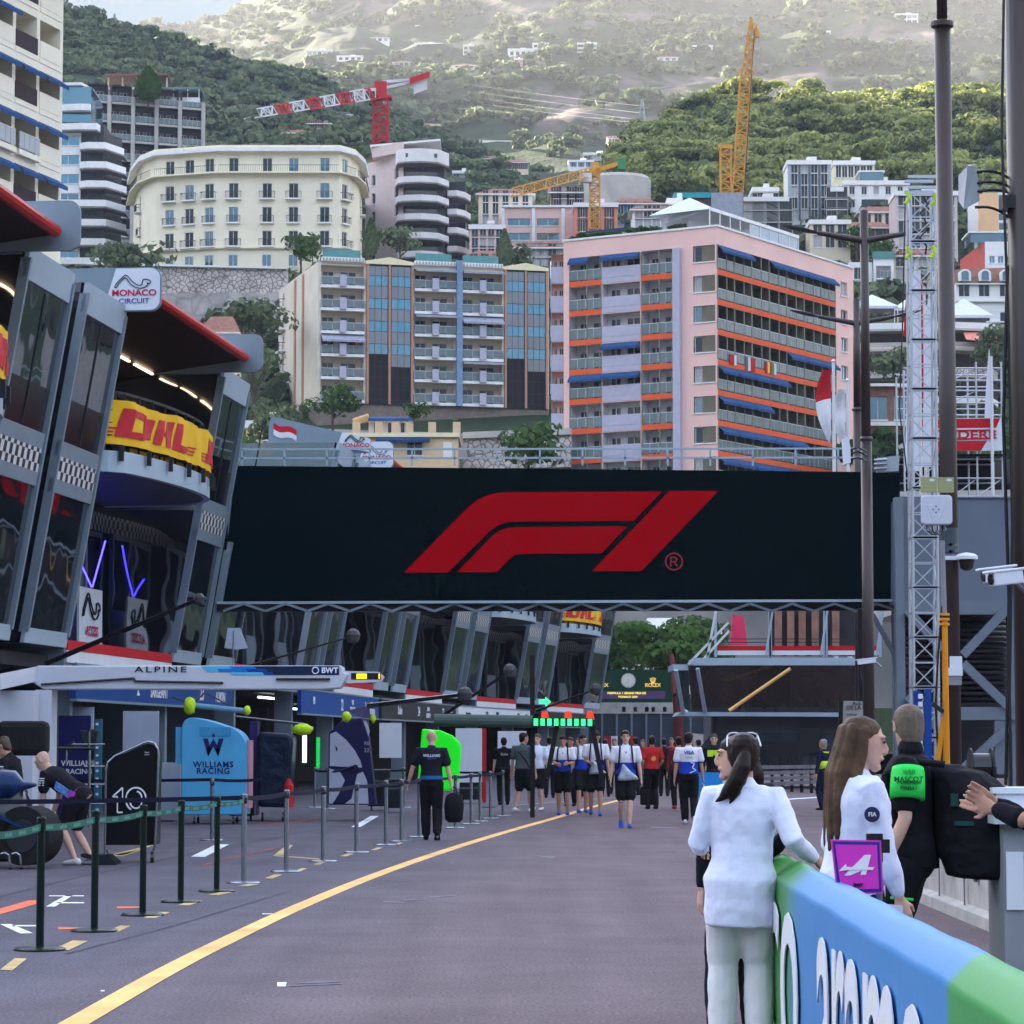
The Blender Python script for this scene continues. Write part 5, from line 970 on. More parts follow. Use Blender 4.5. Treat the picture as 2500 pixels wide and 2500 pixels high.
def ribbon(m, B, pts, off, z0, z1, th, mm):
    n = len(pts); ring = []
    for i, p in enumerate(pts):
        a, b = pts[max(0,i-1)], pts[min(n-1,i+1)]; dx, dy = b[0]-a[0], b[1]-a[1]; l = math.hypot(dx,dy) or 1; nx, ny = -dy/l, dx/l; ring.append((p[0]+nx*off, p[1]+ny*off, p[0]+nx*(off-th), p[1]+ny*(off-th)))
    for a, b in zip(ring[:-1], ring[1:]): m.hexa([B(a[0],a[1],z0),B(b[0],b[1],z0),B(b[2],b[3],z0),B(a[2],a[3],z0),B(a[0],a[1],z1),B(b[0],b[1],z1),B(b[2],b[3],z1),B(a[2],a[3],z1)], mm)
def circuit_outline(mb, O, r, u, w, m, th=.01, lw=.02):
    P = [(0,.1),(.03,.3),(.12,.52),(.24,.78),(.30,.86),(.36,.8),(.5,.45),(.6,.28),(.7,.2),(.76,.28),(.78,.55),(.86,.6),(.98,.52),(1.0,.36),(.93,.3),(.90,.38),(.92,.22),(.82,.08),(.7,.03),(.58,.1),(.44,.3),(.34,.62),(.28,.7),(.2,.55),(.1,.3),(.06,.12),(0,.1)]
    r, u, O = Vector(r), Vector(u), Vector(O); n = r.cross(u).normalized()
    for a, b in zip(P[:-1], P[1:]):
        A, B_ = O+r*a[0]*w+u*a[1]*w*.45, O+r*b[0]*w+u*b[1]*w*.45; mb.beam(A+n*th, B_+n*th, lw, lw, m)
MCR = mat('logo_red', (.45,.015,.06), .5, var=0); MCB = mat('logo_blue', (.06,.05,.25), .5, var=0); SIGNW = mat('sign_white', (.62,.65,.70), .5, var=.03); BLACKP = mat('black_paint', (.01,.01,.012), .5, var=0)
def rounded(x0, x1, z0, z1, r, corners=(1,1,1,1), n=5):
    P = []
    for i, (cx, cz, a0) in enumerate(((x0+r,z0+r,180),(x1-r,z0+r,270),(x1-r,z1-r,0),(x0+r,z1-r,90))):
        if corners[i]: P += [(cx+r*math.cos(math.radians(a0+90*j/n)), cz+r*math.sin(math.radians(a0+90*j/n))) for j in range(n+1)]
        else: P.append(((x0,x1,x1,x0)[i], (z0,z0,z1,z1)[i]))
    return P
def canopy(k, sign=True, s0=6.9, s1=16.0):
    B, d, o = frame(k); m = MB(); m.hexa([B(s0,-2,9.75),B(s1,-2,9.75),B(s1,1.62,10.25),B(s0,1.62,10.25),B(s0,-2,9.95),B(s1,-2,9.95),B(s1,1.62,10.4),B(s0,1.62,10.4)], CANU)
    m.hexa([B(s0,-2,9.96),B(s1,-2,9.96),B(s1,1.62,10.41),B(s0,1.62,10.41),B(s0,-2,10.0),B(s1,-2,10.0),B(s1,1.62,10.45),B(s0,1.62,10.45)], WSTR); m.build('canopy', pit)
    m = MB(); m.tube(B(s0+.1,1.7,10.3), B(s1-.1,1.7,10.3), .11, CANR, n=10); m.build('canopy_edge', pit)
    for s, w in ((s0-.02,1.9),(s1+.02,2.1)):
        O = B(s,0,0); m = MB(); pl = rounded(-2.2, w, 9.98, 10.85, .2, (0,1,1,0)); m.slab([O+o*x+Vector((0,0,z)) for x, z in pl], -d*.09 if s < 10 else d*.09, FR); e = m.build('end_plate', pit)
        if s < 10 and sign:
            m = MB(); pl = rounded(.55, 1.88, 10.0, 10.83, .19, (0,1,1,0)); pl[0] = (.75,10.0); pl[-1] = (1.0,10.83); pl[-1] = (1.0,10.83); m.slab([O-d*.1+o*x+Vector((0,0,z)) for x, z in pl], -d*.015, SIGNW); circuit_outline(m, O-d*.12+o*.98+Vector((0,0,10.42)), o, (0,0,1), .72, BLACKP, .01, .014); g_ = m.build('sign_board', pit)
            c = O-d*.125+o*1.37; text('MONACO', .17, c+Vector((0,0,10.34)), MCR, pit, o, (0,0,1), 1.15, .004); text('CIRCUIT', .14, c+Vector((0,0,10.18)), MCB, pit, o, (0,0,1), 1.15, .001)
    m = MB()
    for i in range(4): a = s0+.6+i*2.2; m.beam(B(a,-.4,9.93), B(a+1.7,-.4,9.93), .06, .03, STRIP)
    m.beam(B(s0+.2,-1.93,9.62), B(s1-.2,-1.93,9.62), .05, .05, STRIP); m.build('ceiling_light', pit)
def section(k, full=True, s0=6.9, s1=16.2):
    B, d, o = frame(k); m = MB(); rec = -2.0
    lv = [(3.75,6.3)]+([(7.35,9.7)] if full else [])
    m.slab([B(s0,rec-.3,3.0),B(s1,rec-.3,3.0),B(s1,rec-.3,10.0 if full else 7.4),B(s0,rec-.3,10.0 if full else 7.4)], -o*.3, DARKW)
    m.slab([B(s0,rec,3.0),B(s1,rec,3.0),B(s1,.02,3.0),B(s0,.02,3.0)], (0,0,.42), FR)
    m.build('wall', pit); m = MB(); m.slab([B(s0+.1,.06,3.12),B(s1-.2,.06,3.12),B(s1-.2,.06,3.36),B(s0+.1,.06,3.36)], -o*.03, WSTR); m.slab([B(s0+.1,.07,3.36),B(s1-.2,.07,3.36),B(s1-.2,.07,3.56),B(s0+.1,.07,3.56)], -o*.05, RSTR); m.build('ledge_strip', pit)
    for z0, z1 in lv:
        n = 6
        for i in range(n):
            a, b = s0+(s1-s0)*i/n, s0+(s1-s0)*(i+1)/n; g = MB(); r = rec+(.5 if i in (0,1) else (.25 if i in (4,) else 0))
            g.slab([B(a+.08,r,z0),B(b-.02,r,z0),B(b-.02,r,z1),B(a+.08,r,z1)], -o*.03, GD if (i+k) % 3 else WG)
            for s in (a, b-.07): g.slab([B(s,r+.03,z0-.1),B(s+.08,r+.03,z0-.1),B(s+.08,r+.03,z1+.05),B(s,r+.03,z1+.05)], -o*.1, FRL if i % 2 else FR)
            g.slab([B(a,r+.04,z1),B(b,r+.04,z1),B(b,r+.04,z1+.12),B(a,r+.04,z1+.12)], -o*.1, FR)
            if z0 < 5 and i in (1,4): g.slab([B(a+.1,r+.05,z0),B(b-.05,r+.05,z0),B(b-.05,r+.05,z0+.95),B(a+.1,r+.05,z0+.95)], -o*.03, FRL)
            g.build('glass_door', pit)
    m = MB(); m.slab([B(s0,rec+.1,6.45),B(s1,rec+.1,6.45),B(s1,rec+.1,6.87),B(s0,rec+.1,6.87)], -o*.1, CHK); m.build('chequer_band', pit)
    if not full: return
    pts = smooth(CURVE); m = MB(); F_ = [B(s, q, 6.93) for s, q in pts]; m.slab(F_, (0,0,.12), mat('balcony_soffit', (.06,.06,.075), .5, var=.2)); m.build('balcony_slab', pit)
    m = MB(); ribbon(m, B, pts, .04, 6.9, 7.32, .14, FRL); m.build('balcony_fascia', pit)
    m = MB(); ribbon(m, B, pts, -.1, 8.48, 8.54, .05, IRON); ribbon(m, B, pts, -.1, 7.45, 7.5, .05, IRON)
    for i in range(0, len(pts), 3): s, q = pts[i]; m.beam(B(s,q-.1,7.3), B(s,q-.1,8.5), .04, .04, IRON)
    for i in range(8): m.beam(B(7.22,-1.4+i*.3,7.33), B(7.22,-1.4+i*.3,8.5), .03, .03, IRON)
    for i in range(4): m.beam(B(7.22,-1.4,7.6+i*.25), B(7.22,.85,7.6+i*.25), .02, .02, IRON)
    m.build('railing', pit)
    for i in range(8, len(pts)-6, 5): m = MB(); s, q = pts[i]; m.cb(B(s,q+.12,7.27), .09, .09, .3, IRON); m.build('bracket', pit)
for k in (-1, 0, 2, 3, 4, 5):
    fin(k, 0, 3.0); fin(k, 3.95, 6.95); section(k); canopy(k, k in (0, 2))
fin(1, 0, 3.0); fin(1, 3.95, 6.95, 6.4); section(1, False); fin(6, 0, 16.0)
BB = MB()                                                           # body behind and garage shell
for k in range(-1, 6):
    B, d, o = frame(k); zt = 10.0 if k != 1 else 6.9
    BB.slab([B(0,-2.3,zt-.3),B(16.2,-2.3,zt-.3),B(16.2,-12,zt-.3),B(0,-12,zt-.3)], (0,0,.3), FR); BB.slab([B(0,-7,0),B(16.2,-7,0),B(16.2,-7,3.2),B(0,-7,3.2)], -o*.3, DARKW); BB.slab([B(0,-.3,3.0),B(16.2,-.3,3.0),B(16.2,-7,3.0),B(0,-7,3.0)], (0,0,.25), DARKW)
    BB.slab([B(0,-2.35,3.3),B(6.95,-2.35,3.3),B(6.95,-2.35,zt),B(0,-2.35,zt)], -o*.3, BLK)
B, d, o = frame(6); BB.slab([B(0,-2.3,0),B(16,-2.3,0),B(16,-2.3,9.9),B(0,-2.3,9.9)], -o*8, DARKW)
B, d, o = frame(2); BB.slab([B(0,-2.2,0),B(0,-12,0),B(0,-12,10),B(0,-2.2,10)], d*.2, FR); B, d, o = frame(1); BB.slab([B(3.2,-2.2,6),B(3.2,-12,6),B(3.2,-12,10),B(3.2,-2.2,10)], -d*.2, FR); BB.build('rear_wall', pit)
for k in range(-1, 7):
    B, d, o = frame(k)
    for s in (0.1, 8.0):
        m = MB(); m.slab([B(s,-.15,0),B(s+.22,-.15,0),B(s+.22,-.15,3.0),B(s,-.15,3.0)], -o*.5, FR); m.build('pillar', pit)
    m = MB(); m.slab([B(.5,-3+1.9,2.85),B(4.8,-1.1,2.85),B(4.8,-1.1,2.9),B(.5,-1.1,2.9)], -o*.1, COOL); m.slab([B(6,-4,2.8),B(10,-4,2.8),B(10,-4,2.86),B(6,-4,2.86)], -o*.1, COOL); m.build('ceiling_light', pit)
def baseat(px):
    """s-position on the facade line seen at px"""
    for k in range(-1, 7):
        (x0,y0),(x1,y1) = NODE[k], NODE[min(k+1,7)]
        a = (px-1250)/F; den = (x1-x0)-a*(y1-y0); t = (a*y0-x0)/den if den else -1
        if -.02 <= t <= 1.02: return Vector((x0+(x1-x0)*t, y0+(y1-y0)*t, 0)), Vector((x1-x0,y1-y0,0)).normalized()
BL_ = {'blue': mat('team_blue', (.008,.055,.21), .5, var=.05), 'rbblue': mat('deep_team_blue', (.01,.06,.24), .5, var=.05), 'dark': mat('anthracite_board', (.03,.032,.035), .5), 'white': SIGNW}
LWH = mat('letter_white', (.7,.7,.72), .5, var=0); LBK = BLACKP; LSB = mat('letter_skyblue', (.15,.45,.75), .5, var=0)
def board(pa, pb, col, items, tm):
    A, d = baseat(pa); B_, _ = baseat(pb); d = (B_-A).normalized(); o = Vector((d.y,-d.x,0)); L = (B_-A).length; m = MB(); z0, z1 = 2.42, 3.08; e = o*.1
    m.slab([A+e+Vector((0,0,z0)), B_+e+Vector((0,0,z0)), B_+e+Vector((0,0,z1)), A+e+Vector((0,0,z1))], -o*.12, BL_[col])
    for z in (z0-.05, z1): m.slab([A+e*1.2+Vector((0,0,z)), B_+e*1.2+Vector((0,0,z)), B_+e*1.2+Vector((0,0,z+.05)), A+e*1.2+Vector((0,0,z+.05))], -o*.14, FR)
    s = m.build('sign_board', pit)
    for f_, z, size, st in items: text(st, size, A+d*L*f_+e*1.1+Vector((0,0,z)), tm, pit, d, (0,0,1), 1.0, .008)
board(175, 560, 'blue', [(.34,2.72,.48,'2'),(.47,2.66,.34,'SARGEANT'),(.76,2.72,.48,'23'),(.9,2.66,.34,'ALBON')], LWH)
board(728, 918, 'rbblue', [(.14,2.8,.3,'RB'),(.48,2.74,.5,'22'),(.62,2.86,.2,'YUKI'),(.62,2.62,.26,'TSUNODA'),(.8,2.74,.5,'3'),(.89,2.86,.2,'DANIEL'),(.90,2.62,.24,'RICCIARDO')], LWH)
board(926, 1104, 'dark', [(.22,2.74,.42,'Stake'),(.47,2.74,.5,'24'),(.6,2.86,.2,'ZHOU'),(.6,2.62,.24,'GUANYU'),(.82,2.74,.5,'77'),(.93,2.86,.2,'VALTTERI'),(.93,2.62,.22,'BOTTAS')], LWH)
board(1114, 1292, 'white', [(.12,2.8,.2,'MoneyGram'),(.36,2.74,.5,'20'),(.5,2.86,.2,'KEVIN'),(.5,2.62,.22,'MAGNUSSEN'),(.8,2.74,.5,'27'),(.92,2.84,.2,'NICO'),(.92,2.62,.2,'HULKENBERG')], LBK)
board(1330, 1425, 'dark', [], LWH)
# yellow courier banners tied to the balcony rails
YB = mat('banner_yellow', (.72,.42,.012), .6, var=.05, bump=.9, bscale=2.2); RBN = mat('banner_red', (.47,.02,.03), .6, var=.04)
DHLP = {'D':[(0,.5),(.12,1),(.55,1),(.62,.8),(.52,.5),(.36,.5),(.44,.78),(.2,.78),(.13,.5)],'d2':[(-.03,.42),(.3,.42),(.26,.25),(.1,.25),(-.02,.0),(.3,.0),(.48,.14),(.52,.42),(.3,.42)]}
def dhl(mb, f, x0, w, h):
    """courier lettering: slanted D H L with speed lines; f maps (x, z) on the banner"""
    S = .35*h
    def P(q):
        xa, xb, za, zb = min(p[0] for p in q), max(p[0] for p in q), min(p[1] for p in q), max(p[1] for p in q); N, K = 6, 3
        mb.raw([f(x0+(xa+(xb-xa)*i/N)*w+(za+(zb-za)*j/K)*S, za+(zb-za)*j/K, .02) for i in range(N+1) for j in range(K+1)], [(i*(K+1)+j,(i+1)*(K+1)+j,(i+1)*(K+1)+j+1,i*(K+1)+j+1) for i in range(N) for j in range(K)], RBN)
    for q in ([(.10,.82),(.2,.18)],[(.2,.82),(.34,.66)],[(.2,.34),(.34,.18)],[(.32,.76),(.41,.24)],[(.46,.82),(.53,.18)],[(.53,.56),(.60,.44)],[(.60,.82),(.67,.18)],[(.72,.82),(.79,.18)],[(.79,.34),(.9,.18)],
              [(-.06,.40),(.10,.40),(.10,.36),(-.06,.36)], [(-.08,.31),(.09,.31),(.09,.27),(-.08,.27)], [(-.10,.22),(.08,.22),(.08,.18),(-.10,.18)], [(.93,.40),(1.06,.40),(1.06,.36),(.93,.36)], [(.92,.31),(1.05,.31),(1.05,.27),(.92,.27)], [(.91,.22),(1.04,.22),(1.04,.18),(.91,.18)]): P(q)
for k, lb in ((-1,'yellow courier banner with red letters cut off by the left picture edge'),(0,'yellow courier banner with red letters on the near curved balcony'),(5,'small yellow courier banner on the farthest balcony under the screen')):
    B, d, o = frame(k); pts = smooth(CURVE)[5:-6]; cum = [0]
    for a, b in zip(pts[:-1], pts[1:]): cum.append(cum[-1]+math.hypot(b[0]-a[0], b[1]-a[1]))
    def f(u, v, e=0, B=B, pts=pts, cum=cum):
        u = max(0, min(cum[-1]-.001, u)); i = max(j for j in range(len(cum)) if cum[j] <= u); i = min(i, len(pts)-2); t = (u-cum[i])/(cum[i+1]-cum[i]); a, b = pts[i], pts[i+1]; dx, dy = b[0]-a[0], b[1]-a[1]; l = math.hypot(dx,dy)
        w = .03*math.sin(u*5+v*3)+.02*math.sin(u*11-v*5); s, q = a[0]+dx*t-dy/l*(.06+e+w), a[1]+dy*t+dx/l*(.06+e+w); return B(s, q, 7.45+v*.86-.03*math.sin(u*2.2)*(v > .5))
    m = MB(); n = 60; L = cum[-1]-.05; V = [f(L*i/n, j/4) for i in range(n+1) for j in range(5)]; m.raw(V, [(i*5+j,(i+1)*5+j,(i+1)*5+j+1,i*5+j+1) for i in range(n) for j in range(4)], YB)
    t = thing('banner', lb, 'banner', tuple(B(10,1.4,7.4)), 0, 'courier banners on the balconies'); m.build('fabric', t, smooth=True); m = MB(); dhl(m, f, 1.3, 4.4, 1.0); dhl(m, f, 6.9, 3.6, 1.0); m.build('lettering', t)
# plate with the red and white flag on the far canopy
t = thing('roof_sign', 'grey roof plate with a red and white flag and circuit logo above the screen', 'sign', tuple(W(700,1130,84))); m = MB(); Y = 84.0
m.slab([W(657,1030,Y),W(655,1085,Y),W(690,1105,Y),W(905,1105,Y),W(905,1078,Y),W(895,1070,Y),W(680,1020,Y),W(664,1018,Y)], (0,.15,0), FR); m.build('plate', t); m = MB(); e = Y-.03
fl = lambda a: [(668+56*i/8, a[0]+(a[1]-a[0])*i/8+4*math.sin(i*.8)) for i in range(9)]
tp, md, bt = fl((1032,1050)), fl((1047,1064)), fl((1061,1077))
for (A, C, mm) in ((tp, md, RSTR), (md, bt, WSTR)): m.slab([W(x-0,y,e) for x, y in C]+[W(x,y,e) for x, y in A[::-1]], (0,.02,0), mm)
m.build('flag_emblem', t); m = MB(); m.slab([W(822,1093,e),W(900,1103,e),W(905,1098,e),W(904,1072,e),W(896,1068,e),W(835,1056,e)], (0,.02,0), SIGNW); circuit_outline(m, W(842,1080,e-.03), (1,0,0), (0,0,1), .58, BLACKP, .0, .02); m.build('logo_panel', t)
text('MONACO', .16, W(866,1087,e-.05), MCR, t, (1,0,0), (0,0,1), 1.2, .004); text('CIRCUIT', .12, W(866,1098,e-.05), MCB, t, (1,0,0), (0,0,1), 1.2)
# signs inside the near bay, hung lettering board and blue neon
B, d, o = frame(0); t = thing('display_board', 'white board with circuit outline and red edge standing behind the near glass doors', 'sign', tuple(B(14,-1.3,3.42))); m = MB(); m.slab([B(13,-1.3,3.75),B(15,-1.3,3.75),B(15,-1.3,4.95),B(13,-1.3,4.95)], -o*.05, SIGNW); m.build('panel', t)
m = MB(); m.slab([B(13,-1.28,3.43),B(15,-1.28,3.43),B(15,-1.28,3.74),B(13,-1.28,3.74)], -o*.07, RSTR); circuit_outline(m, B(13.2,-1.27,4.25), d, (0,0,1), 1.5, BLACKP, .0, .03); m.build('emblem', t); text('ACCESS', .3, B(14,-1.26,4.0), MCR, t, d, (0,0,1), 1, .006)
NEON = mat('neon_blue', (.05,.05,.6), .5, var=0, emit=(.03,.02,1), es=1.6); t = thing('neon_light', 'thin blue neon V lines glowing behind the near glass doors', 'neon light', tuple(B(14.3,-1.35,5))); m = MB(); m.tube(B(14.3,-1.35,5.0), B(15.4,-1.35,6.1), .018, NEON, n=5); m.tube(B(14.2,-1.35,5.0), B(13.2,-1.35,5.5), .018, NEON, n=5); m.build('tube', t)
# ------------------------------------------------------------- big screen
Y = 69.0; e = mat('screen_dark_pixels', (.0004,.0005,.0006), .8, 0, 0, spec=.02, emit=(.0002,.0018,.0032), es=.16); rdm = mat('screen_red_pixels', (.01,.0005,.001), .6, 0, 0, spec=.02, emit=(.085,.0,.0012), es=.24); rdd = mat('screen_dim_red', (.01,.002,.003), .4, 0, 0, emit=(.03,.003,.006), es=.5)
scr = thing('led_screen', 'huge dark gantry screen across the lane showing a red racing logo', 'screen', tuple(W(1370,1469,Y))); m = MB()
m.slab([W(540,1469,Y+.4),W(2197,1462,Y-.2),W(2197,1153,Y-.2),W(575,1137,Y+.4)], (0,.9,0), e); m.build('display_board', scr)
def S(x, y): px, py = 900+x/1932*900, 1130+y/1932*900; v = W(px, py, Y); v.y = Y+.4-.6*(px-540)/1657-.012; return v
def arc(cx, cy, r, a0, a1, n=7): return [(cx+r*math.cos(math.radians(a0+(a1-a0)*i/n)), cy-r*math.sin(math.radians(a0+(a1-a0)*i/n))) for i in range(n+1)]
m = MB()
def curve3(p, c, q, n=8): return [((1-t)**2*p[0]+2*t*(1-t)*c[0]+t*t*q[0], (1-t)**2*p[1]+2*t*(1-t)*c[1]+t*t*q[1]) for t in [i/n for i in range(n+1)]]
def strip(mb, A, B_, mm):
    for i in range(len(A)-1): mb.hexa([S(*A[i]), S(*A[i+1]), S(*B_[i+1]), S(*B_[i]), S(*A[i])-Vector((0,.006,0)), S(*A[i+1])-Vector((0,.006,0)), S(*B_[i+1])-Vector((0,.006,0)), S(*B_[i])-Vector((0,.006,0))], mm)
A = [(183,572)]+curve3((510,240),(600,150),(730,152))+[(1538,150)]; C = [(415,572)]+curve3((600,390),(675,305),(760,305))+[(1390,303)]; strip(m, A, C, rdm)
A = [(462,570)]+curve3((640,388),(690,335),(775,335))+[(1355,332)]; C = [(672,570)]+curve3((735,505),(760,475),(800,475))+[(1222,472)]; strip(m, A, C, rdm)
strip(m, [(1575,148),(1172,566)], [(1832,148),(1430,566)], rdm); m.build('logo', scr)
text('\u00ae', .6, S(1600,525)-Vector((0,.01,0)), rdd, scr, (1,0,0), (0,0,1), 1, 0, ext=.001)
m = MB(); BLKS = mat('gantry_black_steel', (.015,.015,.018), .5, .2, .1); m.beam(W(530,1472,Y+.1),W(2200,1466,Y-.4),.12,.06,FRL)
for dy in (.1, 1.3):
    m.beam(W(530,1478,Y+dy),W(2200,1474,Y+dy),.1,.1,BLKS); m.beam(W(530,1488,Y+dy),W(2200,1486,Y+dy),.1,.1,BLKS)
m.slab([W(530,1492,Y+.6),W(2200,1488,Y+.6),W(2200,1472,Y+.6),W(530,1474,Y+.6)], (0,.5,0), BLKS)
for i in range(16): a = 545+i*103; m.beam(W(a,1492,Y),W(a+50,1474,Y),.06,.06,FR); m.beam(W(a+50,1474,Y),W(a+103,1492,Y),.06,.06,FR)
m.build('truss', scr); m = MB()
for i in range(15): a = 590+i*104; m.beam(W(a,1137,Y+.8),W(a,1097,Y+.8),.045,.045,FRL)
for py in (1095, 1117): m.beam(W(585,py+2,Y+.8),W(2120,py,Y+.8),.045,.045,FRL)
m.build('railing', scr)
# ------------------------------------------------------------- road markings
YP = mat('yellow_paint', (.80,.47,.16), .7, var=.22, scale=1.2); YP2 = mat('worn_yellow_paint', (.50,.37,.17), .8, var=.35, scale=3); WP = mat('white_paint', (.70,.73,.78), .7, var=.25, scale=2); OP = mat('orange_paint', (.75,.17,.08), .7, var=.15); RP = mat('faded_red_paint', (.26,.07,.06), .8, var=.4, scale=2); WPW = mat('worn_white_paint', (.17,.16,.19), .8, var=.3, scale=4)
def ribbon_ground(name, pts, w, m, z=.004):
    b = MB(); P = [Vector((*p,z)) if len(p) == 2 else Vector(p) for p in pts]
    for i in range(len(P)-1):
        def nn(j): a, c = P[max(0,j-1)], P[min(len(P)-1,j+1)]; d = (c-a).normalized(); return Vector((-d.y,d.x,0))*w/2
        b.face([P[i]-nn(i), P[i+1]-nn(i+1), P[i+1]+nn(i+1), P[i]+nn(i)], m)
    tag(b.build(name), kind='structure')
pts = [(-2.45,9),(-2.42,12),(-2.37,15.4),(-2.30,19.8),(-2.17,23.0),(-2.03,26.3),(-1.6,33.5),(-.85,42.5),(0,51.2),(.93,60),(2.0,71),(3.3,82)]
pts = [tuple(np.array(p)) for p in smooth(pts, 2)]; ribbon_ground('road_marking', pts, .17, YP)
def gpoly(name, pix, m, z=.004):
    b = MB(); P = [G(x, y, z) for x, y in pix]; b.face(P[::-1], m); n = (P[1]-P[0]).cross(P[2]-P[0]); tag(b.build(name), kind='structure')
DASH = [(0,2367,66,2340,10),(130,2317,215,2297,10),(262,2273,320,2260,7),(350,2240,415,2227,6),(435,2209,495,2199,6),(508,2184,568,2178,5),(580,2162,636,2158,5),(645,2144,690,2135,4),(718,2127,750,2120,4),(765,2110,797,2104,4),(830,2090,865,2084,3),(905,2075,935,2069,3),(960,2062,985,2057,3)]
for x0, y0, x1, y1, h in DASH: gpoly('road_marking', [(x0,y0),(x0+(x1-x0)*.45,y0+h*.2),(x1,y1),(x0+(x1-x0)*.55,y1-h*.1)], YP2)
for pl in ([(112,2213),(135,2213),(178,2186),(160,2186)],[(120,2186),(205,2186),(205,2188),(120,2188)],[(140,2202.5),(205,2202.5),(205,2205),(135,2205)],[(0,2256),(28,2256),(80,2278),(50,2279)],[(30,2258.5),(88,2258.5),(88,2261.5),(30,2261.5)],[(466,2091),(500,2092),(560,2061),(528,2061)],[(857,2019),(880,2019),(925,1992),(905,1992)],[(640,2230),(672,2230),(672,2232),(640,2232)]): gpoly('road_marking', pl, WP)
for pl in ([(0,2232),(0,2218),(70,2198),(92,2198),(92,2206)],[(286,2213),(340,2213),(340,2216),(286,2218)],[(142,2263),(212,2265),(212,2268),(142,2269)]): gpoly('road_marking', pl, OP)
for pl in ([(490,2112),(500,2112),(690,2068),(680,2067)],[(600,2015),(700,2012),(790,1996),(780,1995),(690,2010)],[(1000,1985),(1060,1978),(1060,1980),(1000,1988)]): gpoly('road_marking', pl, RP)
for pl in ([(262,2090),(300,2090),(345,2076),(338,2075)],[(262,2088),(370,2063),(385,2061),(300,2088)],[(668,2088),(780,2096),(780,2098),(670,2090)],[(668,2088),(700,2063),(716,2063),(690,2088)]): gpoly('road_marking', pl, YP2)
for pl in ([(677,2398),(700,2398),(697,2408),(677,2408)],[(702,2406),(835,2400),(835,2402),(702,2408)],[(716,2400),(790,2394),(838,2397),(790,2399)],[(935,2200),(985,2202),(985,2204),(935,2203)],[(1050,2190),(1118,2184),(1110,2187),(1050,2192)],[(985,2196),(1050,2194),(1050,2196),(985,2198)],[(1305,2088),(1360,2092),(1340,2095)],[(1590,2018),(1660,2020),(1660,2022),(1590,2021)],[(1430,2340),(1437,2340),(1437,2342),(1430,2342)],[(246,2417),(255,2417),(255,2420),(246,2420)]): gpoly('road_marking', pl, WP if pl[0][0] in (677,246) else WPW)
ribbon_ground('road_marking', [(G(1900,1953).x,G(1900,1953).y),(G(2010,1946).x,G(2010,1946).y)], .35, WP)
ribbon_ground('road_marking', [(G(1240,1968).x,G(1240,1968).y),(G(1600,1940).x,G(1600,1940).y)], .4, WPW, .008)
# ------------------------------------------------------------- belt barrier posts
POSTM = mat('dark_green_black_metal', (.012,.022,.02), .3, .6, 0); CHROME = mat('brushed_steel', (.25,.28,.32), .25, .9, .05)
BG = mat('green_belt', (.02,.11,.085), .6, var=.05); BN = mat('navy_belt', (.006,.006,.022), .6, var=.05); BT = mat('belt_print', (.10,.27,.22), .6, var=0)
def post(m_):
    r = thing('barrier_post', 'x', 'barrier post'); b = MB(); b.lathe([(.03,.012),(.03,.9),(.036,.9),(.036,.965),(.026,.975)], m_, n=14); pl_ = b.build('pole', r, smooth=False); b = MB(); b.lathe([(.19,0),(.19,.012),(.17,.022),(.03,.03)], m_, n=24); b.build('base', r); b = MB(); b.box(-.03,.03,-.034,.034,.87,.93,BLK); b.build('belt_slot', pl_); return r
NEAR = [(97,2320),(230,2274),(348,2235),(441,2203),(529,2177),(595,2157),(699,2129),(789,2104),(870,2082),(942,2064),(980,2055),(1023,2044),(1112,2022),(1150,2012),(1172,2006),(1197,1999),(1228,1993)]
pd, ps = post(POSTM), post(CHROME); used = set(); PP = []
ORD = ['first','second','third','fourth','fifth','sixth','seventh','eighth','ninth','tenth','eleventh','twelfth','thirteenth','fourteenth','fifteenth','sixteenth','last']
off = G(-40, 2372); PP.append(off)
for i, (x, y) in enumerate(NEAR):
    p = G(x, y); PP.append(p); src = pd if i < 5 else ps; lb = '%s post of the near belt barrier counted from the left edge%s' % (ORD[i], ', dark green' if i < 5 else ', steel')
    if src in used: o = copy_tree(src, tuple(p), 0, lb, 'belt barrier posts along the lane')
    else: used.add(src); o = src; o.location = p; o['label'] = lb; o['group'] = 'belt barrier posts along the lane'; RM[o.name] = Matrix.Translation(p)
def belt(a, b, m_, lb, prt=None, sag=.02, z=.9, w=.05, grp='retractable belts between the barrier posts'):
    mb = MB(); a, b = Vector((a.x,a.y,z)), Vector((b.x,b.y,z)); n = 10; L = (b-a).length; d = (b-a).normalized(); s = Vector((-d.y,d.x,0))*.004
    P = [a.lerp(b, i/n)-Vector((0,0,sag*4*(i/n)*(1-i/n))) for i in range(n+1)]; h = Vector((0,0,w/2))
    for p, q in zip(P[:-1], P[1:]): mb.hexa([p-h-s, q-h-s, q-h+s, p-h+s, p+h-s, q+h-s, q+h+s, p+h+s], m_)
    t = tag(mb.build('barrier_belt'), lb, 'belt', grp); RM[t.name] = Matrix.Identity(4)
    if prt:
        mb = MB()
        for i in range(prt):
            c = a.lerp(b, (i+.5)/prt)-Vector((0,0,sag*4*((i+.5)/prt)*(1-(i+.5)/prt)))
            for k, (x0, x1) in enumerate(((-.13,-.075),(-.065,-.01),(.0,.035),(.045,.08),(.09,.13))):
                q0, q1 = c+d*x0-s*1.4, c+d*x1-s*1.4; mb.hexa([q0-h*.55, q1-h*.55, q1-h*.55+s*.2, q0-h*.55+s*.2, q0+h*.55, q1+h*.55, q1+h*.55+s*.2, q0+h*.55+s*.2], BT)
        o = mb.build('belt_print', t, world=False)
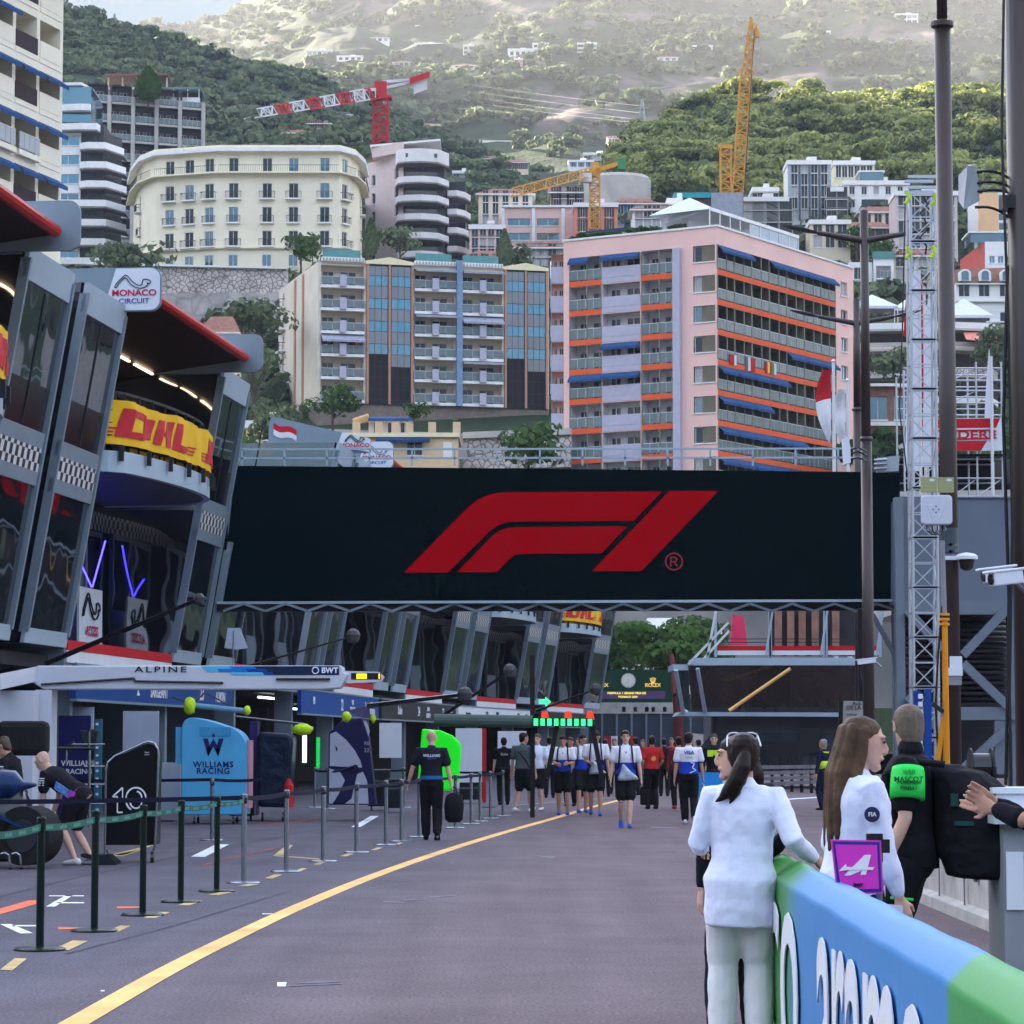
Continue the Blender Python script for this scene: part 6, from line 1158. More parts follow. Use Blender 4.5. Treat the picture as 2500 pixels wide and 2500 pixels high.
for i in range(6): belt(PP[i], PP[i+1], BG, 'green printed belt leaving the picture at the left edge' if i == 0 else 'green printed belt between the %s and %s near post' % (ORD[i-1], ORD[i]), 4)
SEC = [(517,2052),(1105,2000)]
for i in range(6, len(PP)-1): belt(PP[i], PP[i+1], BN, 'navy belt between the %s and %s near post' % (ORD[i-1], ORD[i]), z=.93)
q = G(517, 2052); o = copy_tree(ps, tuple(q), 0, 'single steel post standing in front of the light blue cabinet', 'belt barrier posts along the lane')
e0, e1 = G(120, 2060), G(660, 2045); belt(q, Vector((q.x-3.8,q.y+.5,0)), BN, 'navy belt running left from the post before the light blue cabinet', z=.96); belt(q, Vector((q.x+.75,q.y+.3,0)), BN, 'short navy belt crossing the light blue cabinet', z=.96)
belt(PP[6], Vector((PP[6].x-4.6,PP[6].y-2.5,0)), BN, 'black belt passing behind the black cart and the mechanics', z=.93)
for i, (x, y) in enumerate(((768,1972),(800,1975),(985,1972),(1062,1975))):
    p = G(x, y); copy_tree(ps, tuple(p), 0, ['steel post left of the dark bull cabinet','steel post at the foot of the dark bull cabinet','steel post behind the walking bald man','steel post at the foot of the bright green cover'][i], 'belt barrier posts along the lane')
    if i in (0, 2): p2 = G((800,1062)[i//2], 1975); belt(p, p2, BN, ['navy belt left of the dark bull cabinet','','navy belt in front of the bright green cover'][i])
p = G(1062,1975); belt(p, G(1197,1985), BN, 'navy belt right of the bright green cover'); belt(G(800,1975), G(985,1972), BN, 'navy belt across the dark bull cabinet')
# ------------------------------------------------------------- cabinets, carts and gantry
def casters(mb, P, z=.0, r=.06):
    for x, y in P: mb.tube((x-.02,y,z+r), (x+.02,y,z+r), r, BLK, n=10); mb.box(x-.015,x+.015,y-.015,y+.015,z+r,z+.16,CHROME)
WB = mat('light_blue_shell', (.07,.36,.62), .35, 0, .05, spec=.5); WN = mat('navy_ink', (.012,.012,.10), .5, var=0)
Y = 55.0; A, B_ = W(441,1999,Y), W(601,1999,Y); zt = Zp(1752,Y); x0, x1 = A.x, B_.x
t = thing('tyre_cabinet', 'light blue rounded equipment cabinet with a dark W logo', 'cabinet', (x0,Y,0)); m = MB(); prof = [(x0,.18),(x1,.18),(x1,1.5)]+curve3((x1,1.5),(x1-.03,1.72),(x1-.25,1.82))+curve3((x1-.25,1.82),(x1-.8,zt),(x0+.2,zt))+curve3((x0+.2,zt),(x0+.03,zt),(x0,zt-.2)); m.slab([(x,Y,z) for x, z in prof], (0,.9,0), WB); m.build('shell', t, bevel=.04)
m = MB(); m.box(x0-.12,x0-.004,Y+.1,Y+.8,1.15,1.85,WB); m.build('side_box', t); m = MB(); m.box(x0+.35,x1-.3,Y-.012,Y-.001,1.67,1.85,mat('light_blue_recess', (.05,.27,.50), .4)); m.build('handle_recess', t); m = MB(); casters(m, [(x0+.25,Y+.1),(x1-.25,Y+.1),(x0+.25,Y+.8),(x1-.25,Y+.8)]); m.build('wheel', t)
m = MB(); c = (W(521,1825,Y).x, 0); zc = Zp(1825,Y)
for P in ([(-.23,.17),(-.12,.17),(-.06,-.05),(-.11,-.17)],[(.23,.17),(.12,.17),(.06,-.05),(.11,-.17)],[(-.11,-.17),(-.155,-.06),(0,.17),(.0,.02)],[(.11,-.17),(.155,-.06),(0,.17),(0,.02)],[(-.03,.2),(.03,.2),(.03,.26),(-.03,.26)]): m.slab([(c[0]+x*.85,Y-.003,zc+z) for x, z in P], (0,-.01,0), WN)
m.build('emblem', t); text('WILLIAMS', .155, (c[0],Y-.006,Zp(1867,Y)), WN, t, bold=.004, spacing=1.15); text('RACING', .155, (c[0],Y-.006,Zp(1881.5,Y)-.01), WN, t, bold=.004, spacing=1.15)
m = MB(); m.box(x1+.005,x1+.05,Y+.05,Y+.85,.3,1.6,mat('red_white_edge', (.42,.20,.25), .6)); m.build('edge_strip', t)
# cart with black board 10
Y = 37.0; t = thing('tool_cart', 'black wheeled cart with a silver rim and the number 10', 'cart', tuple(W(320,2100,Y))); pl = [(262,1880),(264,1866),(280,1850),(350,1818),(362,1815),(374,1818),(382,1830),(384,1845),(380,2063),(258,2063)]
m = MB(); m.slab([W(x,y,Y) for x, y in pl], (0,.5,0), mat('glossy_black', (.004,.004,.005), .3, 0, 0, spec=.15)); m.build('panel', t); m = MB(); rim = [W(x,y,Y-.02) for x, y in ((256,2085),(259,1880),(263,1862),(280,1846),(350,1814),(362,1811),(376,1814),(385,1828),(387,1845),(378,2065),(374,2078))]; m.path(rim, .016, CHROME, 8); m.build('rim', t)
m = MB(); p = W(372,2085,Y); casters(m, [(p.x,Y),(W(258,2088,Y).x,Y+.1)], 0, .07); m.build('wheel', t)
tx = lambda x, y: W(x,y,Y-.012); m = MB(); sw = .012
def zz(pts): 
    for a, b in zip(pts[:-1], pts[1:]): m.beam(tx(*a), tx(*b), sw, sw*1.6, LWH)
q = lambda x, y: (x*450/1932, 1740+y*450/1932)
zz([q(1180,880),q(1285,785),q(1285,890)]); zz([q(1180,880),q(1230,880),q(1230,1045),q(1285,1045)]); zz([q(1425+105*math.cos(a),900-115*math.sin(a)) for a in [math.radians(v) for v in range(0,200,14)]]); zz([q(1425+105*math.cos(a),915-115*math.sin(a)) for a in [math.radians(v) for v in range(185,255,14)]])
zz([q(1425+62*math.cos(a),930-72*math.sin(a)) for a in [math.radians(v) for v in range(180,362,16)]]); zz([q(1425+62*math.cos(a),895-72*math.sin(a)) for a in [math.radians(v) for v in range(0,90,16)]]); m.build('number', t)
text('bwt', .035, tx(*q(1540,415)), LWH, t); text('ALPINE', .02, tx(*q(1540,440)), LWH, t)
# overhead pit gantry beam
Y = 40.0; AW = mat('gantry_white', (.50,.52,.58), .35, 0, .03); t = thing('pit_gantry', 'white overhead pit gantry arm with team lettering and a coloured band', 'gantry', tuple(W(100,2000,Y)))
m = MB(); P = [(82,1643),(90,1625),(835,1625),(838,1640),(852,1646),(830,1680),(780,1683),(105,1683),(78,1665)]; m.slab([W(x,y,Y) for x, y in P], (0,.55,0), AW); m.build('beam', t, bevel=.02)
m = MB(); m.hexa([W(0,1684,Y-1.2),W(88,1664,Y),W(88,1664,Y+.6),W(0,1684,Y+.6),W(0,1645,Y-1.2),W(90,1627,Y),W(90,1627,Y+.6),W(0,1645,Y+.6)], AW); m.build('side_arm', t)
m = MB(); a, b = W(-20,1686,Y-.5), W(82,1684,Y-.5); m.box(a.x,b.x,Y-.5,Y+.1,.2,a.z,AW); a, b = W(86,1700,Y), W(126,1700,Y); m.box(a.x,b.x,Y,Y+.5,0,Zp(1684,Y),AW); m.build('column', t)
cols = [mat('band_sky', (.10,.42,.62), .4, var=0), mat('band_blue', (.015,.16,.50), .4, var=0), mat('band_deep', (.012,.05,.26), .4, var=0), mat('band_navy', (.008,.02,.055), .4, var=0)]; m = MB(); e = Y-.006
for i, (xa, xb, ya, yb, c_) in enumerate(((490,560,1626,1633,0),(500,530,1633,1641,0),(530,600,1633,1641,1),(560,620,1626,1633,1),(560,660,1641,1648,0),(600,650,1633,1641,2),(620,762,1626,1633,3),(650,762,1633,1648,3),(640,664,1641,1648,2))): m.slab([W(xa+6,yb,e-i*.0006),W(xb+6,yb,e-i*.0006),W(xb,ya,e-i*.0006),W(xa,ya,e-i*.0006)], (0,.004,0), cols[c_])
m.build('colour_band', t); m = MB(); m.slab([W(762,1648,e),W(828,1648,e),W(828,1626,e),W(762,1626,e)], (0,.004,0), WN); m.build('logo_panel', t); text('BWT', .105, W(805,1637,e-.004), LWH, t, bold=.004)
m = MB(); lp = [W(770+8*math.cos(a),1637+8*math.sin(a),e-.004) for a in [i*math.pi/5 for i in range(10)]]; m.path(lp+[lp[0]], .008, LWH, 4); m.build('emblem', t)
text('ALPINE', .115, W(392,1635,e-.002), BLACKP, t, sx=1.6, spacing=1.3, bold=.001)
m = MB(); m.path([W(100,1671,Y-.03),W(328,1656,Y-.03),W(328,1663,Y-.03),W(545,1667,Y-.03)], .018, BLK, 6); m.path([W(674,1658,Y-.03),W(806,1658,Y-.03)], .02, BLK, 6); m.build('cable', t)
t = thing('signal_light', 'white arrow shaped light box with glowing yellow lamps at the gantry end', 'signal light', tuple(W(890,1650,Y))); m = MB(); m.slab([W(x,y,Y+.05) for x, y in ((838,1638),(925,1640),(937,1652),(930,1664),(850,1668),(838,1664))], (0,.3,0), AW); m.build('housing', t)
m = MB(); m.slab([W(857,1643,Y+.045),W(930,1643,Y+.045),W(930,1659,Y+.045),W(857,1659,Y+.045)], (0,.004,0), BLK); m.build('panel', t); m = MB(); LY = mat('amber_lamp', (.6,.35,.01), .5, var=0, emit=(1,.50,.01), es=.32)
for i in range(8): p = W((872+i*3.6) if i < 7 else 926,1651,Y+.035); m.cb(p, .016, .01, .07, LY)
m.build('lamp', t)
# camera booms
def boom(lb, a, b, r, hd, Y0, Y1, lower=None):
    t = thing('camera_boom', lb, 'boom arm', tuple(W(*a,Y0)), 0, 'black boom arms over the lane'); m = MB(); m.tube(W(*a,Y0), W(*b,Y1), r, BLK, r*.7, 8); m.build('arm', t); m = MB(); c = W(*b,Y1)
    hd *= .6; m.lathe([(.02,-.14*hd),(.11*hd,-.1*hd),(.14*hd,.02),(.10*hd,.1*hd),(.03,.14*hd)], mat('camera_grey', (.05,.05,.055), .4), tuple(c), 10); m.build('camera_head', t); return t
boom('long black boom arm crossing the near bay and tilting up right', (112,1620), (487,1462), .045, 1.0, 45, 44); boom('thin black boom arm ending in front of the dark glass right of the gantry lettering', (600,1628), (862,1553), .022, 1.5, 50, 48)
boom('black boom arm over the green cover', (900,1723), (1135,1695), .05, 1.7, 56, 54); boom('black boom arm rising right behind the green cover', (1080,1748), (1245,1638), .04, 1.8, 62, 60); boom('slim dark boom with a white tip by the green arrow', (1310,1735), (1455,1683), .03, 1.6, 64, 63)
GL = mat('neon_green_lamp', (.05,.4,.1), .5, var=0, emit=(.01,.55,.10), es=.5); t = thing('striped_gantry', 'grey overhead pipe ending in green and black stripes', 'gantry', tuple(W(1200,1765,60))); m = MB(); m.tube(W(1060,1758,60), W(1300,1762,60), .13, mat('dull_green_pipe', (.06,.09,.08), .5), n=12); m.build('pipe', t)
m = MB(); a, b = W(1300,1763,60), W(1448,1764,60); m.beam(a, b, .3, .18, BLK); m.build('beam', t); m = MB()
for i in range(9): p = a.lerp(b, (i+.5)/9); m.cb(p-Vector((0,.16,0)), .085, .02, .14, GL)
m.build('stripe_lamp', t); m = MB(); a = W(1300,1700,60); m.box(a.x-.05,a.x+.05,60.2,60.3,0,Zp(1598,60),BLKS); m.beam(W(1445,1770,60),W(1470,1900,60),.1,.1,BLKS); m.beam(W(1360,1770,60),W(1335,1900,60),.1,.1,BLKS); m.build('column', t)
m = MB(); a = W(1322,1713,60.1); m.slab([a+Vector((x,0,z)) for x, z in ((-.05,-.04),(.08,-.04),(.08,-.1),(.2,0),(.08,.1),(.08,.04),(-.05,.04))], (0,.03,0), GL); tag(m.build('arrow_light'), 'small glowing green arrow beside the dark column', 'arrow light')
RC = mat('red_lamp_box', (.55,.04,.03), .5, var=0, emit=(.8,.03,.01), es=.12)
for i, px in enumerate((1330,1387,1441)): m = MB(); a = W(px,1747,62); m.slab([a+Vector((x,0,z)) for x, z in ((-.09,-.09),(.09,-.09),(.06,.09),(-.06,.09))], (0,.2,0), RC); tag(m.build('lamp_box'), ('left','middle','right')[i]+' of three small red boxes above the green striped beam', 'lamp box', 'red boxes on the striped beam')
# covered lamps / hi-vis covers
HV = mat('hi_vis_cover', (.42,.62,.02), .6, var=.15, bump=.8, bscale=9)
def cover(lb, px, py, Y, sx, sy, sz):
    b = MB(); c = W(px, py, Y); rg = random.Random(px); n = 14; V = []; rows_ = 8
    for j in range(rows_+1):
        for i in range(n): a, p = 2*math.pi*i/n, math.pi*(j/rows_-.5); k = 1+rg.uniform(-.13,.13); V.append((c.x+sx*math.cos(a)*math.cos(p)*k, c.y+sy*math.sin(a)*math.cos(p)*k, c.z+sz*math.sin(p)*k))
    b.raw(V, [(j*n+i, j*n+(i+1) % n, (j+1)*n+(i+1) % n, (j+1)*n+i) for j in range(rows_) for i in range(n)], HV); tag(b.build('lamp_cover', smooth=True), lb, 'cover', 'yellow green fabric covers')
cover('yellow green cover at the left end of the blue boom tube', 463,1724,48,.10,.1,.14); cover('small yellow green cap at the right end of the blue boom tube', 603,1735,48,.06,.08,.08); cover('crumpled yellow green bag hanging at the end of the thin boom', 739,1781,50,.18,.15,.1); cover('yellow green cover on top of the bull cabinet', 846,1750,56,.1,.1,.1); cover('small lime cover right of the bull cabinet', 911,1754,56,.05,.06,.09)
t = thing('boom_tube', 'light blue boom tube above the light blue cabinet', 'boom arm', tuple(W(540,1730,48.2))); m = MB(); m.tube(W(470,1722,48.2), W(598,1736,48.2), .05, mat('boom_blue', (.13,.27,.38), .4), n=10); m.tube(W(575,1750,49.5), W(740,1768,50.1), .022, BLK); m.build('tube', t); m = MB(); m.path([W(420,1700,48.3),W(470,1720,48.2),W(500,1690,48.3),W(560,1722,48.2)], .012, BLK, 5); m.build('cable', t)
# covered trolley, bull cabinet, green cover
Y = 57.0; t = thing('covered_trolley', 'trolley under a creased dark navy cover right of the light blue cabinet', 'trolley', tuple(G(660,1985))); TN = mat('navy_tarpaulin', (.006,.012,.03), .45, var=.2, bump=1, bscale=5); m = MB(); m.slab([W(x,y,Y) for x, y in ((628,1970),(627,1800),(632,1786),(700,1790),(715,1800),(712,1860),(706,1920),(708,1972))], (0,1.2,0), TN); m.build('cover', t, bevel=.08); m = MB(); casters(m, [(W(640,1985,Y).x,Y+.1),(W(690,1985,Y).x,Y+.1)], 0, .09); m.build('wheel', t)
m = MB(); m.box(W(608,1970,58).x,W(627,1970,58).x,58,58.6,.1,Zp(1760,58),mat('violet_navy', (.03,.018,.10), .5)); t = tag(m.build('side_panel_stand'), 'narrow violet navy stand between the light blue cabinet and the covered trolley', 'display stand')
Y = 57.5; BULLN = mat('bull_navy', (.012,.010,.05), .3, 0, .05); BULLW = mat('bull_silver', (.33,.34,.42), .4, var=.05); t = thing('tyre_cabinet', 'dark navy cabinet with a large silver bull outline', 'cabinet', tuple(G(860,1972))); m = MB()
pl = [(800,1965),(802,1790),(815,1778),(832,1760),(860,1755),(884,1752),(900,1800),(918,1965)]; m.slab([W(x,y,Y) for x, y in pl], (0,.7,0), BULLN); m.build('shell', t, bevel=.03)
m = MB(); e = Y-.01; m.slab([W(x,y,e) for x, y in ((805,1870),(806,1792),(820,1786),(845,1806),(866,1832),(880,1858),(884,1874))], (0,.009,0), BULLW); m.slab([W(x,y,e) for x, y in ((842,1962),(858,1950),(872,1890),(886,1884),(896,1906),(900,1962))], (0,.009,0), BULLW)
m.slab([W(x,y,e) for x, y in ((803,1962),(804,1876),(830,1884),(842,1905),(826,1940),(812,1962))], (0,.009,0), BULLW); m.build('emblem', t); m = MB(); m.slab([W(x,y,e-.004) for x, y in ((818,1820),(824,1826),(824,1834),(820,1832))], (0,.003,0), BULLN); m.path([W(812,1884,e-.01),W(835,1880,e-.01),W(870,1868,e-.01),W(874,1876,e-.01),W(858,1886,e-.01)], .02, BULLN, 5); m.build('emblem_line', t)
m = MB(); m.hexa([W(884,1752,Y),W(905,1755,Y+.3),W(905,1755,Y+.8),W(884,1752,Y+.6),W(846,1735,Y+.1),W(902,1722,Y+.3),W(902,1722,Y+.8),W(846,1735,Y+.6)], BULLN); m.slab([W(x,y,e+.05) for x, y in ((880,1758),(895,1760),(903,1785),(897,1810),(888,1790))], (0,.02,0), BULLW); m.build('side_fin', t); text('22', .11, W(895,1832,Y-.03), BULLW, t); text('RB', .1, W(896,1815,Y-.03), BULLW, t)
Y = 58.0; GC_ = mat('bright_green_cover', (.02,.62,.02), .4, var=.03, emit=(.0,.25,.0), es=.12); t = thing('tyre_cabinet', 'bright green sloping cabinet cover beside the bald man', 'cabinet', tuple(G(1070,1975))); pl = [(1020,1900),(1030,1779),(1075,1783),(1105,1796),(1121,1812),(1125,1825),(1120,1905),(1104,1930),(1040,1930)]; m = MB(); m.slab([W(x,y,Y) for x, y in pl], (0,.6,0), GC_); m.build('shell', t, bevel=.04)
m = MB(); m.tube(W(1035,1930,Y+.2),W(1030,1970,Y+.2),.03,BLK); m.tube(W(1110,1920,Y+.2),W(1115,1970,Y+.2),.03,BLK); m.build('leg', t)
# panels in the garage
def panel(name, lb, cat, px0, px1, pyt, pyb, Y, m_, txt=(), d=.08):
    a, b = W(px0,pyb,Y), W(px1,pyb,Y); t = thing(name, lb, cat, (a.x,Y,max(0,a.z))); m = MB(); m.box(a.x,b.x,Y,Y+d,max(0.02,a.z),Zp(pyt,Y),m_); m.build('panel', t)
    m = MB(); m.box(a.x,a.x+.3,Y-.15,Y+.3,0,.02,IRON) if a.z < .2 else m.box(a.x,b.x,Y+d+.002,Y+d+.06,a.z,a.z+.1,IRON); m.build('foot', t)
    for s, size, fx, py, mm in txt: text(s, size, (a.x+(b.x-a.x)*fx,Y-.006,Zp(py,Y)), mm, t, bold=.003)
    return t
PB = mat('panel_blue_violet', (.012,.012,.09), .5, var=.05); LG = mat('panel_pale_grey', (.36,.40,.48), .5, var=.06)
panel('display_board', 'violet blue garage panel with white team lettering behind the mechanics', 'display panel', 141,218,1747,1990,57,PB,[('WILLIAMS',.15,.62,1864,LWH),('RACING',.14,.66,1884,LWH)]); panel('display_board', 'pale grey garage screen left of the light blue cabinet', 'display panel', 299,386,1736,1880,57.5,LG); panel('display_board', 'pale grey panel behind the violet blue garage panel', 'display panel', 128,228,1726,1780,58,LG)
t = panel('tool_rack', 'narrow teal rack column with small white tags', 'rack', 229,246,1755,2018,56.5,mat('teal_blue_rack', (.03,.13,.20), .5)); m = MB()
for i in range(13): m.cb(W(237,1768+19*i,56.48), .05, .02, .045, LWH)
m.build('tag', t); panel('storage_cabinet', 'low white cabinet with grey louvres between the black cart and the light blue cabinet', 'cabinet', 385,440,1862,1985,57,LG,d=.6); panel('equipment_cabinet', 'tall white cabinet with a small red emblem behind the green cover', 'cabinet', 1112,1176,1778,1925,92,SIGNW,d=.8); panel('equipment_cabinet', 'white box with an open hatch beside the dark column', 'cabinet', 1215,1285,1785,1880,96,SIGNW,d=.8); panel('banner_stand', 'tall narrow red banner stand with white lettering', 'banner', 1178,1187,1778,1960,70,RSTR); panel('display_board', 'white and pale blue door panels behind the bull cabinet', 'display panel', 926,980,1765,1850,84,SIGNW); panel('display_board', 'light screen strip right of the covered trolley', 'display panel', 738,748,1790,1862,58,mat('lit_panel', (.7,.8,.8), .5, var=0, emit=(.6,.9,.9), es=.25))
panel('display_board', 'dim green glowing panel left of the bull cabinet', 'display panel', 772,780,1800,1875,59,mat('dim_green_panel', (.01,.2,.03), .5, var=0, emit=(0,.3,.03), es=.2))
# hanging wheel gun, wing rack and racing car front
Y = 45; t = thing('spare_wing_stand', 'black front wing standing on a rail before the violet panel', 'wing stand', tuple(G(225,2040))); m = MB(); m.slab([W(x,y,Y) for x, y in ((195,1782),(212,1786),(218,1778),(222,1786),(240,1784),(232,1822),(222,1815),(216,1815),(206,1822))], (0,.25,0), BLK); m.tube(W(140,1827,Y),W(230,1827,Y),.03,BLK); m.slab([W(x,y,Y) for x, y in ((150,1832),(168,1815),(176,1808),(180,1820),(168,1834))], (0,.2,0), BLK); m.build('wing', t); m = MB()
for z in (1817,1871,1915,1962): m.tube(W(176 if z == 1817 else 205,z,Y),W(256,z,Y),.012,CHROME)
m.tube(W(218,1786,Y),W(218,2020,Y),.022,CHROME); m.tube(W(162,1830,Y),W(162,1870,Y),.015,CHROME); m.build('frame', t)
Y = 35.5; t = thing('racing_car', 'black and blue racing car nose entering at the left edge', 'racing car', tuple(G(40,2110))); CB = mat('car_blue', (.004,.022,.075), .25, 0, .5, scale=6); m = MB()
def loft(m, secs, mm, n=12):
    V = []
    for (x, y, z, ry, rz) in secs:
        for k in range(n): a = 2*math.pi*k/n; V.append((x, y+ry*math.cos(a), z+rz*math.sin(a)))
    m.raw(V, [(i*n+k, i*n+(k+1) % n, (i+1)*n+(k+1) % n, (i+1)*n+k) for i in range(len(secs)-1) for k in range(n)]+[tuple(range(n))[::-1], tuple(range((len(secs)-1)*n, len(secs)*n))], mm)
a, b = W(-60,1905,Y), W(88,1916,Y); loft(m, [(a.x,Y,a.z-.1,.35,.28),(a.x+.5,Y,a.z-.08,.28,.2),(b.x-.15,Y,b.z-.01,.12,.06),(b.x,Y,b.z,.05,.02)], CB); m.build('nose', t, smooth=True); m = MB(); loft(m, [(a.x,Y+.1,.55,.5,.5),(W(50,2000,Y).x,Y+.1,.62,.4,.4),(W(72,1990,Y).x,Y+.1,.6,.2,.2)], BLK); m.build('chassis', t, smooth=True)
m = MB(); a, b = W(-30,1975,Y-.5), W(55,2018,Y-.5); m.hexa([a-Vector((0,0,.05)), b-Vector((0,0,.03)), b+Vector((0,.7,-.03)), a+Vector((0,.7,-.05)), a, b, b+Vector((0,.7,0)), a+Vector((0,.7,0))], CB); m.build('bargeboard', t)
m = MB(); c = W(60,2040,Y-.2); m.tube(c+Vector((.0,-.18,0)), c+Vector((.12,.2,0)), .36, mat('tyre_rubber', (.012,.012,.013), .8, bump=.2), n=28); ty_ = m.build('wheel', t); m = MB(); m.tube(c+Vector((-.004,-.20,0)), c+Vector((0,-.185,0)), .2, IRON, n=20); m.build('rim', ty_)
m = MB(); m.cb(W(58,1790,Y+3), .62, .3, .55, mat('tyre_rubber', (.012,.012,.013))); b = MB(); a = W(-10,1760,38); e_ = W(113,1845,38); b.box(a.x,e_.x,38,38.35,e_.z,a.z,mat('tyre_rubber', (.012,.012,.013))); o = b.build('hanging_tyre', bevel=.08); tag(o, 'big black rounded tyre block hanging under the gantry arm', 'tyre')
t = thing('jack_stand', 'small chrome stand with castors at the lower left edge', 'stand', tuple(G(35,2120))); m = MB(); Y = 35
for px in (18, 45): m.path([W(px-16,2085,Y),W(px-6,2082,Y),W(px+4,2088,Y),W(px+6,2110,Y)], .014, CHROME, 6)
m.build('frame', t); m = MB(); [m.tube(W(px+4,2117,Y), W(px+10,2117,Y), .03, BLK) for px in (18,45)]; m.build('wheel', t)
t = thing('floor_bag', 'black folded wing part lying on the ground before the cart', 'car part', tuple(G(235,2112))); m = MB(); Y = 36.3; m.slab([W(x,y,Y) for x, y in ((180,2115),(205,2110),(230,2108),(226,2098),(210,2096),(198,2092),(196,2086),(204,2083),(225,2087),(262,2088),(284,2108),(276,2116),(225,2117))], (0,.5,0), BLK); m.build('cover', t)
for i, (px, py, Y, lb) in enumerate(((705,1950,56,'red fire extinguisher cylinder beside the covered trolley'),)):
    t = thing('fire_extinguisher', lb, 'fire extinguisher', tuple(W(px,1965,Y))); m = MB(); c = W(px,1965,Y); m.lathe([(.09,.0),(.09,.42),(.05,.5),(.03,.56)], RSTR, (c.x,Y,c.z-.05), 12); m.build('cylinder', t); m = MB(); m.box(c.x-.06,c.x+.06,Y-.02,Y+.02,c.z+.52,c.z+.58,BLK); m.build('valve', t)
m = MB(); m.slab([W(x,y,50.5) for x, y in ((548,1582),(556,1533),(586,1533),(605,1582),(578,1586))], (0,.04,0), LG); t = thing('flat_antenna', 'white trapezoid panel on a thin pole before the dark gantry opening', 'antenna', tuple(W(570,1625,50.5))); m.build('panel', t); m = MB(); m.tube(W(568,1626,50.4), W(570,1540,50.4), .012, CHROME); m.build('pole', t)

# seams and tyre marks in the asphalt, cases in front of the garages
SEAM = mat('asphalt_seam', (.07,.065,.08), .9, var=.4, scale=2)
for P in ([(0,2189),(200,2140),(480,2082),(787,2023)],[(160,2330),(420,2262),(700,2178)]): ribbon_ground('asphalt_seam', [(G(x,y).x,G(x,y).y) for x, y in P], .03, SEAM, .003)
for i, (px, w, h, Y, lb) in enumerate(((925,.5,.95,66,'black flight case left of the bald man behind the belt'),(962,.42,.75,64,'lower black flight case just left of the bald man'),(1150,.6,.55,74,'dark equipment trunk at the foot of the tall white cabinet'),(590,.5,.5,57,'dark crate at the left foot of the covered trolley'))):
    c = G(px,1820+10500/Y); t = thing('flight_case', lb, 'case', tuple(c), 0, 'black cases by the garages'); m = MB(); m.box(c.x-w/2,c.x+w/2,c.y,c.y+.6,.1,h,BLK); m.build('body', t, bevel=.02); m = MB(); m.box(c.x-w/2-.01,c.x+w/2+.01,c.y-.01,c.y+.61,h*.7,h*.7+.03,CHROME); m.build('trim', t); m = MB(); casters(m, [(c.x-w*.35,c.y+.1),(c.x+w*.35,c.y+.1)], 0, .05); m.build('wheel', t)
# ------------------------------------------------------------- sponsor barrier
def barrier_mat():
    m = bpy.data.materials.new('printed_barrier_cover'); m.use_nodes = True; n = m.node_tree.nodes; l = m.node_tree.links; b = n['Principled BSDF']; t = n.new('ShaderNodeTexCoord'); s = n.new('ShaderNodeSeparateXYZ'); l.new(t.outputs['Object'], s.inputs[0])
    mr = n.new('ShaderNodeMapRange'); mr.inputs[1].default_value = 4; mr.inputs[2].default_value = 18; l.new(s.outputs['Y'], mr.inputs[0]); r = n.new('ShaderNodeValToRGB'); l.new(mr.outputs[0], r.inputs[0]); G1, G2, BL = (.03,.27,.06,1), (.02,.20,.02,1), (.035,.21,.50,1)
    e = r.color_ramp.elements; e[0].position = (7.7-4)/14; e[0].color = G1; e[1].position = (7.8-4)/14; e[1].color = BL
    x = e.new((12.5-4)/14); x.color = BL; x = e.new((13.4-4)/14); x.color = G2; x = e.new(1); x.color = G2
    l.new(r.outputs[0], b.inputs['Base Color']); b.inputs['Roughness'].default_value = .42; z = n.new('ShaderNodeTexNoise'); z.inputs['Scale'].default_value = 2.5; z.inputs['Detail'].default_value = 4; l.new(t.outputs['Object'], z.inputs['Vector'])
    k = n.new('ShaderNodeBump'); k.inputs['Strength'].default_value = .4; k.inputs['Distance'].default_value = .015; l.new(z.outputs[0], k.inputs['Height']); l.new(k.outputs[0], b.inputs['Normal']); return m
bx = lambda y: 1.205+.018*(y-6.77)
t = thing('sponsor_barrier', 'padded sponsor barrier printed green, blue and green with white lettering', 'barrier', (bx(8),8,0)); m = MB(); sec = [(-.06,0),(-.06,.4),(-.06,.845),(-.059,.86),(-.05,.873),(-.0,.925),(.02,.94),(.035,.944),(.05,.944),(.075,.93),(.095,.89),(.10,.85),(.10,0)]; ys = [4.2+.25*i for i in range(46)]; V = []
for j, y in enumerate(ys):
    for i, (x, z) in enumerate(sec): w = .002*math.sin(y*2.1+z*4)+.002*math.sin(y*5.7); V.append((bx(y)+x+w*(z > .05), y, z+w*.8*(z > .8)))
ns = len(sec); m.raw(V, [(j*ns+i, j*ns+i+1, (j+1)*ns+i+1, (j+1)*ns+i) for j in range(len(ys)-1) for i in range(ns-1)]+[tuple(range(ns)), tuple(range((len(ys)-1)*ns, len(ys)*ns))[::-1]], barrier_mat()); m.build('cover', t, world=False) if False else None
RM['_b'] = Matrix.Identity(4); bo = bpy.data.objects.new('cover', m.mesh('cover', True)); COL.objects.link(bo); bo.parent = t; bo.location = (-bx(8),-8,0)
for wd_, yc, ln in (('aramco',9.5,4.1),('co',13.45,1.8),('ar',6.2,1.5)):
    o = text(wd_, 1.58, (bx(yc)-.073,yc,.495), mat('barrier_letter_white', (.66,.68,.72), .5, var=0), t, (-.018,-1,0), (0,0,1), 1.0, .006, ext=.003); xs_ = [v.co.x for v in o.data.vertices]; w = max(xs_)-min(xs_); o.matrix_basis = o.matrix_basis @ Matrix.Diagonal((ln/max(.1,w), 1, 1, 1))
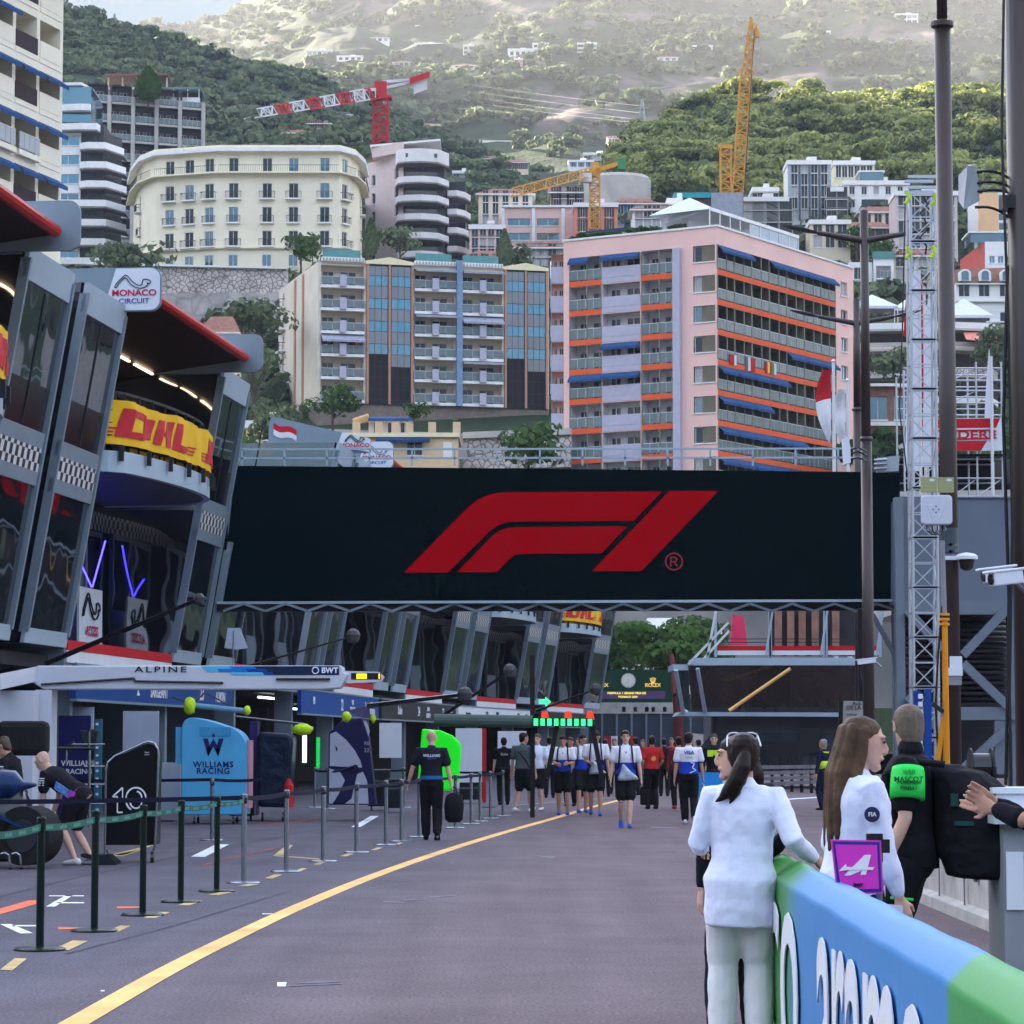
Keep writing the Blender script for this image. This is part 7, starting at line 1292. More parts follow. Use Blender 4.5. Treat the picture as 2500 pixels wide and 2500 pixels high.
# pit board on the barrier
Y = 11.8; t = thing('pit_board', 'square pink board with blue edge and a white slanted letter A clamped over the barrier', 'sign', tuple(W(2095,2200,Y))); VB = mat('board_violet_blue', (.03,.03,.22), .4, var=0); MG = mat('board_magenta', (.62,.04,.42), .4, var=.02); m = MB()
m.slab([W(2029,2050,Y),W(2044,2185,Y),W(2157,2181,Y),W(2151,2052,Y)], (0,.02,0), MG); m.build('rim', t); m = MB(); m.slab([W(2033,2054,Y-.003),W(2047,2180,Y-.003),W(2153,2177,Y-.003),W(2147,2056,Y-.003)], (0,.002,0), VB); m.build('border', t)
m = MB(); m.slab([W(2039,2062,Y-.006),W(2053,2172,Y-.006),W(2146,2170,Y-.006),W(2141,2063,Y-.006)], (0,.002,0), MG); m.build('panel', t); m = MB(); pf = lambda x, y: W(1700+x/2.415, 1400+y/2.415, Y-.009)
for k_, pl in enumerate(([(992,1660),(1030,1658),(1000,1776),(968,1778),(975,1752),(908,1780),(872,1782)],[(840,1755),(882,1712),(886,1730),(1050,1732),(1040,1748),(882,1750)])): pf = lambda x, y: W(1700+x/2.415, 1400+y/2.415, Y-.009-.003*k_); m.slab([pf(x,y) for x, y in pl], (0,.002,0), LWH)
m.build('emblem', t); text('BWT', .017, pf(955,1838), BLACKP, t, bold=.001); m = MB(); m.box(*sorted((W(2118,2050,Y).x,W(2158,2050,Y).x)),Y+.03,Y+.06,Zp(2056,Y),Zp(2036,Y),BLK); m.box(W(2150,2050,Y).x,W(2174,2050,Y).x,Y+.02,Y+.07,Zp(2083,Y),Zp(2050,Y),BLK); m.box(W(2149,2050,Y).x,W(2157,2050,Y).x,Y+.025,Y+.05,Zp(2105,Y),Zp(2040,Y),BLK); m.build('clamp', t)
m = MB(); a = W(2147,2180,Y+.03); m.tube(a+Vector((0,0,.2)), a-Vector((0,0,.75)), .013, CHROME); m.build('pole', t)
# ------------------------------------------------------------- pit wall at the right
CON = mat('painted_concrete', (.42,.40,.37), .75, var=.18, scale=2.5, bump=.2); CON2 = mat('grey_concrete_wall', (.22,.22,.24), .75, var=.2, scale=2)
t = thing('pit_wall', 'low off-white concrete pit wall with dark slots behind the backpack man', 'wall', (3.95,25,0)); m = MB()
m.hexa([(3.93,22.4,0),(4.5,22.4,0),(4.6,29,0),(4.0,29,0),(3.93,22.4,.88),(4.5,22.4,.88),(4.6,29,.88),(4.0,29,.88)], CON); m.build('wall', t); m = MB(); m.hexa([(3.84,22.3,0),(3.93,22.3,0),(4.0,29,0),(3.91,29,0),(3.84,22.3,.1),(3.93,22.3,.13),(4.0,29,.13),(3.91,29,.1)], CON); m.build('kerb', t)
for i in range(5): m = MB(); y = 22.9+i*1.5; m.box(3.91+.003*(y-22),3.925+.003*(y-22),y,y+.13,.35,.62,BLK); m.box(3.912+.003*(y-22),3.924+.003*(y-22),y+.65,y+.68,.12,.86,CON2); m.build('slot', t)
m = MB(); m.box(3.85,4.7,22.39,22.2,0,.875,CON2); m.box(3.7,4.9,21.9,22.6,.885,.93,CON); m.build('end_block', t)
t = thing('service_counter', 'grey service counter with drinks crate at the right edge', 'counter', (2.9,15.2,0)); m = MB(); a = W(2440,2000,15); m.box(a.x+.02,a.x+1.6,15,15.5,0,Zp(1985,15)-.06,mat('counter_grey', (.24,.26,.28), .6, var=.1)); m.build('body', t); m = MB(); m.box(a.x-.04,a.x+1.7,14.9,15.6,Zp(1985,15)-.055,Zp(1985,15),mat('counter_pale', (.42,.46,.48), .5, var=.1)); m.build('top', t)
m = MB(); m.box(a.x+.03,a.x+.12,14.985,14.995,.65,.95,SIGNW); m.build('sticker', t); m = MB(); zz_ = Zp(1985,15); m.box(a.x+.0,a.x+.42,15.1,15.5,zz_,zz_+.1,SIGNW); m.box(a.x-.02,a.x+.44,15.08,15.52,zz_+.1,zz_+.13,SIGNW); tag(m.build('storage_box'), 'white lidded box on the grey counter', 'box')
# ------------------------------------------------------------- poles and lamps
BRN = mat('brown_painted_pole', (.035,.024,.02), .4, .1, .12, scale=6, spec=.5); a = W(2323,1900,36)
t = thing('lamp_pole', 'thick dark brown pole with a collar near the top of the picture', 'pole', (a.x,36,0)); m = MB(); zc = Zp(60,36); m.tube((a.x+.02,36,0),(a.x,36,zc),.115,BRN,.105,20); m.tube((a.x,36,zc),(a.x,36,zc+3),.068,BRN,n=16); m.build('shaft', t, smooth=True); m = MB(); m.lathe([(.11,-.05),(.145,-.03),(.145,.03),(.08,.06)], BRN, (a.x,36,zc), 20); m.build('collar', t)
m = MB(); 
for p, w_, mm in ((1290,60,mat('tape_grey', (.06,.08,.09), .4)),(1328,6,CHROME),(1345,5,CHROME),(1353,12,mat('tape_violet', (.14,.13,.22), .5))): m.lathe([(.122,0),(.122,w_/F*36)], mm, (a.x+.006,36,Zp(p+w_,36)), 18)
m.build('band', t)
b_ = W(2526,1900,22); t = thing('lamp_pole', 'very dark thick pole with cables cut by the right picture edge', 'pole', (b_.x,22,0)); m = MB(); m.tube((b_.x,22,0),(b_.x-.02,22,8.2),.14,BRN,.13,20); m.build('shaft', t, smooth=True); m = MB(); m.path([(b_.x-.19,21.9,0),(b_.x-.2,21.9,1.9),(b_.x-.16,21.9,3.2),(b_.x-.17,21.9,4.8),(b_.x-.2,21.9,6.2),(b_.x-.15,21.9,8)], .012, BLK, 6); m.path([(b_.x-.23,21.95,1.2),(b_.x-.185,21.95,2.6),(b_.x-.21,21.95,4.0),(b_.x-.16,21.95,5.2)], .014, BLK, 6)
for i, (ya, yb) in enumerate(((420,455),(447,470),(468,480),(507,560))): P = [W(2385+(2490-2385)*k/8, ya+(yb-ya)*(k/8)**2-6*math.sin(k/8*3.14), 22.0) for k in range(9)]; m.path(P, .011, BLK, 5)
m.build('cable', t); m = MB(); c = W(2490,460,22); m.cb(c, .14, .16, .16, CHROME); m.cb(c-Vector((0,0,.12)), .3, .2, .1, BLK); m.build('clamp', t)
t = thing('flat_antenna', 'tilted grey flat antenna between the two thick dark poles', 'antenna', tuple(W(2360,512,22))); m = MB(); AG = mat('antenna_grey', (.30,.34,.36), .5, 0, .05)
m.hexa([W(2352,512,21.9),W(2392,490,22),W(2392,490,22.15),W(2352,512,22.15),W(2362,405,21.9),W(2382,403,22),W(2384,402,22.2),W(2364,402,22.2)], AG); m.hexa([W(2340,490,22.2),W(2353,511,21.93),W(2353,511,22.2),W(2340,490,22.4),W(2340,428,22.2),W(2362,406,21.93),W(2362,406,22.2),W(2340,428,22.4)], mat('antenna_pale', (.42,.44,.48), .5, 0, .04)); m.build('panel', t); m = MB(); [m.tube(W(2380,y_,22.05), W(2398,y_-1,22.05), .012, CHROME) for y_ in (422,449,470,506)]; m.build('connector', t)
def street_lamp(lb, px, Y, ytop, yj, half, tipdy):
    c = W(px, 1800, Y); top, j = Zp(ytop,Y), Zp(yj,Y); x = c.x; t = thing('street_lamp', lb, 'street lamp', (x,Y,0), 0, 'twin arm street lamps'); m = MB(); zb = Zp(1072 if Y < 70 else 1000, Y); m.tube((x,Y,0),(x,Y,zb),.125,BRN,.12,14); m.tube((x,Y,zb),(x,Y,top),.10,BRN,.09,14); m.lathe([(.12,-.05),(.15,0),(.12,.05)], BRN, (x,Y,zb), 14); m.build('shaft', t, smooth=True)
    for s in (-1, 1):
        m = MB(); h = half*Y/F; tip = j+tipdy*Y/F; m.tube((x,Y,j),(x+s*h*.72,Y,j+(tip-j)*.72),.075,BRN,.05,10); m.build('arm', t); m = MB(); A = Vector((x+s*h*.68,Y,j+(tip-j)*.72-.02)); B_ = Vector((x+s*h*1.28,Y,tip+.1)); n = 9; d = (B_-A)/n
        V = []; 
        for i in range(n+1): w = .27*math.sin(math.pi*min(.97,(i+.35)/n*.93))**.6; hh = .06*math.sin(math.pi*(i+.4)/(n+.8)); q = A+d*i; V += [q+Vector((0,-w,0)), q+Vector((0,0,hh)), q+Vector((0,w,0)), q+Vector((0,0,-hh*.8))]
        m.raw(V, [(i*4+k, i*4+(k+1) % 4, (i+1)*4+(k+1) % 4, (i+1)*4+k) for i in range(n) for k in range(4)]+[(0,3,2,1), (n*4,n*4+1,n*4+2,n*4+3)], mat('lamp_head_grey', (.10,.10,.10), .4, .2, .1)); m.build('lamp_head', t, smooth=True)
street_lamp('near dark street lamp with two curved arms standing in front of the screen', 2122, 61, 514, 588, 160, 28); street_lamp('farther dark street lamp with two arms above the screen top', 2101, 74, 730, 790, 128, 24)
t = thing('flat_antenna', 'narrow white antenna left of the near street lamp over the screen edge', 'antenna', tuple(W(2065,1120,60.5))); m = MB(); m.slab([W(2057,1072,60.5),W(2061,1134,60.5),W(2077,1130,60.5),W(2076,1090,60.5),W(2071,1066,60.5)], (0,.2,0), SIGNW); m.build('panel', t); m = MB(); [m.path([W(2076,y_,60.6),W(2095,y_-5,60.6),W(2116,y_+4,60.8)], .02, BLK, 5) for y_ in (1098,1108,1122)]; m.build('cable', t)
t = thing('flat_antenna', 'pale slanted antenna box right of the near street lamp', 'antenna', tuple(W(2170,1150,60.8))); m = MB(); m.slab([W(2142,1152,60.6),W(2194,1150,60.6),W(2196,1112,60.6),W(2142,1118,60.6)], (0,.25,0), AG); m.build('panel', t); m = MB(); [m.tube(W(2134,y_,60.5), W(2165,y_-2,60.5), .03, CHROME) for y_ in (1124,1134,1145)]; m.build('bracket', t)
# big white antenna and yellow panels on the thick brown pole
Y = 35.4; t = thing('antenna_box', 'large white rounded antenna box with four dots on the thick brown pole', 'antenna', tuple(W(2288,1285,Y))); m = MB(); a, c = W(2251,1281,Y), W(2325,1208,Y); m.slab([Vector((x,Y,z)) for x, z in rounded(a.x,c.x,a.z,c.z,.05)], (0,.12,0), mat('antenna_white', (.50,.53,.60), .45, 0, .03)); m.build('housing', t, bevel=.02)
m = MB(); [m.cb(W(x,y,Y-.003), .014, .008, .014, BLACKP) for x, y in ((2285,1236),(2277.5,1243),(2292,1243.5),(2285,1251))]; m.build('vent', t); m = MB(); m.beam(W(2265,1232,Y-.004),W(2278,1268,Y-.004),.008,.008,SIGNW); m.beam(W(2311,1222,Y-.004),W(2292,1268,Y-.004),.008,.008,SIGNW); m.build('rib', t); m = MB()
rg = random.Random(2)
for i in range(9): x = 2258+i*6; m.path([W(x,1283,Y+.05), W(x+rg.uniform(-4,4),1294,Y), W(2285+rg.uniform(-8,12),1306,Y+.1)], .008, BLK if i % 2 else CON2, 4)
m.build('cable', t)
for px, lb in ((2268,'left of two olive yellow flat panels above the white antenna box'),(2310,'right of two olive yellow flat panels above the white antenna box')):
    m = MB(); a, c = W(px-19,1202,Y), W(px+19,1165,Y); m.box(a.x,c.x,Y,Y+.05,a.z,c.z,mat('olive_panel', (.30,.31,.15), .6, var=.05)); m.box(c.x-.09,c.x-.03,Y-.003,Y-.0005,c.z-.05,c.z-.02,SIGNW); tag(m.build('warning_board'), lb, 'panel', 'olive panels')
def cam_(lb, px, py, Y, L, rz, grp=None):
    c = W(px,py,Y); t = thing('security_camera', lb, 'security camera', tuple(c), 0, grp); d = Vector((math.cos(rz),math.sin(rz),-.12)).normalized(); m = MB(); m.beam(c, c+d*L, .1, .1, SIGNW); m.beam(c-d*.03+Vector((0,0,.055)), c+d*(L+.05)+Vector((0,0,.055)), .12, .02, SIGNW); m.build('housing', t, bevel=.015); m = MB(); m.tube(c+d*L*.98, c+d*(L+.012), .04, BLK, n=12); m.build('lens', t); m = MB(); m.tube(c+Vector((0,0,-.04)), c+Vector((.12,.05,-.14)), .02, CHROME); m.build('bracket', t)
cam_('rear of two white security cameras at the right edge', 2470, 1400, 21.5, .22, 3.3, 'white security cameras'); cam_('front of two white security cameras at the right edge', 2492, 1407, 21.0, .24, 3.45, 'white security cameras'); cam_('white security camera on the near street lamp shaft', 2138, 1612, 60.5, .4, 3.2); 
t = thing('dome_camera', 'white dome camera hood on the right of the thick brown pole', 'security camera', tuple(W(2365,1365,35.8))); m = MB(); c = W(2360,1362,35.8); m.lathe([(.14,-.02),(.14,.02),(.1,.05),(.02,.065)], SIGNW, tuple(c), 16); m.beam(c+Vector((-.3,0,0)), c, .05, .05, SIGNW); m.build('hood', t); m = MB(); m.lathe([(.03,-.16),(.08,-.13),(.1,-.02)], BLK, tuple(c), 14); m.build('dome', t)
t = thing('junction_box', 'white weatherproof box on the lower brown pole', 'box', tuple(W(2325,1650,35.5))); m = MB(); c = W(2330,1640,35.6); m.cb(c, .19, .12, .1, SIGNW); m.cb(c+Vector((.02,0,.12)), .14, .1, .14, SIGNW); m.build('housing', t); m = MB(); m.cb(c-Vector((0,0,.11)), .17, .1, .11, CON2); m.build('base', t)
# ------------------------------------------------------------- lattice tower, mast, blue board, reel
ALU = mat('aluminium_truss', (.50,.52,.56), .3, .7, .05); Y = 47.0; t = thing('lattice_tower', 'tall silver square lattice tower right of the screen', 'truss tower', tuple(W(2250,1900,Y))); w = .40
A, B_ = W(2258,1905,Y), W(2248,475,Y); A.z = 0; N = 13
for i in range(N):
    m = MB(); a, b = A.lerp(B_, i/N), A.lerp(B_, (i+.985)/N); lattice(m, a, b, w, 2, ALU, .018); 
    for c in ((1,1),(1,-1),(-1,1),(-1,-1)): m.tube(a+Vector((c[0]*w/2,c[1]*w/2,0)), b+Vector((c[0]*w/2,c[1]*w/2,0)), .026, ALU)
    for z in (a, b): m.beam(z+Vector((-w/2,-w/2,0)), z+Vector((w/2,-w/2,0)), .045, .045, ALU)
    m.build('truss_section', t)
m = MB(); [m.beam(B_+Vector((-w/2-.04,y,z)), B_+Vector((w/2+.04,y,z)), .05, .05, ALU) for y in (-w/2,w/2) for z in (.08,.26)]; m.build('head_frame', t)
for k, (px, py) in enumerate(((2215,468),(2280,472),(2277,600),(2216,603))): m = MB(); c = W(px,py,Y-.3); m.path([c, c+Vector((.03,0,-.12)), c+Vector((-.04,0,-.2))], .03, HV, 5); m.build('sling', t)
m = MB(); P = [W(2256,y_,Y-.1)+Vector((.07*math.sin(i*2.2),0,0)) for i, y_ in enumerate(range(480,640,20))]; m.path(P, .016, BLK, 5); m.path([W(2210,500,Y-.3),W(2203,800,Y-.3),W(2196,1000,Y-.3),W(2215,1160,Y-.3)], .012, BLK, 5); m.build('cable', t)
OR = mat('hydraulic_orange', (.62,.24,.015), .4, .1, .15); t = thing('telescopic_mast', 'orange hydraulic mast beside the thick brown pole', 'mast', tuple(W(2308,1890,34))); m = MB(); m.tube((W(2312,1900,34).x,34,0), W(2306,1510,34), .045, OR, .035, 10); m.beam(W(2286,1880,34), W(2304,1750,34), .06, .04, OR)
for y_ in (1500,1512,1524): m.lathe([(.06,0),(.06,.03)], OR, tuple(W(2306,y_+3,34)), 12)
m.build('mast', t); m = MB(); m.tube(W(2306,1500,34), W(2300,1320,34), .03, CON2); m.build('inner_tube', t); m = MB(); m.path([W(2300,1480,34),W(2290,1600,34),W(2284,1720,34),W(2292,1880,34)], .014, BLK, 5); m.beam(W(2275,1718,34),W(2303,1738,34),.06,.05,BLK); m.build('hose', t)
t = thing('blue_rack', 'deep blue upright rack with white tags in front of the lattice tower', 'rack', tuple(W(2255,1860,33))); m = MB(); BLU = mat('rack_blue', (.008,.05,.25), .45, 0, .1); m.slab([W(2232,1870,33),W(2247,1870,33),W(2247,1686,33),W(2232,1686,33)], (0,.1,0), BLU); m.slab([W(2259,1870,33),W(2276,1870,33),W(2274,1682,33),W(2258,1682,33)], (0,.1,0), BLU); m.build('rack', t); m = MB()
for i in range(8): m.cb(W(2247,1700+i*19,32.96), .05, .02, .055, SIGNW)
m.build('tag', t)
t = thing('cable_reel', 'black cable reel behind the backpack', 'cable reel', tuple(W(2395,1920,30))); m = MB(); c = W(2395,1872,30); m.tube(c-Vector((.1,0,0)), c+Vector((.1,0,0)), .14, BLK, n=16); m.tube(c-Vector((.12,0,0)), c-Vector((.1,0,0)), .2, IRON, n=18); m.tube(c+Vector((.1,0,0)), c+Vector((.12,0,0)), .2, IRON, n=18); m.build('drum', t); m = MB(); m.beam(c+Vector((-.14,0,0)), Vector((c.x-.14,30,.9)), .04, .04, IRON); m.beam(c+Vector((.14,0,0)), Vector((c.x+.14,30,.9)), .04, .04, IRON); m.build('frame', t)
# ------------------------------------------------------------- steel support of the screen
STB = mat('steel_blue_grey', (.15,.18,.215), .5, .15, .08); STD = mat('steel_panel', (.125,.15,.19), .55, .1, .1, scale=.5); Y = 67.0
t = thing('gantry_tower', 'blue grey steel stair tower carrying the right end of the screen', 'steel tower', tuple(W(2330,1900,Y))); m = MB(); m.slab([W(2200,1470,Y),W(2475,1470,Y),W(2470,1212,Y),W(2200,1212,Y)], (0,3.5,0), STD); m.build('panel', t)
m = MB(); m.slab([W(2200,1500,Y-.1),W(2480,1500,Y-.1),W(2480,1466,Y-.1),W(2200,1466,Y-.1)], (0,.3,0), STB)
for pa, pb in ((2191,2212),(2466,2488)): a, b = W(pa,1800,Y-.15), W(pb,1800,Y-.15); m.box(a.x,b.x,Y-.15,Y+.2,0,Zp(1215 if pa < 2300 else 1468,Y),STB)
for a, b in (((2215,1490),(2300,1585)),((2455,1490),(2350,1600)),((2350,1620),(2466,1730)),((2466,1770),(2350,1880)),((2215,1700),(2300,1790))): m.beam(W(*a,Y-.3), W(*b,Y-.3), .2, .2, STB)
m.beam(W(2200,1742,Y-.2),W(2480,1742,Y-.2),.25,.3,STB); m.slab([W(2325,1212,Y-.05),W(2470,1212,Y-.05),W(2470,1216,Y-.05),W(2325,1216,Y-.05)], (0,.04,0), STB); m.beam(W(2440,1745,Y-.2), W(2440,1890,Y-.2), .25,.2,STB); m.build('frame', t); m = MB()
for i in range(17): y_ = 1508+i*13; m.slab([W(2212,y_+6,Y+1.2),W(2462,y_+6,Y+1.2),W(2462,y_,Y+1.2),W(2212,y_,Y+1.2)], (0,.5,.1), BLKS if i % 2 else IRON)
m.build('stair', t); m = MB(); m.slab([W(2212,1900,Y+3),W(2466,1900,Y+3),W(2466,1500,Y+3),W(2212,1500,Y+3)], (0,.1,0), DARKW); m.build('back_panel', t)
m = MB(); a, b = W(2100,1800,Y+3), W(2180,1800,Y+3); m.box(a.x,b.x-.55,Y+3,Y+3.4,0,Zp(1485,Y+3),BLKS); m.box(b.x-.1,b.x+.15,Y+2,Y+2.3,0,Zp(1485,Y+2),STB); m.beam(W(2130,1500,Y+2),W(2185,1600,Y+2),.15,.1,STB); m.build('rear_column', t)
m = MB(); a = W(2108,1600,62.0); m.box(a.x-.1,a.x+.1,62,62.2,0,Zp(1487,62),BLKS); rg = random.Random(4); m.path([(a.x+rg.uniform(-.12,.12),61.9,3.4-i*.3) for i in range(11)], .02, BLK, 5); m.cb((a.x+.05,61.85,2.1), .2, .15, .35, CON2); tag(m.build('cable_post'), 'dark post wrapped in cables just left of the near street lamp', 'post')
t = thing('street_sign', 'weathered street name board beside the near street lamp', 'sign', tuple(W(2080,1850,44))); m = MB(); m.slab([W(2056,1775,44),W(2106,1775,44),W(2106,1712,44),W(2060,1711,44)], (0,.05,0), mat('sign_stone', (.28,.27,.25), .7)); m.build('panel', t); m = MB(); a = W(2054,1800,44); m.box(a.x-.03,a.x+.03,44,44.1,0,Zp(1709,44),BLKS); m.build('post', t); text('RUE', .07, W(2092,1718,43.99), BLACKP, t); text('DE LA', .085, W(2084,1728,43.99), BLACKP, t); text('La Rousse', .04, W(2080,1744,43.99), BLACKP, t)
# ------------------------------------------------------------- scaffold, red sign, flags
Y = 95.0; t = thing('belvedere_sign', 'red and white BELVEDERE board on scaffolding at the right', 'sign', tuple(W(2340,1105,Y))); m = MB(); m.slab([W(2226,1100,Y),W(2451,1100,Y),W(2448,1020,Y),W(2226,1022,Y)], (0,.2,0), SIGNW); m.build('panel', t); m = MB(); e = Y-.01
for pl in (((2226,1046),(2432,1044),(2442,1021),(2226,1024)),((2226,1104),(2395,1100),(2410,1076),(2226,1078))): m.slab([W(x,y,e) for x, y in pl], (0,.01,0), RSTR)
m.slab([W(x,y,e) for x, y in ((2226,1074),(2428,1072),(2428,1048),(2226,1050))], (0,.01,0), SIGNW); m.build('band', t); m = MB(); [m.beam(W(a_,b_,e-.01),W(c_,d_,e-.01),.05,.05,RSTR) for a_, b_, c_, d_ in ((2234,1052,2426,1050),(2426,1050,2426,1070),(2426,1070,2234,1074),(2234,1074,2234,1052))]; m.build('outline', t); text('BELVEDERE', .36, W(2331,1062,e-.02), RSTR, t, sx=1.55, bold=.008)
t = thing('scaffold', 'silver tube scaffold tower carrying the red sign', 'scaffold', tuple(W(2340,1250,Y+.5))); 
xs = [W(p,1100,Y).x for p in (2212,2270,2330,2390,2452)]; zs = [Zp(p,Y) for p in (1210,1165,1118,1010,980,950,925,895)]
m = MB(); [m.tube((x,Y+y,zs[0]-6),(x,Y+y,Zp(880 if x > xs[2] else 900,Y)),.035,ALU,n=6) for x in xs for y in (.4,2.2)]; m.build('standard', t); m = MB(); [m.tube((xs[0],Y+y,z),(xs[-1],Y+y,z),.03,ALU,n=6) for z in zs for y in (.4,2.2)]; m.build('ledger', t); m = MB(); [m.tube((xs[i],Y+.45,zs[j]),(xs[i+1],Y+.45,zs[j+1]),.025,ALU,n=6) for i in range(4) for j in (0,2,4,6) if (i+j) % 3 != 1]; m.build('brace', t); m = MB(); m.box(xs[0],xs[-1],Y+.3,Y+2.4,Zp(1112,Y),Zp(1106,Y),BLKS); m.box(xs[0],xs[-1],Y+2.3,Y+2.4,Zp(1180,Y),Zp(1112,Y),BLKS); m.build('deck', t)
Y = 118; t = thing('site_hoarding', 'blue grey hoarding and white tents behind the scaffold', 'hoarding', tuple(W(2350,1300,Y))); m = MB(); m.slab([W(2180,1500,Y),W(2500,1500,Y),W(2500,1195,Y),W(2180,1200,Y)], (0,8,0), CON); m.build('wall', t); m = MB(); m.slab([W(2180,1180,Y+8),W(2500,1180,Y+8),W(2500,1120,Y+8),W(2180,1120,Y+8)], (0,5,0), SHADE); m.build('upper_wall', t)
def flagpole(lb, px, Y, yt, cols_, wid, py2):
    a = W(px,1500,Y); t = thing('flagpole', lb, 'flagpole', (a.x,Y,3), 0, 'white flagpoles over the screen'); m = MB(); m.tube((a.x,Y,3),(a.x,Y,Zp(yt,Y)),.09,WF,.06,10); m.lathe([(.02,-.08),(.1,0),(.02,.08)], WF, (a.x,Y,Zp(yt,Y)+.05), 8); m.build('pole', t); m = MB(); n = 9; zt, zb = Zp(yt+18,Y), Zp(py2,Y); V = []
    for j in range(n+1):
        k = j/n; z = zt+(zb-zt)*k; w = wid*(math.sin(math.pi*(.12+.85*k))**.8)*(1-.25*k); V += [(a.x-.1,Y,z), (a.x-.1-w*.5,Y+.18*math.sin(k*6),z-.1*k), (a.x-.1-w,Y-.1*math.cos(k*5),z-.35*k)]
    for j in range(n): m.raw([V[j*3+i] for i in range(3)]+[V[j*3+3+i] for i in range(3)], [(0,1,4,3),(1,2,5,4)], cols_[0] if j < n*.42 and len(cols_) > 1 else cols_[-1])
    f_ = m.build('flag', t, smooth=True)
flagpole('left white flagpole with a hanging red over white flag', 2040, 108, 885, [RSTR,WSTR], .65, 1060); flagpole('right white flagpole with a hanging white flag and crest', 2074, 109, 932, [WSTR], .55, 1070)
for k, (px, y0, y1, w, mm, lb) in enumerate(((2232,640,1150,22,SIGNW,'tall white vertical banner behind the lattice tower'),(2268,700,1140,16,SIGNW,'right hand white vertical banner behind the lattice tower'),(2218,650,820,12,RSTR,'red pointed banner at the left inside of the lattice tower'),(2251,680,990,9,RSTR,'slim red banner at the right inside of the lattice tower'),(2414,850,1020,10,SIGNW,'slender white banner mast above the red sign'))):
    Y = 92+k*.7; t = thing('vertical_banner', lb, 'banner', tuple(W(px,y1,Y)), 0, 'vertical banners by the tower'); m = MB(); m.slab([W(px-w,y1,Y),W(px+w*.6,y1,Y),W(px+w*.5,y0+40,Y),W(px+w*.1,y0,Y),W(px-w*.6,y0+90,Y)], (0,.05,0), mm); m.build('fabric', t); m = MB(); m.tube((W(px+w*.6,y1,Y).x,Y,0), W(px+w*.55,y0+20,Y), .05, WF); m.build('pole', t)
# ------------------------------------------------------------- control building past the screen
Y = 100.0; t = thing('control_building', 'race control building with a red and white balcony strip and leaning glass front', 'building', tuple(W(1900,1900,Y))); m = MB(); xa, xb, xc = W(1650,1600,Y), W(1748,1600,Y), W(2100,1600,Y)
m.slab([W(1690,1712+28,Y+.6),W(2110,1740,Y+.6),W(2110,1625,Y-.4),W(1680,1625,Y-.4)], (0,.1,0), mat('tinted_brown_glass', (.035,.022,.022), .08, 0, .1, spec=.9)); m.slab([W(1652,1720,Y+.6),W(1686,1738,Y+.6),W(1680,1632,Y-.2),W(1650,1632,Y+1.5)], (0,.1,0), mat('tinted_green_glass', (.02,.05,.04), .08, 0, .1, spec=.9)); m.build('leaning_glass', t)
m = MB(); m.slab([W(1694,1624,Y-.6),W(2110,1624,Y-.6),W(2110,1606,Y-.6),W(1694,1606,Y-.6)], (0,3,0), FRL); m.slab([W(1642,1636,Y-.3),W(1706,1636,Y-.3),W(1706,1622,Y-.3),W(1642,1622,Y-.3)], (0,3,0), FRL); m.slab([W(1652,1748,Y+.4),W(2110,1750,Y+.4),W(2110,1740,Y+.4),W(1660,1738,Y+.4)], (0,3,0), FRL)
for a, b in (((1650,1636),(1668,1742)),((1703,1632),(1722,1742))): m.beam(W(*a,Y-.7), W(*b,Y+.3), .12, .1, FRL)
m.build('frame', t); m = MB()
for i, px in enumerate((1752,1886,2022)):
    a, b = px, px+124; m.slab([W(a,1588,Y-.2),W(b,1588,Y-.2),W(b,1577,Y-.2),W(a,1577,Y-.2)], (0,.1,0), RSTR); m.slab([W(a,1599,Y-.2),W(b,1599,Y-.2),W(b,1588.4,Y-.2),W(a,1588.4,Y-.2)], (0,.1,0), WSTR); 
    for q_ in (a-5, b+3): m.beam(W(q_,1604,Y-.3), W(q_,1486,Y-.3), .09, .09, FRL)
    m.beam(W(a+118,1600,Y-.5), W(a+134,1490,Y-.5), .07, .07, FRL)
m.beam(W(1745,1487,Y-.3), W(2100,1487,Y-.3), .1, .1, FRL); m.build('balcony_strip', t)
m = MB(); m.slab([W(1880,1602,Y+3),W(2110,1602,Y+3),W(2110,1480,Y+3),W(1880,1480,Y+3)], (0,.2,0), DARKW); [m.beam(W(px,1602,Y+2.8), W(px,1488,Y+2.8), .25, .2, BRK) for px in (1900,1930,1958,1990,2040)]; [m.beam(W(1752,y_,Y),W(2100,y_,Y),.03,.03,IRON) for y_ in (1560,1568)]; m.build('rear_glazing', t)
m = MB(); m.slab([W(1783,1575,Y+1.5),W(1826,1575,Y+1.5),W(1815,1505,Y+1.5),W(1790,1500,Y+1.5)], (0,.3,0), mat('coral_drape', (.65,.04,.10), .6)); m.build('drape', t)
m = MB(); m.slab([W(1745,1870,Y+1.5),W(2110,1870,Y+1.5),W(2110,1750,Y+1.5),W(1745,1750,Y+1.5)], (0,6,0), mat('dull_grey_wall', (.11,.115,.13), .8, var=.1, scale=.5)); m.slab([W(1670,1870,Y+1.2),W(2110,1870,Y+1.2),W(2110,1790,Y+1.2),W(1740,1790,Y+1.2)], (0,.2,0), mat('dark_base', (.035,.04,.05), .8, var=.2)); m.slab([W(1953,1840,Y+1.1),W(2004,1840,Y+1.1),W(2004,1778,Y+1.1),W(1953,1778,Y+1.1)], (0,.05,0), BLK); m.build('wall', t)
m = MB(); m.path([W(1780,1735,Y-.62),W(1930,1632,Y-.62)], .06, YP, 4); m.build('stair_rail', t)
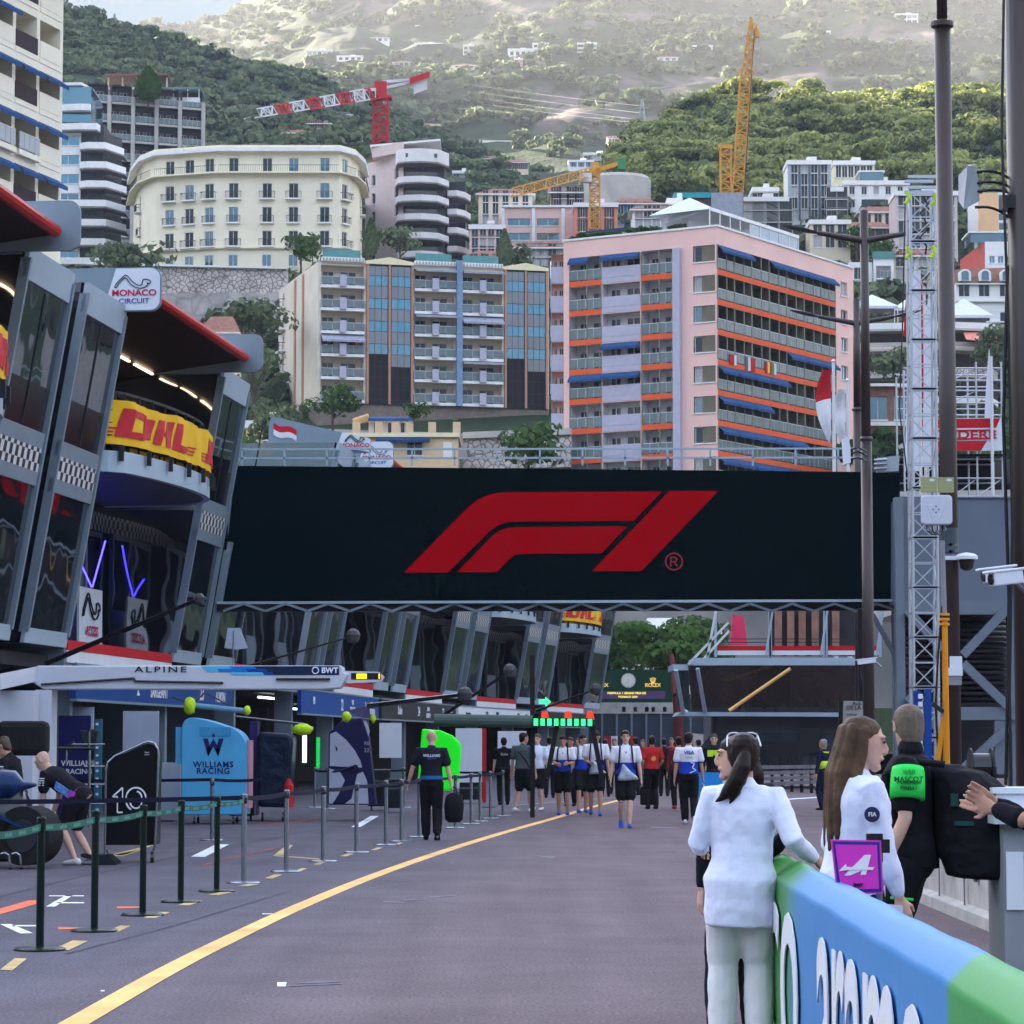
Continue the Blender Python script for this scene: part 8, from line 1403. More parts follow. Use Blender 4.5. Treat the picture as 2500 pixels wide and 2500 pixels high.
m = MB(); [m.beam(W(a_,b_,Y-.4),W(c_,d_,Y-.4),.08,.08,WF) for a_, b_, c_, d_ in ((1680,1622,1778,1520),(1727,1605,1748,1490),(1715,1612,1780,1540))]; m.build('brace', t)
t = thing('tyre_wall', 'low grey guard rail fence in front of the control building', 'fence', tuple(W(1950,1925,96))); m = MB()
for i in range(4): m.slab([W(1860,1920-i*14,96),W(2010,1912-i*12,90),W(2010,1903-i*12,90),W(1860,1911-i*14,96)], (0,.15,0), CON2)
m.build('rail', t); m = MB(); [m.box(W(1862+i*24,1800,96-i).x-.05,W(1862+i*24,1800,96-i).x+.05,96.2-i,96.35-i,0,1.15,BLKS) for i in range(7)]; m.build('post', t)
m = MB(); m.slab([W(1866,1870,98),W(1960,1870,98),W(1960,1810,98),W(1866,1810,98)], (0,2,0), BLK); t = tag(m.build('black_hut'), 'plain black cloth covered hut before the control building', 'hut')
# green clock board, pine, far stand
Y = 165.0; t = thing('clock_board', 'dark green board with a round clock, gold crown and ROLEX lettering', 'sign', tuple(W(1550,1722,Y))); RG = mat('board_green', (.004,.035,.018), .5, 0, .05); GOLD = mat('board_gold', (.75,.50,.12), .5, var=0, emit=(.5,.3,.05), es=.12); m = MB(); a, b = W(1385,1722,Y), W(1640,1636,Y); m.slab([Vector((x,Y,z)) for x, z in rounded(a.x,b.x,a.z,b.z,.45,(0,0,1,1))], (0,.5,0), RG); m.build('panel', t)
c = W(1534,1661.5,Y-.05); m = MB(); m.tube(c-Vector((0,.01,0)), c+Vector((0,.04,0)), .43, mat('clock_rim', (.30,.28,.22), .4), n=28); m.tube(c-Vector((0,.03,0)), c-Vector((0,.012,0)), .385, mat('clock_face', (.62,.60,.54), .5, var=0), n=28); m.build('clock_face', t); m = MB(); e = c-Vector((0,.04,0))
for i in range(12): an = i*math.pi/6; r_ = Vector((math.sin(an),0,math.cos(an))); m.beam(e+r_*.29, e+r_*.35, .03, .01, BLACKP)
m.beam(e, e+Vector((-.14,0,-.22)), .03, .01, BLACKP); m.beam(e, e+Vector((.04,0,.08)), .03, .01, BLACKP); m.build('clock_hand', t)
text('ROLEX', .29, W(1594,1673,Y-.02), GOLD, t, bold=.006); text('ROLEX', .29, W(1466,1673,Y-.02), GOLD, t, bold=.006); m = MB()
for c0 in (1594, 1466):
    c = W(c0,1662,Y-.03)
    for i, dx in enumerate((-.15,-.08,0,.08,.15)): m.beam(c+Vector((dx*.6,0,-.1)), c+Vector((dx,0,.14-abs(dx)*.3)), .035, .01, GOLD); m.cb(c+Vector((dx,0,.17-abs(dx)*.3)), .05, .01, .05, GOLD)
    m.cb(c+Vector((0,0,-.13)), .2, .01, .07, GOLD)
m.build('crown_emblem', t); m = MB(); m.slab([W(1385,1706,Y-.02),W(1624,1706,Y-.02),W(1624,1687,Y-.02),W(1385,1687,Y-.02)], (0,.01,0), mat('display_purple', (.10,.05,.14), .5)); m.build('display', t); YL = mat('display_yellow', (.8,.7,.1), .5, var=0, emit=(.8,.65,.05), es=.2); text('FORMULA 1 GRAND PRIX DE', .17, W(1530,1692.5,Y-.04), YL, t); text('MONACO 2024', .16, W(1533,1701.5,Y-.04), YL, t)
m = MB(); [m.box(W(px,1700,Y+.2).x-.1,W(px,1700,Y+.2).x+.1,Y+.2,Y+.4,0,Zp(1720,Y),BLKS) for px in (1480,1600)]; m.build('post', t)
tree('pine_tree', 'big umbrella pine spreading over the green clock board', 1650, 1895, 190, 10.6, 5.4, 'umbrella', LEAF3, .35, 4600, seed=5); tree('pine_tree', 'dense pine filling the gap left of the big umbrella pine', 1520, 1890, 200, 10.2, 4.8, 'umbrella', LEAF3, .3, 4000, seed=8)
t = thing('tree', 'leaning reddish brown tree trunk at the left of the control building', 'tree', tuple(W(1658,1890,120))); m = MB(); m.tube(W(1664,1900,120), W(1652,1700,120), .22, mat('red_bark', (.10,.022,.02), .8, var=.3), .18, 10); m.tube(W(1652,1700,120), W(1640,1600,122), .18, mat('red_bark',(0,0,0)), .1, 8); m.build('trunk', t)
house(1420,1760,1560,1900,230,MW,'flat',9,5,'pale building front glimpsed behind the umbrella pines',None,ww=1.0,group=None)
t = thing('grandstand', 'glass screened stand with a row of heads under the green clock board', 'grandstand', tuple(W(1560,1880,150))); m = MB(); Y = 150.; m.slab([W(1380,1900,Y),W(1760,1900,Y),W(1760,1740,Y),W(1380,1740,Y)], (0,.3,0), mat('stand_glass', (.05,.065,.085), .15, .1, .3, scale=.4)); m.slab([W(1380,1742,Y-.1),W(1660,1742,Y-.1),W(1660,1738,Y-.1),W(1380,1738,Y-.1)], (0,.3,0), CON); m.build('glass_wall', t)
m = MB(); [m.beam(W(px,1900,Y-.2), W(px,1742,Y-.2), .1, .1, STB) for px in range(1470,1760,36)]; m.slab([W(1380,1744,Y+2),W(1650,1744,Y+2),W(1650,1715,Y+2),W(1380,1715,Y+2)], (0,.2,0), CON); m.build('frame', t)
for i, (px, w_) in enumerate(((1483,14),(1500,16),(1545,10))): m = MB(); m.slab([W(px-w_/2,1840,Y-1),W(px+w_/2,1840,Y-1),W(px+w_/2,1797,Y-1),W(px-w_/2,1797,Y-1)], (0,.3,0), (RSTR,SIGNW,RSTR)[i]); tag(m.build('vertical_board'), ['left red board','white board between two red ones','right narrow red board'][i]+' low in front of the glass stand', 'board', 'boards before the glass stand')
m = MB(); Y = 130; m.slab([W(1700,1880,Y),W(1800,1880,Y),W(1795,1800,Y),W(1690,1790,Y)], (0,3,0), CON); t = tag(m.build('parked_van'), 'pale grey van shape parked beyond the crowd', 'van')
m = MB(); m.box(-60,60,235,235.5,0,13,mat('far_town_wall', (.20,.19,.18), .9, var=.4, scale=.15)); t = tag(m.build('town_wall'), 'long dull facade closing the street far behind the pines', 'wall')
# ------------------------------------------------------------- people
V3 = lambda *a: Vector(a)
def ik(a, c, l1, l2, pole):
    d = c-a; L = min(d.length, (l1+l2)*.999); d = d.normalized(); c2 = a+d*L; x = (l1*l1-l2*l2+L*L)/(2*L); h = math.sqrt(max(0, l1*l1-x*x)); p = (pole-d*pole.dot(d)).normalized(); return a+d*x+p*h, c2
def rings(m, C, mm, n=12):
    """C: (centre, axis u*ru, axis v*rv) stacked sections, closed"""
    V = [c+u*math.cos(2*math.pi*k/n)+v*math.sin(2*math.pi*k/n) for c, u, v in C for k in range(n)]
    m.raw(V, [(i*n+k, i*n+(k+1) % n, (i+1)*n+(k+1) % n, (i+1)*n+k) for i in range(len(C)-1) for k in range(n)]+[tuple(range(n))[::-1], tuple(range((len(C)-1)*n, len(C)*n))], mm)
def limb(m, P, R, mm, n=10):
    C = []; 
    for i, p in enumerate(P):
        d = (P[min(i+1,len(P)-1)]-P[max(i-1,0)]).normalized(); u = d.cross(V3(0,1,0) if abs(d.y) < .8 else V3(1,0,0)).normalized(); v = d.cross(u)
        if i == 0: C += [(p-d*R[0]*.7, u*R[0]*.6, v*R[0]*.6)]
        C.append((p, u*R[i], v*R[i]))
        if i == len(P)-1: C += [(p+d*R[i]*.7, u*R[i]*.6, v*R[i]*.6)]
    rings(m, C, mm, n)
def finish(m, name, parent, vox, disp=0.0, sm=3, dsize=.12):
    o = m.build(name, parent, world=False, smooth=True); r = o.modifiers.new('remesh', 'REMESH'); r.mode = 'VOXEL'; r.voxel_size = vox; r.use_smooth_shade = True
    s = o.modifiers.new('smooth', 'SMOOTH'); s.iterations = sm; s.factor = .5
    if disp:
        tx = bpy.data.textures.get('folds%g' % dsize) or bpy.data.textures.new('folds%g' % dsize, 'CLOUDS'); tx.noise_scale = dsize; d = o.modifiers.new('folds', 'DISPLACE'); d.texture = tx; d.strength = disp; d.mid_level = .5; d.texture_coords = 'LOCAL'
    return o
SK = mat('skin', (.46,.25,.17), .55, var=.08, scale=8); SKP = mat('pale_skin', (.56,.34,.26), .55, var=.08, scale=8)
HBR = mat('brown_hair', (.05,.026,.015), .5, var=.4, scale=30, spec=.4); HDK = mat('dark_hair', (.014,.008,.007), .45, var=.3, scale=30, bump=.12, bscale=60); HLB = mat('light_brown_hair', (.075,.042,.022), .5, var=.5, scale=9, bump=.12, bscale=50); HGR = mat('grey_hair', (.25,.23,.2), .6)
CBK = mat('black_cloth', (.008,.008,.011), .85, var=.15, bump=.2, bscale=8); CNV = mat('navy_cloth', (.010,.012,.035), .85, var=.1); CWH = mat('white_cloth', (.66,.70,.84), .8, var=.04, scale=6, bump=.28, bscale=7); CRD = mat('red_cloth', (.42,.02,.02), .85, var=.1); CGY = mat('grey_cloth', (.07,.085,.09), .85, var=.1); CPT = mat('pale_mint_cloth', (.64,.66,.64), .8, var=.05, scale=5, bump=.22, bscale=5); CBL = mat('blue_cloth', (.01,.05,.36), .8, var=.1); SHW_ = mat('white_shoe', (.6,.6,.6), .5); SHB_ = mat('blue_shoe', (.02,.07,.4), .5); CYL = mat('yellow_vest', (.55,.75,.05), .7); EYEW = mat('eye_dark', (.02,.012,.01), .3, var=0); LIP = mat('lip', (.35,.10,.09), .5, var=0)
def split_cloth(name, zc, lo, hi):
    if name in MATS: return MATS[name]
    m = mat(name, lo, .8, var=0); n = m.node_tree.nodes; l = m.node_tree.links; t = n.new('ShaderNodeTexCoord'); s = n.new('ShaderNodeSeparateXYZ'); l.new(t.outputs['Object'], s.inputs[0]); g = n.new('ShaderNodeMath'); g.operation = 'GREATER_THAN'; g.inputs[1].default_value = zc; l.new(s.outputs['Z'], g.inputs[0]); x = n.new('ShaderNodeMixRGB'); x.inputs[1].default_value = (*lo,1); x.inputs[2].default_value = (*hi,1); l.new(g.outputs[0], x.inputs[0]); l.new(x.outputs[0], n['Principled BSDF'].inputs['Base Color']); return m
TWO = split_cloth('white_and_blue_cloth', 1.19, (.012,.05,.38), (.68,.68,.75)); TWB = split_cloth('black_and_blue_cloth', 1.02, (.02,.10,.24), (.010,.011,.02))
def person(lb, pos, yaw, H=1.75, f=False, lean=0.0, lat=0.0, head=(0,0), hands=None, feet=None, top=(CWH,'short'), bottom=(CBK,'long'), shoes=CBK, skin=SK, hair=('short',HDK), vox=.011, hem=.93, loose=0.0, group=None, curl=.5, polel=None, drop=0.0):
    s = H/1.75; t = thing('person', lb, 'person', tuple(pos), yaw, group); fine = vox < .009
    R = Matrix.Rotation(-lean, 3, 'X') @ Matrix.Rotation(lat, 3, 'Y'); piv = V3(0,0,.94*s-drop); B = lambda x, y, z: piv+R @ (V3(x*s,y*s,z*s)-V3(0,0,.94*s))
    sw = .165 if f else .19; hw = .16 if f else .152; X, Yd = R @ V3(1,0,0), R @ V3(0,1,0)
    tor = [(.80,.10,.09,0),(.86,.145+.01*f,.115,-.01),(.95,hw+.01,.115,-.015),(1.05,.148-.012*f,.112,0),(1.14,.146-.008*f,.112,.005),(1.25,.165-.012*f,.125,.01),(1.34,.182-.018*f,.12,0),(1.41,.165-.02*f,.095,-.005),(1.46,.10,.07,-.01)]
    def torso(m, mm, g=0.0, z0=0, z1=9, flare=0.0):
        C = []
        for z, rx, ry, yo in tor:
            if z0 <= z <= z1: k = max(0, (1.15-z))*flare; C.append((B(0,yo,z), X*(rx+g+k)*s, Yd*(ry+g+k*.9)*s))
        rings(m, C, mm, 16)
    feet = feet or {'L':(-.10,.0,0),'R':(.10,.0,0)}; ank = {}; knee = {}; hip = {}
    for k, sg in (('L',-1),('R',1)):
        fx, fy, fz = feet[k]; hip[k] = V3(sg*.085*s,0,.90*s-drop); a = V3(fx*s,fy*s,(.085+fz)*s); knee[k], ank[k] = ik(hip[k], a, .42*s, .42*s, V3(sg*.05,1,.1))
    hands = hands or {}; sh = {}; el = {}; wr = {}
    for k, sg in (('L',-1),('R',1)):
        sh[k] = B(sg*sw,-.005,1.405); d = hands.get(k, (sg*.27,.06,.84)); tgt = V3(*d)*s if not isinstance(d, Vector) else d
        el[k], wr[k] = ik(sh[k], tgt, .285*s, .25*s, (polel or {}).get(k) or V3(sg*.45,-1,-.2))
    # head
    nk = B(0,-.012,1.45); hc0 = B(0,.012,1.625); hr = Matrix.Rotation(head[0], 3, 'Z') @ Matrix.Rotation(-head[1]-lean*(.55 if lean > .3 else .8), 3, 'X'); hc = nk+hr @ V3(0,.022*s,.166*s); q = lambda x, y, z: hc+hr @ V3(x*s*1.06,y*s*1.05,z*s)
    hx, hy = hr @ V3(1,0,0), hr @ V3(0,1,0)
    m = MB(); torso(m, skin); HP = [(-.118,.018,.02,.05),(-.106,.040,.042,.038),(-.08,.052,.068,.018),(-.04,.063,.084,.006),(0,.071,.092,.0),(.04,.074,.096,-.006),(.08,.064,.085,-.010),(.105,.042,.058,-.012),(.118,.014,.02,-.012)]
    rings(m, [(q(0,yo,z), hx*rx*s, hy*ry*s) for z, rx, ry, yo in HP], skin, 16); limb(m, [nk-V3(0,0,.03*s), q(0,-.02,-.07)], [.058*s,.052*s], skin)
    limb(m, [q(0,.088,.02), q(0,.106,-.018), q(0,.098,-.038)], [.010*s,.0135*s,.016*s], skin, 8); limb(m, [q(-.022,.084,-.066), q(.022,.084,-.066)], [.011*s,.011*s], skin, 6); limb(m, [q(-.05,.074,.036), q(0,.091,.034), q(.05,.074,.036)], [.011*s]*3, skin, 6); limb(m, [q(0,.075,-.108), q(0,.06,-.112)], [.02*s,.024*s], skin, 8)
    for sg in (-1,1): limb(m, [q(sg*.073,-.005,.018), q(sg*.077,-.008,-.02)], [.014*s,.010*s], skin, 6)
    for k, sg in (('L',-1),('R',1)):
        ua = .048 if not f else .041
        limb(m, [sh[k], sh[k].lerp(el[k],.5), el[k], el[k].lerp(wr[k],.4), wr[k]], [ua*s*1.1,ua*s,.038*s,.038*s,.026*s], skin)
        d = (wr[k]-el[k]).normalized(); w_ = d.cross(V3(-sg,0,0) if abs(d.x) < .8 else V3(0,0,1)).normalized(); nrm = d.cross(w_).normalized(); pm = wr[k]+d*.045*s
        rings(m, [(wr[k]-d*.01, w_*.024*s, nrm*.018*s), (wr[k]+d*.03*s, w_*.036*s, nrm*.018*s), (wr[k]+d*.085*s, w_*.042*s, nrm*.015*s), (wr[k]+d*.095*s, w_*.038*s, nrm*.010*s)], skin, 10)
        inn = nrm if nrm.dot(V3(-sg,.2,-.3)) > 0 else -nrm; fr = (.0085 if fine else .0105)*s
        for i, (off, ln) in enumerate(((-.033,.062),(-.0115,.075),(.0115,.082),(.033,.074))):
            p = wr[k]+d*.088*s+w_*off*s*(1 if sg < 0 else 1); c1 = (d+inn*curl*.5+w_*off*2).normalized(); c2 = (d+inn*curl*1.3).normalized(); c3 = (d*.7+inn*curl*2.0).normalized(); a1 = p+c1*ln*.45*s; a2 = a1+c2*ln*.32*s; limb(m, [p-d*.02*s, p, a1, a2, a2+c3*ln*.25*s], [fr*1.1,fr*1.1,fr,fr*.95,fr*.8], skin, 6)
        tw = w_ if w_.y > 0 else -w_; p = wr[k]+d*.03*s+tw*.03*s; a1 = p+(d*.7+tw*.7+inn*.3).normalized()*.035*s; limb(m, [p-tw*.015*s, p, a1, a1+(d+tw*.2+inn*.4).normalized()*.032*s], [fr*1.4,fr*1.3,fr*1.15,fr*.9], skin, 6)
        limb(m, [hip[k], hip[k].lerp(knee[k],.5), knee[k], knee[k].lerp(ank[k],.35), ank[k]], [.083*s,.075*s,.052*s,.054*s,.034*s], skin)
        fy = V3(0,1,0) if ank[k].z < .12 else V3(0,.75,-.6); limb(m, [ank[k]+V3(0,-.03*s,-.04*s), ank[k]+fy*.07*s+V3(0,0,-.05*s), ank[k]+fy*.13*s+V3(0,0,-.055*s)], [.034*s,.03*s,.026*s], skin, 8)
    b = finish(m, 'body', t, vox*s if fine else vox, sm=2)
    # face
    m = MB()
    for sg in (-1,1):
        rings(m, [(q(sg*.031,.0885+dy,.012), hx*.0135*s*r, (hr @ V3(0,0,1))*.0065*s*r) for dy, r in ((-.006,.8),(.0,1),(.002,.6))], EYEW, 8); m.beam(q(sg*.014,.094,.033), q(sg*.047,.083,.034), .007*s, .006*s, hair[1] if hair[1] is not None else HBR)
    m.beam(q(-.02,.094,-.064), q(.02,.094,-.064), .007*s, .009*s, LIP); m.build('face', t, world=False)
    # hair
    st, hm = hair
    if st != 'bald':
        m = MB(); HR = [(-.085,.045,.03,-.06),(-.06,.062,.052,-.045),(-.02,.077,.075,-.028),(.02,.082,.086,-.020),(.05,.083,.100,-.010),(.085,.072,.095,-.010),(.112,.050,.068,-.012),(.128,.016,.02,-.012)]
        if st == 'long': HR = [(z,rx*1.0,ry*.97,yo-.009) for z,rx,ry,yo in HR]
        if st == 'pony': HR = [(z,rx*1.1,ry*1.06,yo-.008) for z,rx,ry,yo in HR]
        if st == 'curly': HR = [(z,rx*1.06,ry*1.05,yo) for z,rx,ry,yo in HR]
        rings(m, [(q(0,yo,z), hx*rx*s, hy*ry*s) for z, rx, ry, yo in HR], hm, 16)
        if st == 'pony':
            limb(m, [q(0,-.08,.03), q(.0,-.125,.0), q(-.015,-.145,-.06), q(-.04,-.14,-.13), q(-.085,-.13,-.19), q(-.125,-.12,-.235), q(-.15,-.115,-.25)], [v*s for v in (.035,.032,.048,.052,.038,.018,.006)], hm)
            limb(m, [q(-.02,-.14,-.1), q(-.045,-.13,-.2), q(-.08,-.125,-.26)], [v*s for v in (.03,.025,.006)], hm)
        if st == 'long':
            for x, y, zb, r in ((-.07,-.02,-.40,.032),(.07,-.02,-.42,.032),(-.055,-.07,-.46,.042),(.055,-.07,-.46,.042),(0,-.085,-.48,.045),(-.03,-.095,-.5,.035),(.035,-.10,-.52,.03),(-.075,-.05,-.44,.03)):
                P = [q(x,y,.06), q(x*1.12,y-.01,-.06), q(x*1.2,y-.03,-.16)]; e = hc+V3(0,0,0); P += [P[-1]+V3(0,-.015*s,(zb+.16)*s*.5)+hx*x*.15, P[-1]+V3(0,-.035*s,(zb+.16)*s)+hx*x*.3]; limb(m, P, [r*s*.8,r*s*1.05,r*s*1.1,r*s*.9,r*s*.35], hm)
        finish(m, 'hair', t, max(.006, vox*.8), .004, 2, .03)
    # clothes
    g = .014+loose; m = MB(); tm, sl = top; torso(m, tm, g, hem-.02 if hem < .95 else .86, 1.46, loose*2.2)
    if hem < .80: rings(m, [(B(0,0,hem), X*.19*s, Yd*.145*s), (B(0,0,.80), X*(.185+loose)*s, Yd*(.145+loose)*s), (B(0,-.005,.9), X*(.18+loose)*s, Yd*(.14+loose)*s), (B(0,0,1.0), X*(.165+loose)*s, Yd*(.13+loose)*s)], tm, 16)
    for k, sg in (('L',-1),('R',1)):
        ua = (.048 if not f else .041)+.012+loose*.5
        if sl == 'long': limb(m, [B(sg*sw*.7,-.005,1.39), sh[k], sh[k].lerp(el[k],.5), el[k], el[k].lerp(wr[k],.5), wr[k].lerp(el[k],.08)], [ua*s*1.15,ua*s*1.15,ua*s*1.05,(.05+loose*.5)*s,(.047+loose*.4)*s,.036*s], tm)
        elif sl == 'short': limb(m, [B(sg*sw*.7,-.005,1.39), sh[k], sh[k].lerp(el[k],.35), sh[k].lerp(el[k],.68)], [ua*s*1.15,ua*s*1.2,ua*s*1.2,ua*s*1.22], tm)
    limb(m, [B(0,-.012,1.42), B(0,-.012,1.475)], [.075*s,.066*s], tm, 14)
    o = finish(m, 'shirt', t, .009 if fine else .013, .014 if fine else .008, 3 if fine else 2, .09 if fine else .14)
    m = MB(); bm, bl = bottom; gl = .016+loose*.6; torso(m, bm, .008, 0, 1.04)
    for k, sg in (('L',-1),('R',1)):
        if bl == 'long': limb(m, [hip[k], hip[k].lerp(knee[k],.5), knee[k], knee[k].lerp(ank[k],.4), ank[k].lerp(knee[k],.03)], [(.088+gl)*s,(.078+gl)*s,(.06+gl)*s,(.058+gl)*s,(.046+gl)*s], bm, 12)
        else: limb(m, [hip[k], hip[k].lerp(knee[k],.5), hip[k].lerp(knee[k],.86)], [(.09+gl)*s,(.085+gl)*s,(.082+gl)*s], bm, 12)
    finish(m, 'trousers' if bl == 'long' else 'shorts', t, .010 if fine else .013, .014 if fine else .008, 3 if fine else 2, .09 if fine else .14)
    for k in ('L','R'):
        m = MB(); a = ank[k]; fy = V3(0,1,0) if a.z < .12*s else V3(0,.75,-.6); rings(m, [(a+fy*y*s+V3(0,0,z*s), V3(rx*s,0,0), fy.cross(V3(1,0,0))*rz*s) for y, z, rx, rz in ((-.085,-.04,.02,.02),(-.07,-.04,.038,.042),(-.02,-.035,.043,.05),(.05,-.048,.046,.036),(.12,-.055,.046,.028),(.165,-.06,.03,.02),(.175,-.062,.012,.01))], shoes, 12); o = m.build('shoe', t, world=False, smooth=True)
    return t, dict(B=B, q=q, hc=hc, sh=sh, el=el, wr=wr, s=s, X=X, Y=Yd)
def lm(t, v): return RM[t.name] @ v
def strap_bag(t, J, mm, lb, size=(.30,.17,.44), z=1.22, name='backpack'):
    """a backpack worn on the back: a thing of its own"""
    B = J['B']; c = lm(t, B(0,-.12-size[1]/2,z)); r = thing(name, lb, 'bag', tuple(c), t.rotation_euler.z); m = MB(); w, d, h = size; V = []
    C = [(V3(0,0,zz*h), V3(w/2*k,0,0), V3(0,d/2*k2,0)) for zz, k, k2 in ((-.5,.7,.7),(-.47,.93,.92),(-.3,1.02,1.05),(0,1,1.0),(.3,.95,.85),(.45,.75,.6),(.5,.4,.3))]; rings(m, C, mm, 14); m.build('bag_body', r, world=False, smooth=True); m = MB()
    for sg in (-1,1): P = [V3(sg*.09,d/2,h*.4), V3(sg*.11,d/2+.06,h*.5), V3(sg*.115,d/2+.26,h*.3), V3(sg*.12,d/2+.24,-.02), V3(sg*.14,d/2+.05,-.15)]; m.path(P, .017, mm, 6)
    m.build('strap', r, world=False); return r
# foreground
wp, J = person('woman with a dark ponytail, white blouse and pale trousers resting one hand on the barrier', (1.11,14.0,0), -.10, 1.57, True, lat=.035, hands={'R':(.40,.06,1.06),'L':(-.22,.27,1.10)}, feet={'L':(-.11,.02,0),'R':(.09,.0,0)}, top=(CWH,'long'), bottom=(CPT,'long'), shoes=CBK, hair=('pony',HDK), vox=.0075, hem=.70, loose=.014, head=(.10,.05), polel={'L':V3(-.25,-1,-.5),'R':V3(.15,-1,-.7)}, curl=.4)
q = J['q']; t = thing('sunglasses', 'white framed sunglasses pushed up on the dark haired woman\'s head', 'sunglasses', tuple(lm(wp, q(0,0,.12))), wp.rotation_euler.z); m = MB(); of = lambda x, y, z: lm(wp, q(x,y,z))
for sg in (-1,1):
    P = [of(sg*(.042+.036*math.cos(a)), .012, .108+.02*math.sin(a)) for a in [i*math.pi/5 for i in range(11)]]; m.path(P, .0045, SHW_, 6); m.tube(of(sg*.078,.01,.108), of(sg*.086,-.07,.05), .0045, SHW_)
m.tube(of(-.01,.012,.112), of(.01,.012,.112), .004, SHW_); m.build('frame', t)
gp, J = person('young woman in black seen in profile behind the ponytail woman', (1.19,14.75,0), .30, 1.56, True, lat=-.07, hands={'R':(.17,.16,1.02),'L':(-.25,.06,.80)}, feet={'L':(-.15,.05,0),'R':(.05,0,0)}, top=(CBK,'long'), bottom=(CBK,'long'), hair=('short',HDK), skin=SKP, vox=.0065, loose=.012, head=(1.12,.0), polel={'R':V3(1,-.3,.1)})
m = MB(); q = J['q']; limb(m, [q(0,-.07,.0), q(0,-.10,-.1), q(.02,-.10,-.2), q(.03,-.09,-.3)], [.05,.055,.045,.02], HDK); limb(m, [q(.06,-.02,.0), q(.07,-.05,-.12), q(.05,-.08,-.26)], [.03,.035,.015], HDK); finish(m, 'long_hair', gp, .008, .01, 2, .03)
fw, J = person('woman with long light brown hair and white shirt looking right behind the barrier', (1.52,12.85,0), -1.30, 1.64, True, lean=.06, hands={'R':(.20,.17,.80),'L':(-.1,.08,.92)}, top=(CWH,'long'), bottom=(CBK,'long'), hair=('long',HLB), skin=SKP, vox=.006, loose=.016, head=(-.15,.06), hem=.86, polel={'R':V3(.3,-1,-.2)}, curl=.7)
m = MB(); c = lm(fw, J['sh']['R'].lerp(J['el']['R'], .45)); cc = c+V3(-.03,-.085,0); m.tube(cc, cc+V3(0,.01,0), .034, mat('badge_navy', (.02,.025,.07), .6), n=20); m.build('badge', fw); text('FIA', .026, cc+V3(0,-.003,0), LWH, fw, bold=.0006)
m = MB(); c = lm(fw, J['wr']['R'])+V3(-.03,-.03,-.09); m.hexa([c+V3(*v) for v in ((-.07,0,-.05),(.05,0,-.06),(.05,.008,-.06),(-.07,.008,-.05),(-.08,0,.07),(.04,0,.06),(.04,.008,.06),(-.08,.008,.07))], SIGNW); m.beam(c+V3(-.06,-.003,.03), c+V3(.03,-.003,.0), .02,.02,BLACKP); m.build('notebook', fw)
mp_, J = person('man in black polo with a neon green sleeve and a large black backpack', (2.12,15.4,0), 1.35, 1.73, False, hands={'L':(-.26,.10,.90),'R':(.15,.3,1.0)}, top=(CBK,'short'), bottom=(CBK,'long'), hair=('short',mat('ash_brown_hair', (.13,.10,.075), .6, var=.3, scale=30)), skin=SKP, vox=.0075, loose=.012, head=(-1.1,.05), hem=.88, polel={'L':V3(-.6,-1,-.1)}, curl=.8)
NG = mat('neon_green_cloth', (.03,.62,.09), .6, var=.03); m = MB(); a, b = J['sh']['L'], J['el']['L']; d = (b-a).normalized(); C = []
for k, r in ((-.1,.07),(.02,.078),(.12,.084),(.35,.087),(.62,.088),(.66,.088)): C.append((a+d*(b-a).length*k+V3(-.03,-.012,0), V3(0,1,0)*r, d.cross(V3(0,1,0)).normalized()*r))
# sleeve panel as a closed band round the upper arm, a little proud of the shirt
m = MB(); rings(m, [(c_, u*1.06, v*1.06) for c_, u, v in C[1:-1]], NG, 20); sl_ = m.build('sleeve_panel', mp_, world=False, smooth=True)
for i, (s_, z_, sz) in enumerate((('WEB',.10,.032),('MASCOT',.24,.038),('WORKWEAR',.30,.022),('PIRELLI',.40,.028))): p = lm(mp_, a+d*(b-a).length*z_); text(s_, sz, p+V3(-.004,-.135,0), mat('dark_green_ink', (.01,.10,.02), .6, var=0) if i else mat('mid_green_ink', (.02,.30,.05), .6, var=0), mp_, bold=.0006)
m = MB(); q_ = J['q']; limb(m, [q_(0,-.02,-.10), q_(0,-.03,-.135)], [.066,.068], CBK, 16); m.build('collar', mp_, world=False, smooth=True)
m = MB(); p = lm(mp_, V3(-.12,-.02,.70)); m.tube(p+V3(-.12,-.06,0), p+V3(.0,-.06,-.01), .008, NG); m.build('wristband', mp_)
r = thing('backpack', 'huge black hiking backpack on the man in black', 'bag', (2.37,15.35,1.08), 1.35); m = MB(); C = [(V3(0,-.05+yo,zz), V3(w,0,0), V3(0,dd,0)) for zz, w, dd, yo in ((-.34,.14,.14,-.12),(-.31,.19,.23,-.12),(-.15,.21,.27,-.10),(.05,.20,.25,-.07),(.22,.18,.21,-.02),(.33,.15,.15,.05),(.38,.08,.08,.10))]; rings(m, C, CBK, 16); finish(m, 'bag_body', r, .012, .03, 2, .12); r.scale = (1,1,.84); m = MB(); m.path([V3(-.15,.05,.38), V3(-.16,.2,.40), V3(-.17,.36,.32), V3(-.18,.36,.05)], .022, CBK, 8); m.build('strap', r, world=False)
m = MB(); m.box(-.206,-.2,-.1,.0,.0,.03,mat('dark_teal_patch', (.01,.05,.05), .5)); m.box(-.19,-.183,-.02,.02,.12,.2,mat('dark_teal_patch', (0,0,0))); m.build('patch', r, world=False)
ap, J = person('person in a black jacket reaching both hands in from the right edge', (2.36,12.1,0), 1.50, 1.75, False, hands={'L':(-.055,.34,1.235),'R':(.035,.335,1.26)}, top=(CBK,'long'), bottom=(CBK,'long'), skin=SK, vox=.006, polel={'L':V3(-.6,-.4,-1),'R':V3(.6,-.4,-1)}, curl=.12, loose=.008)
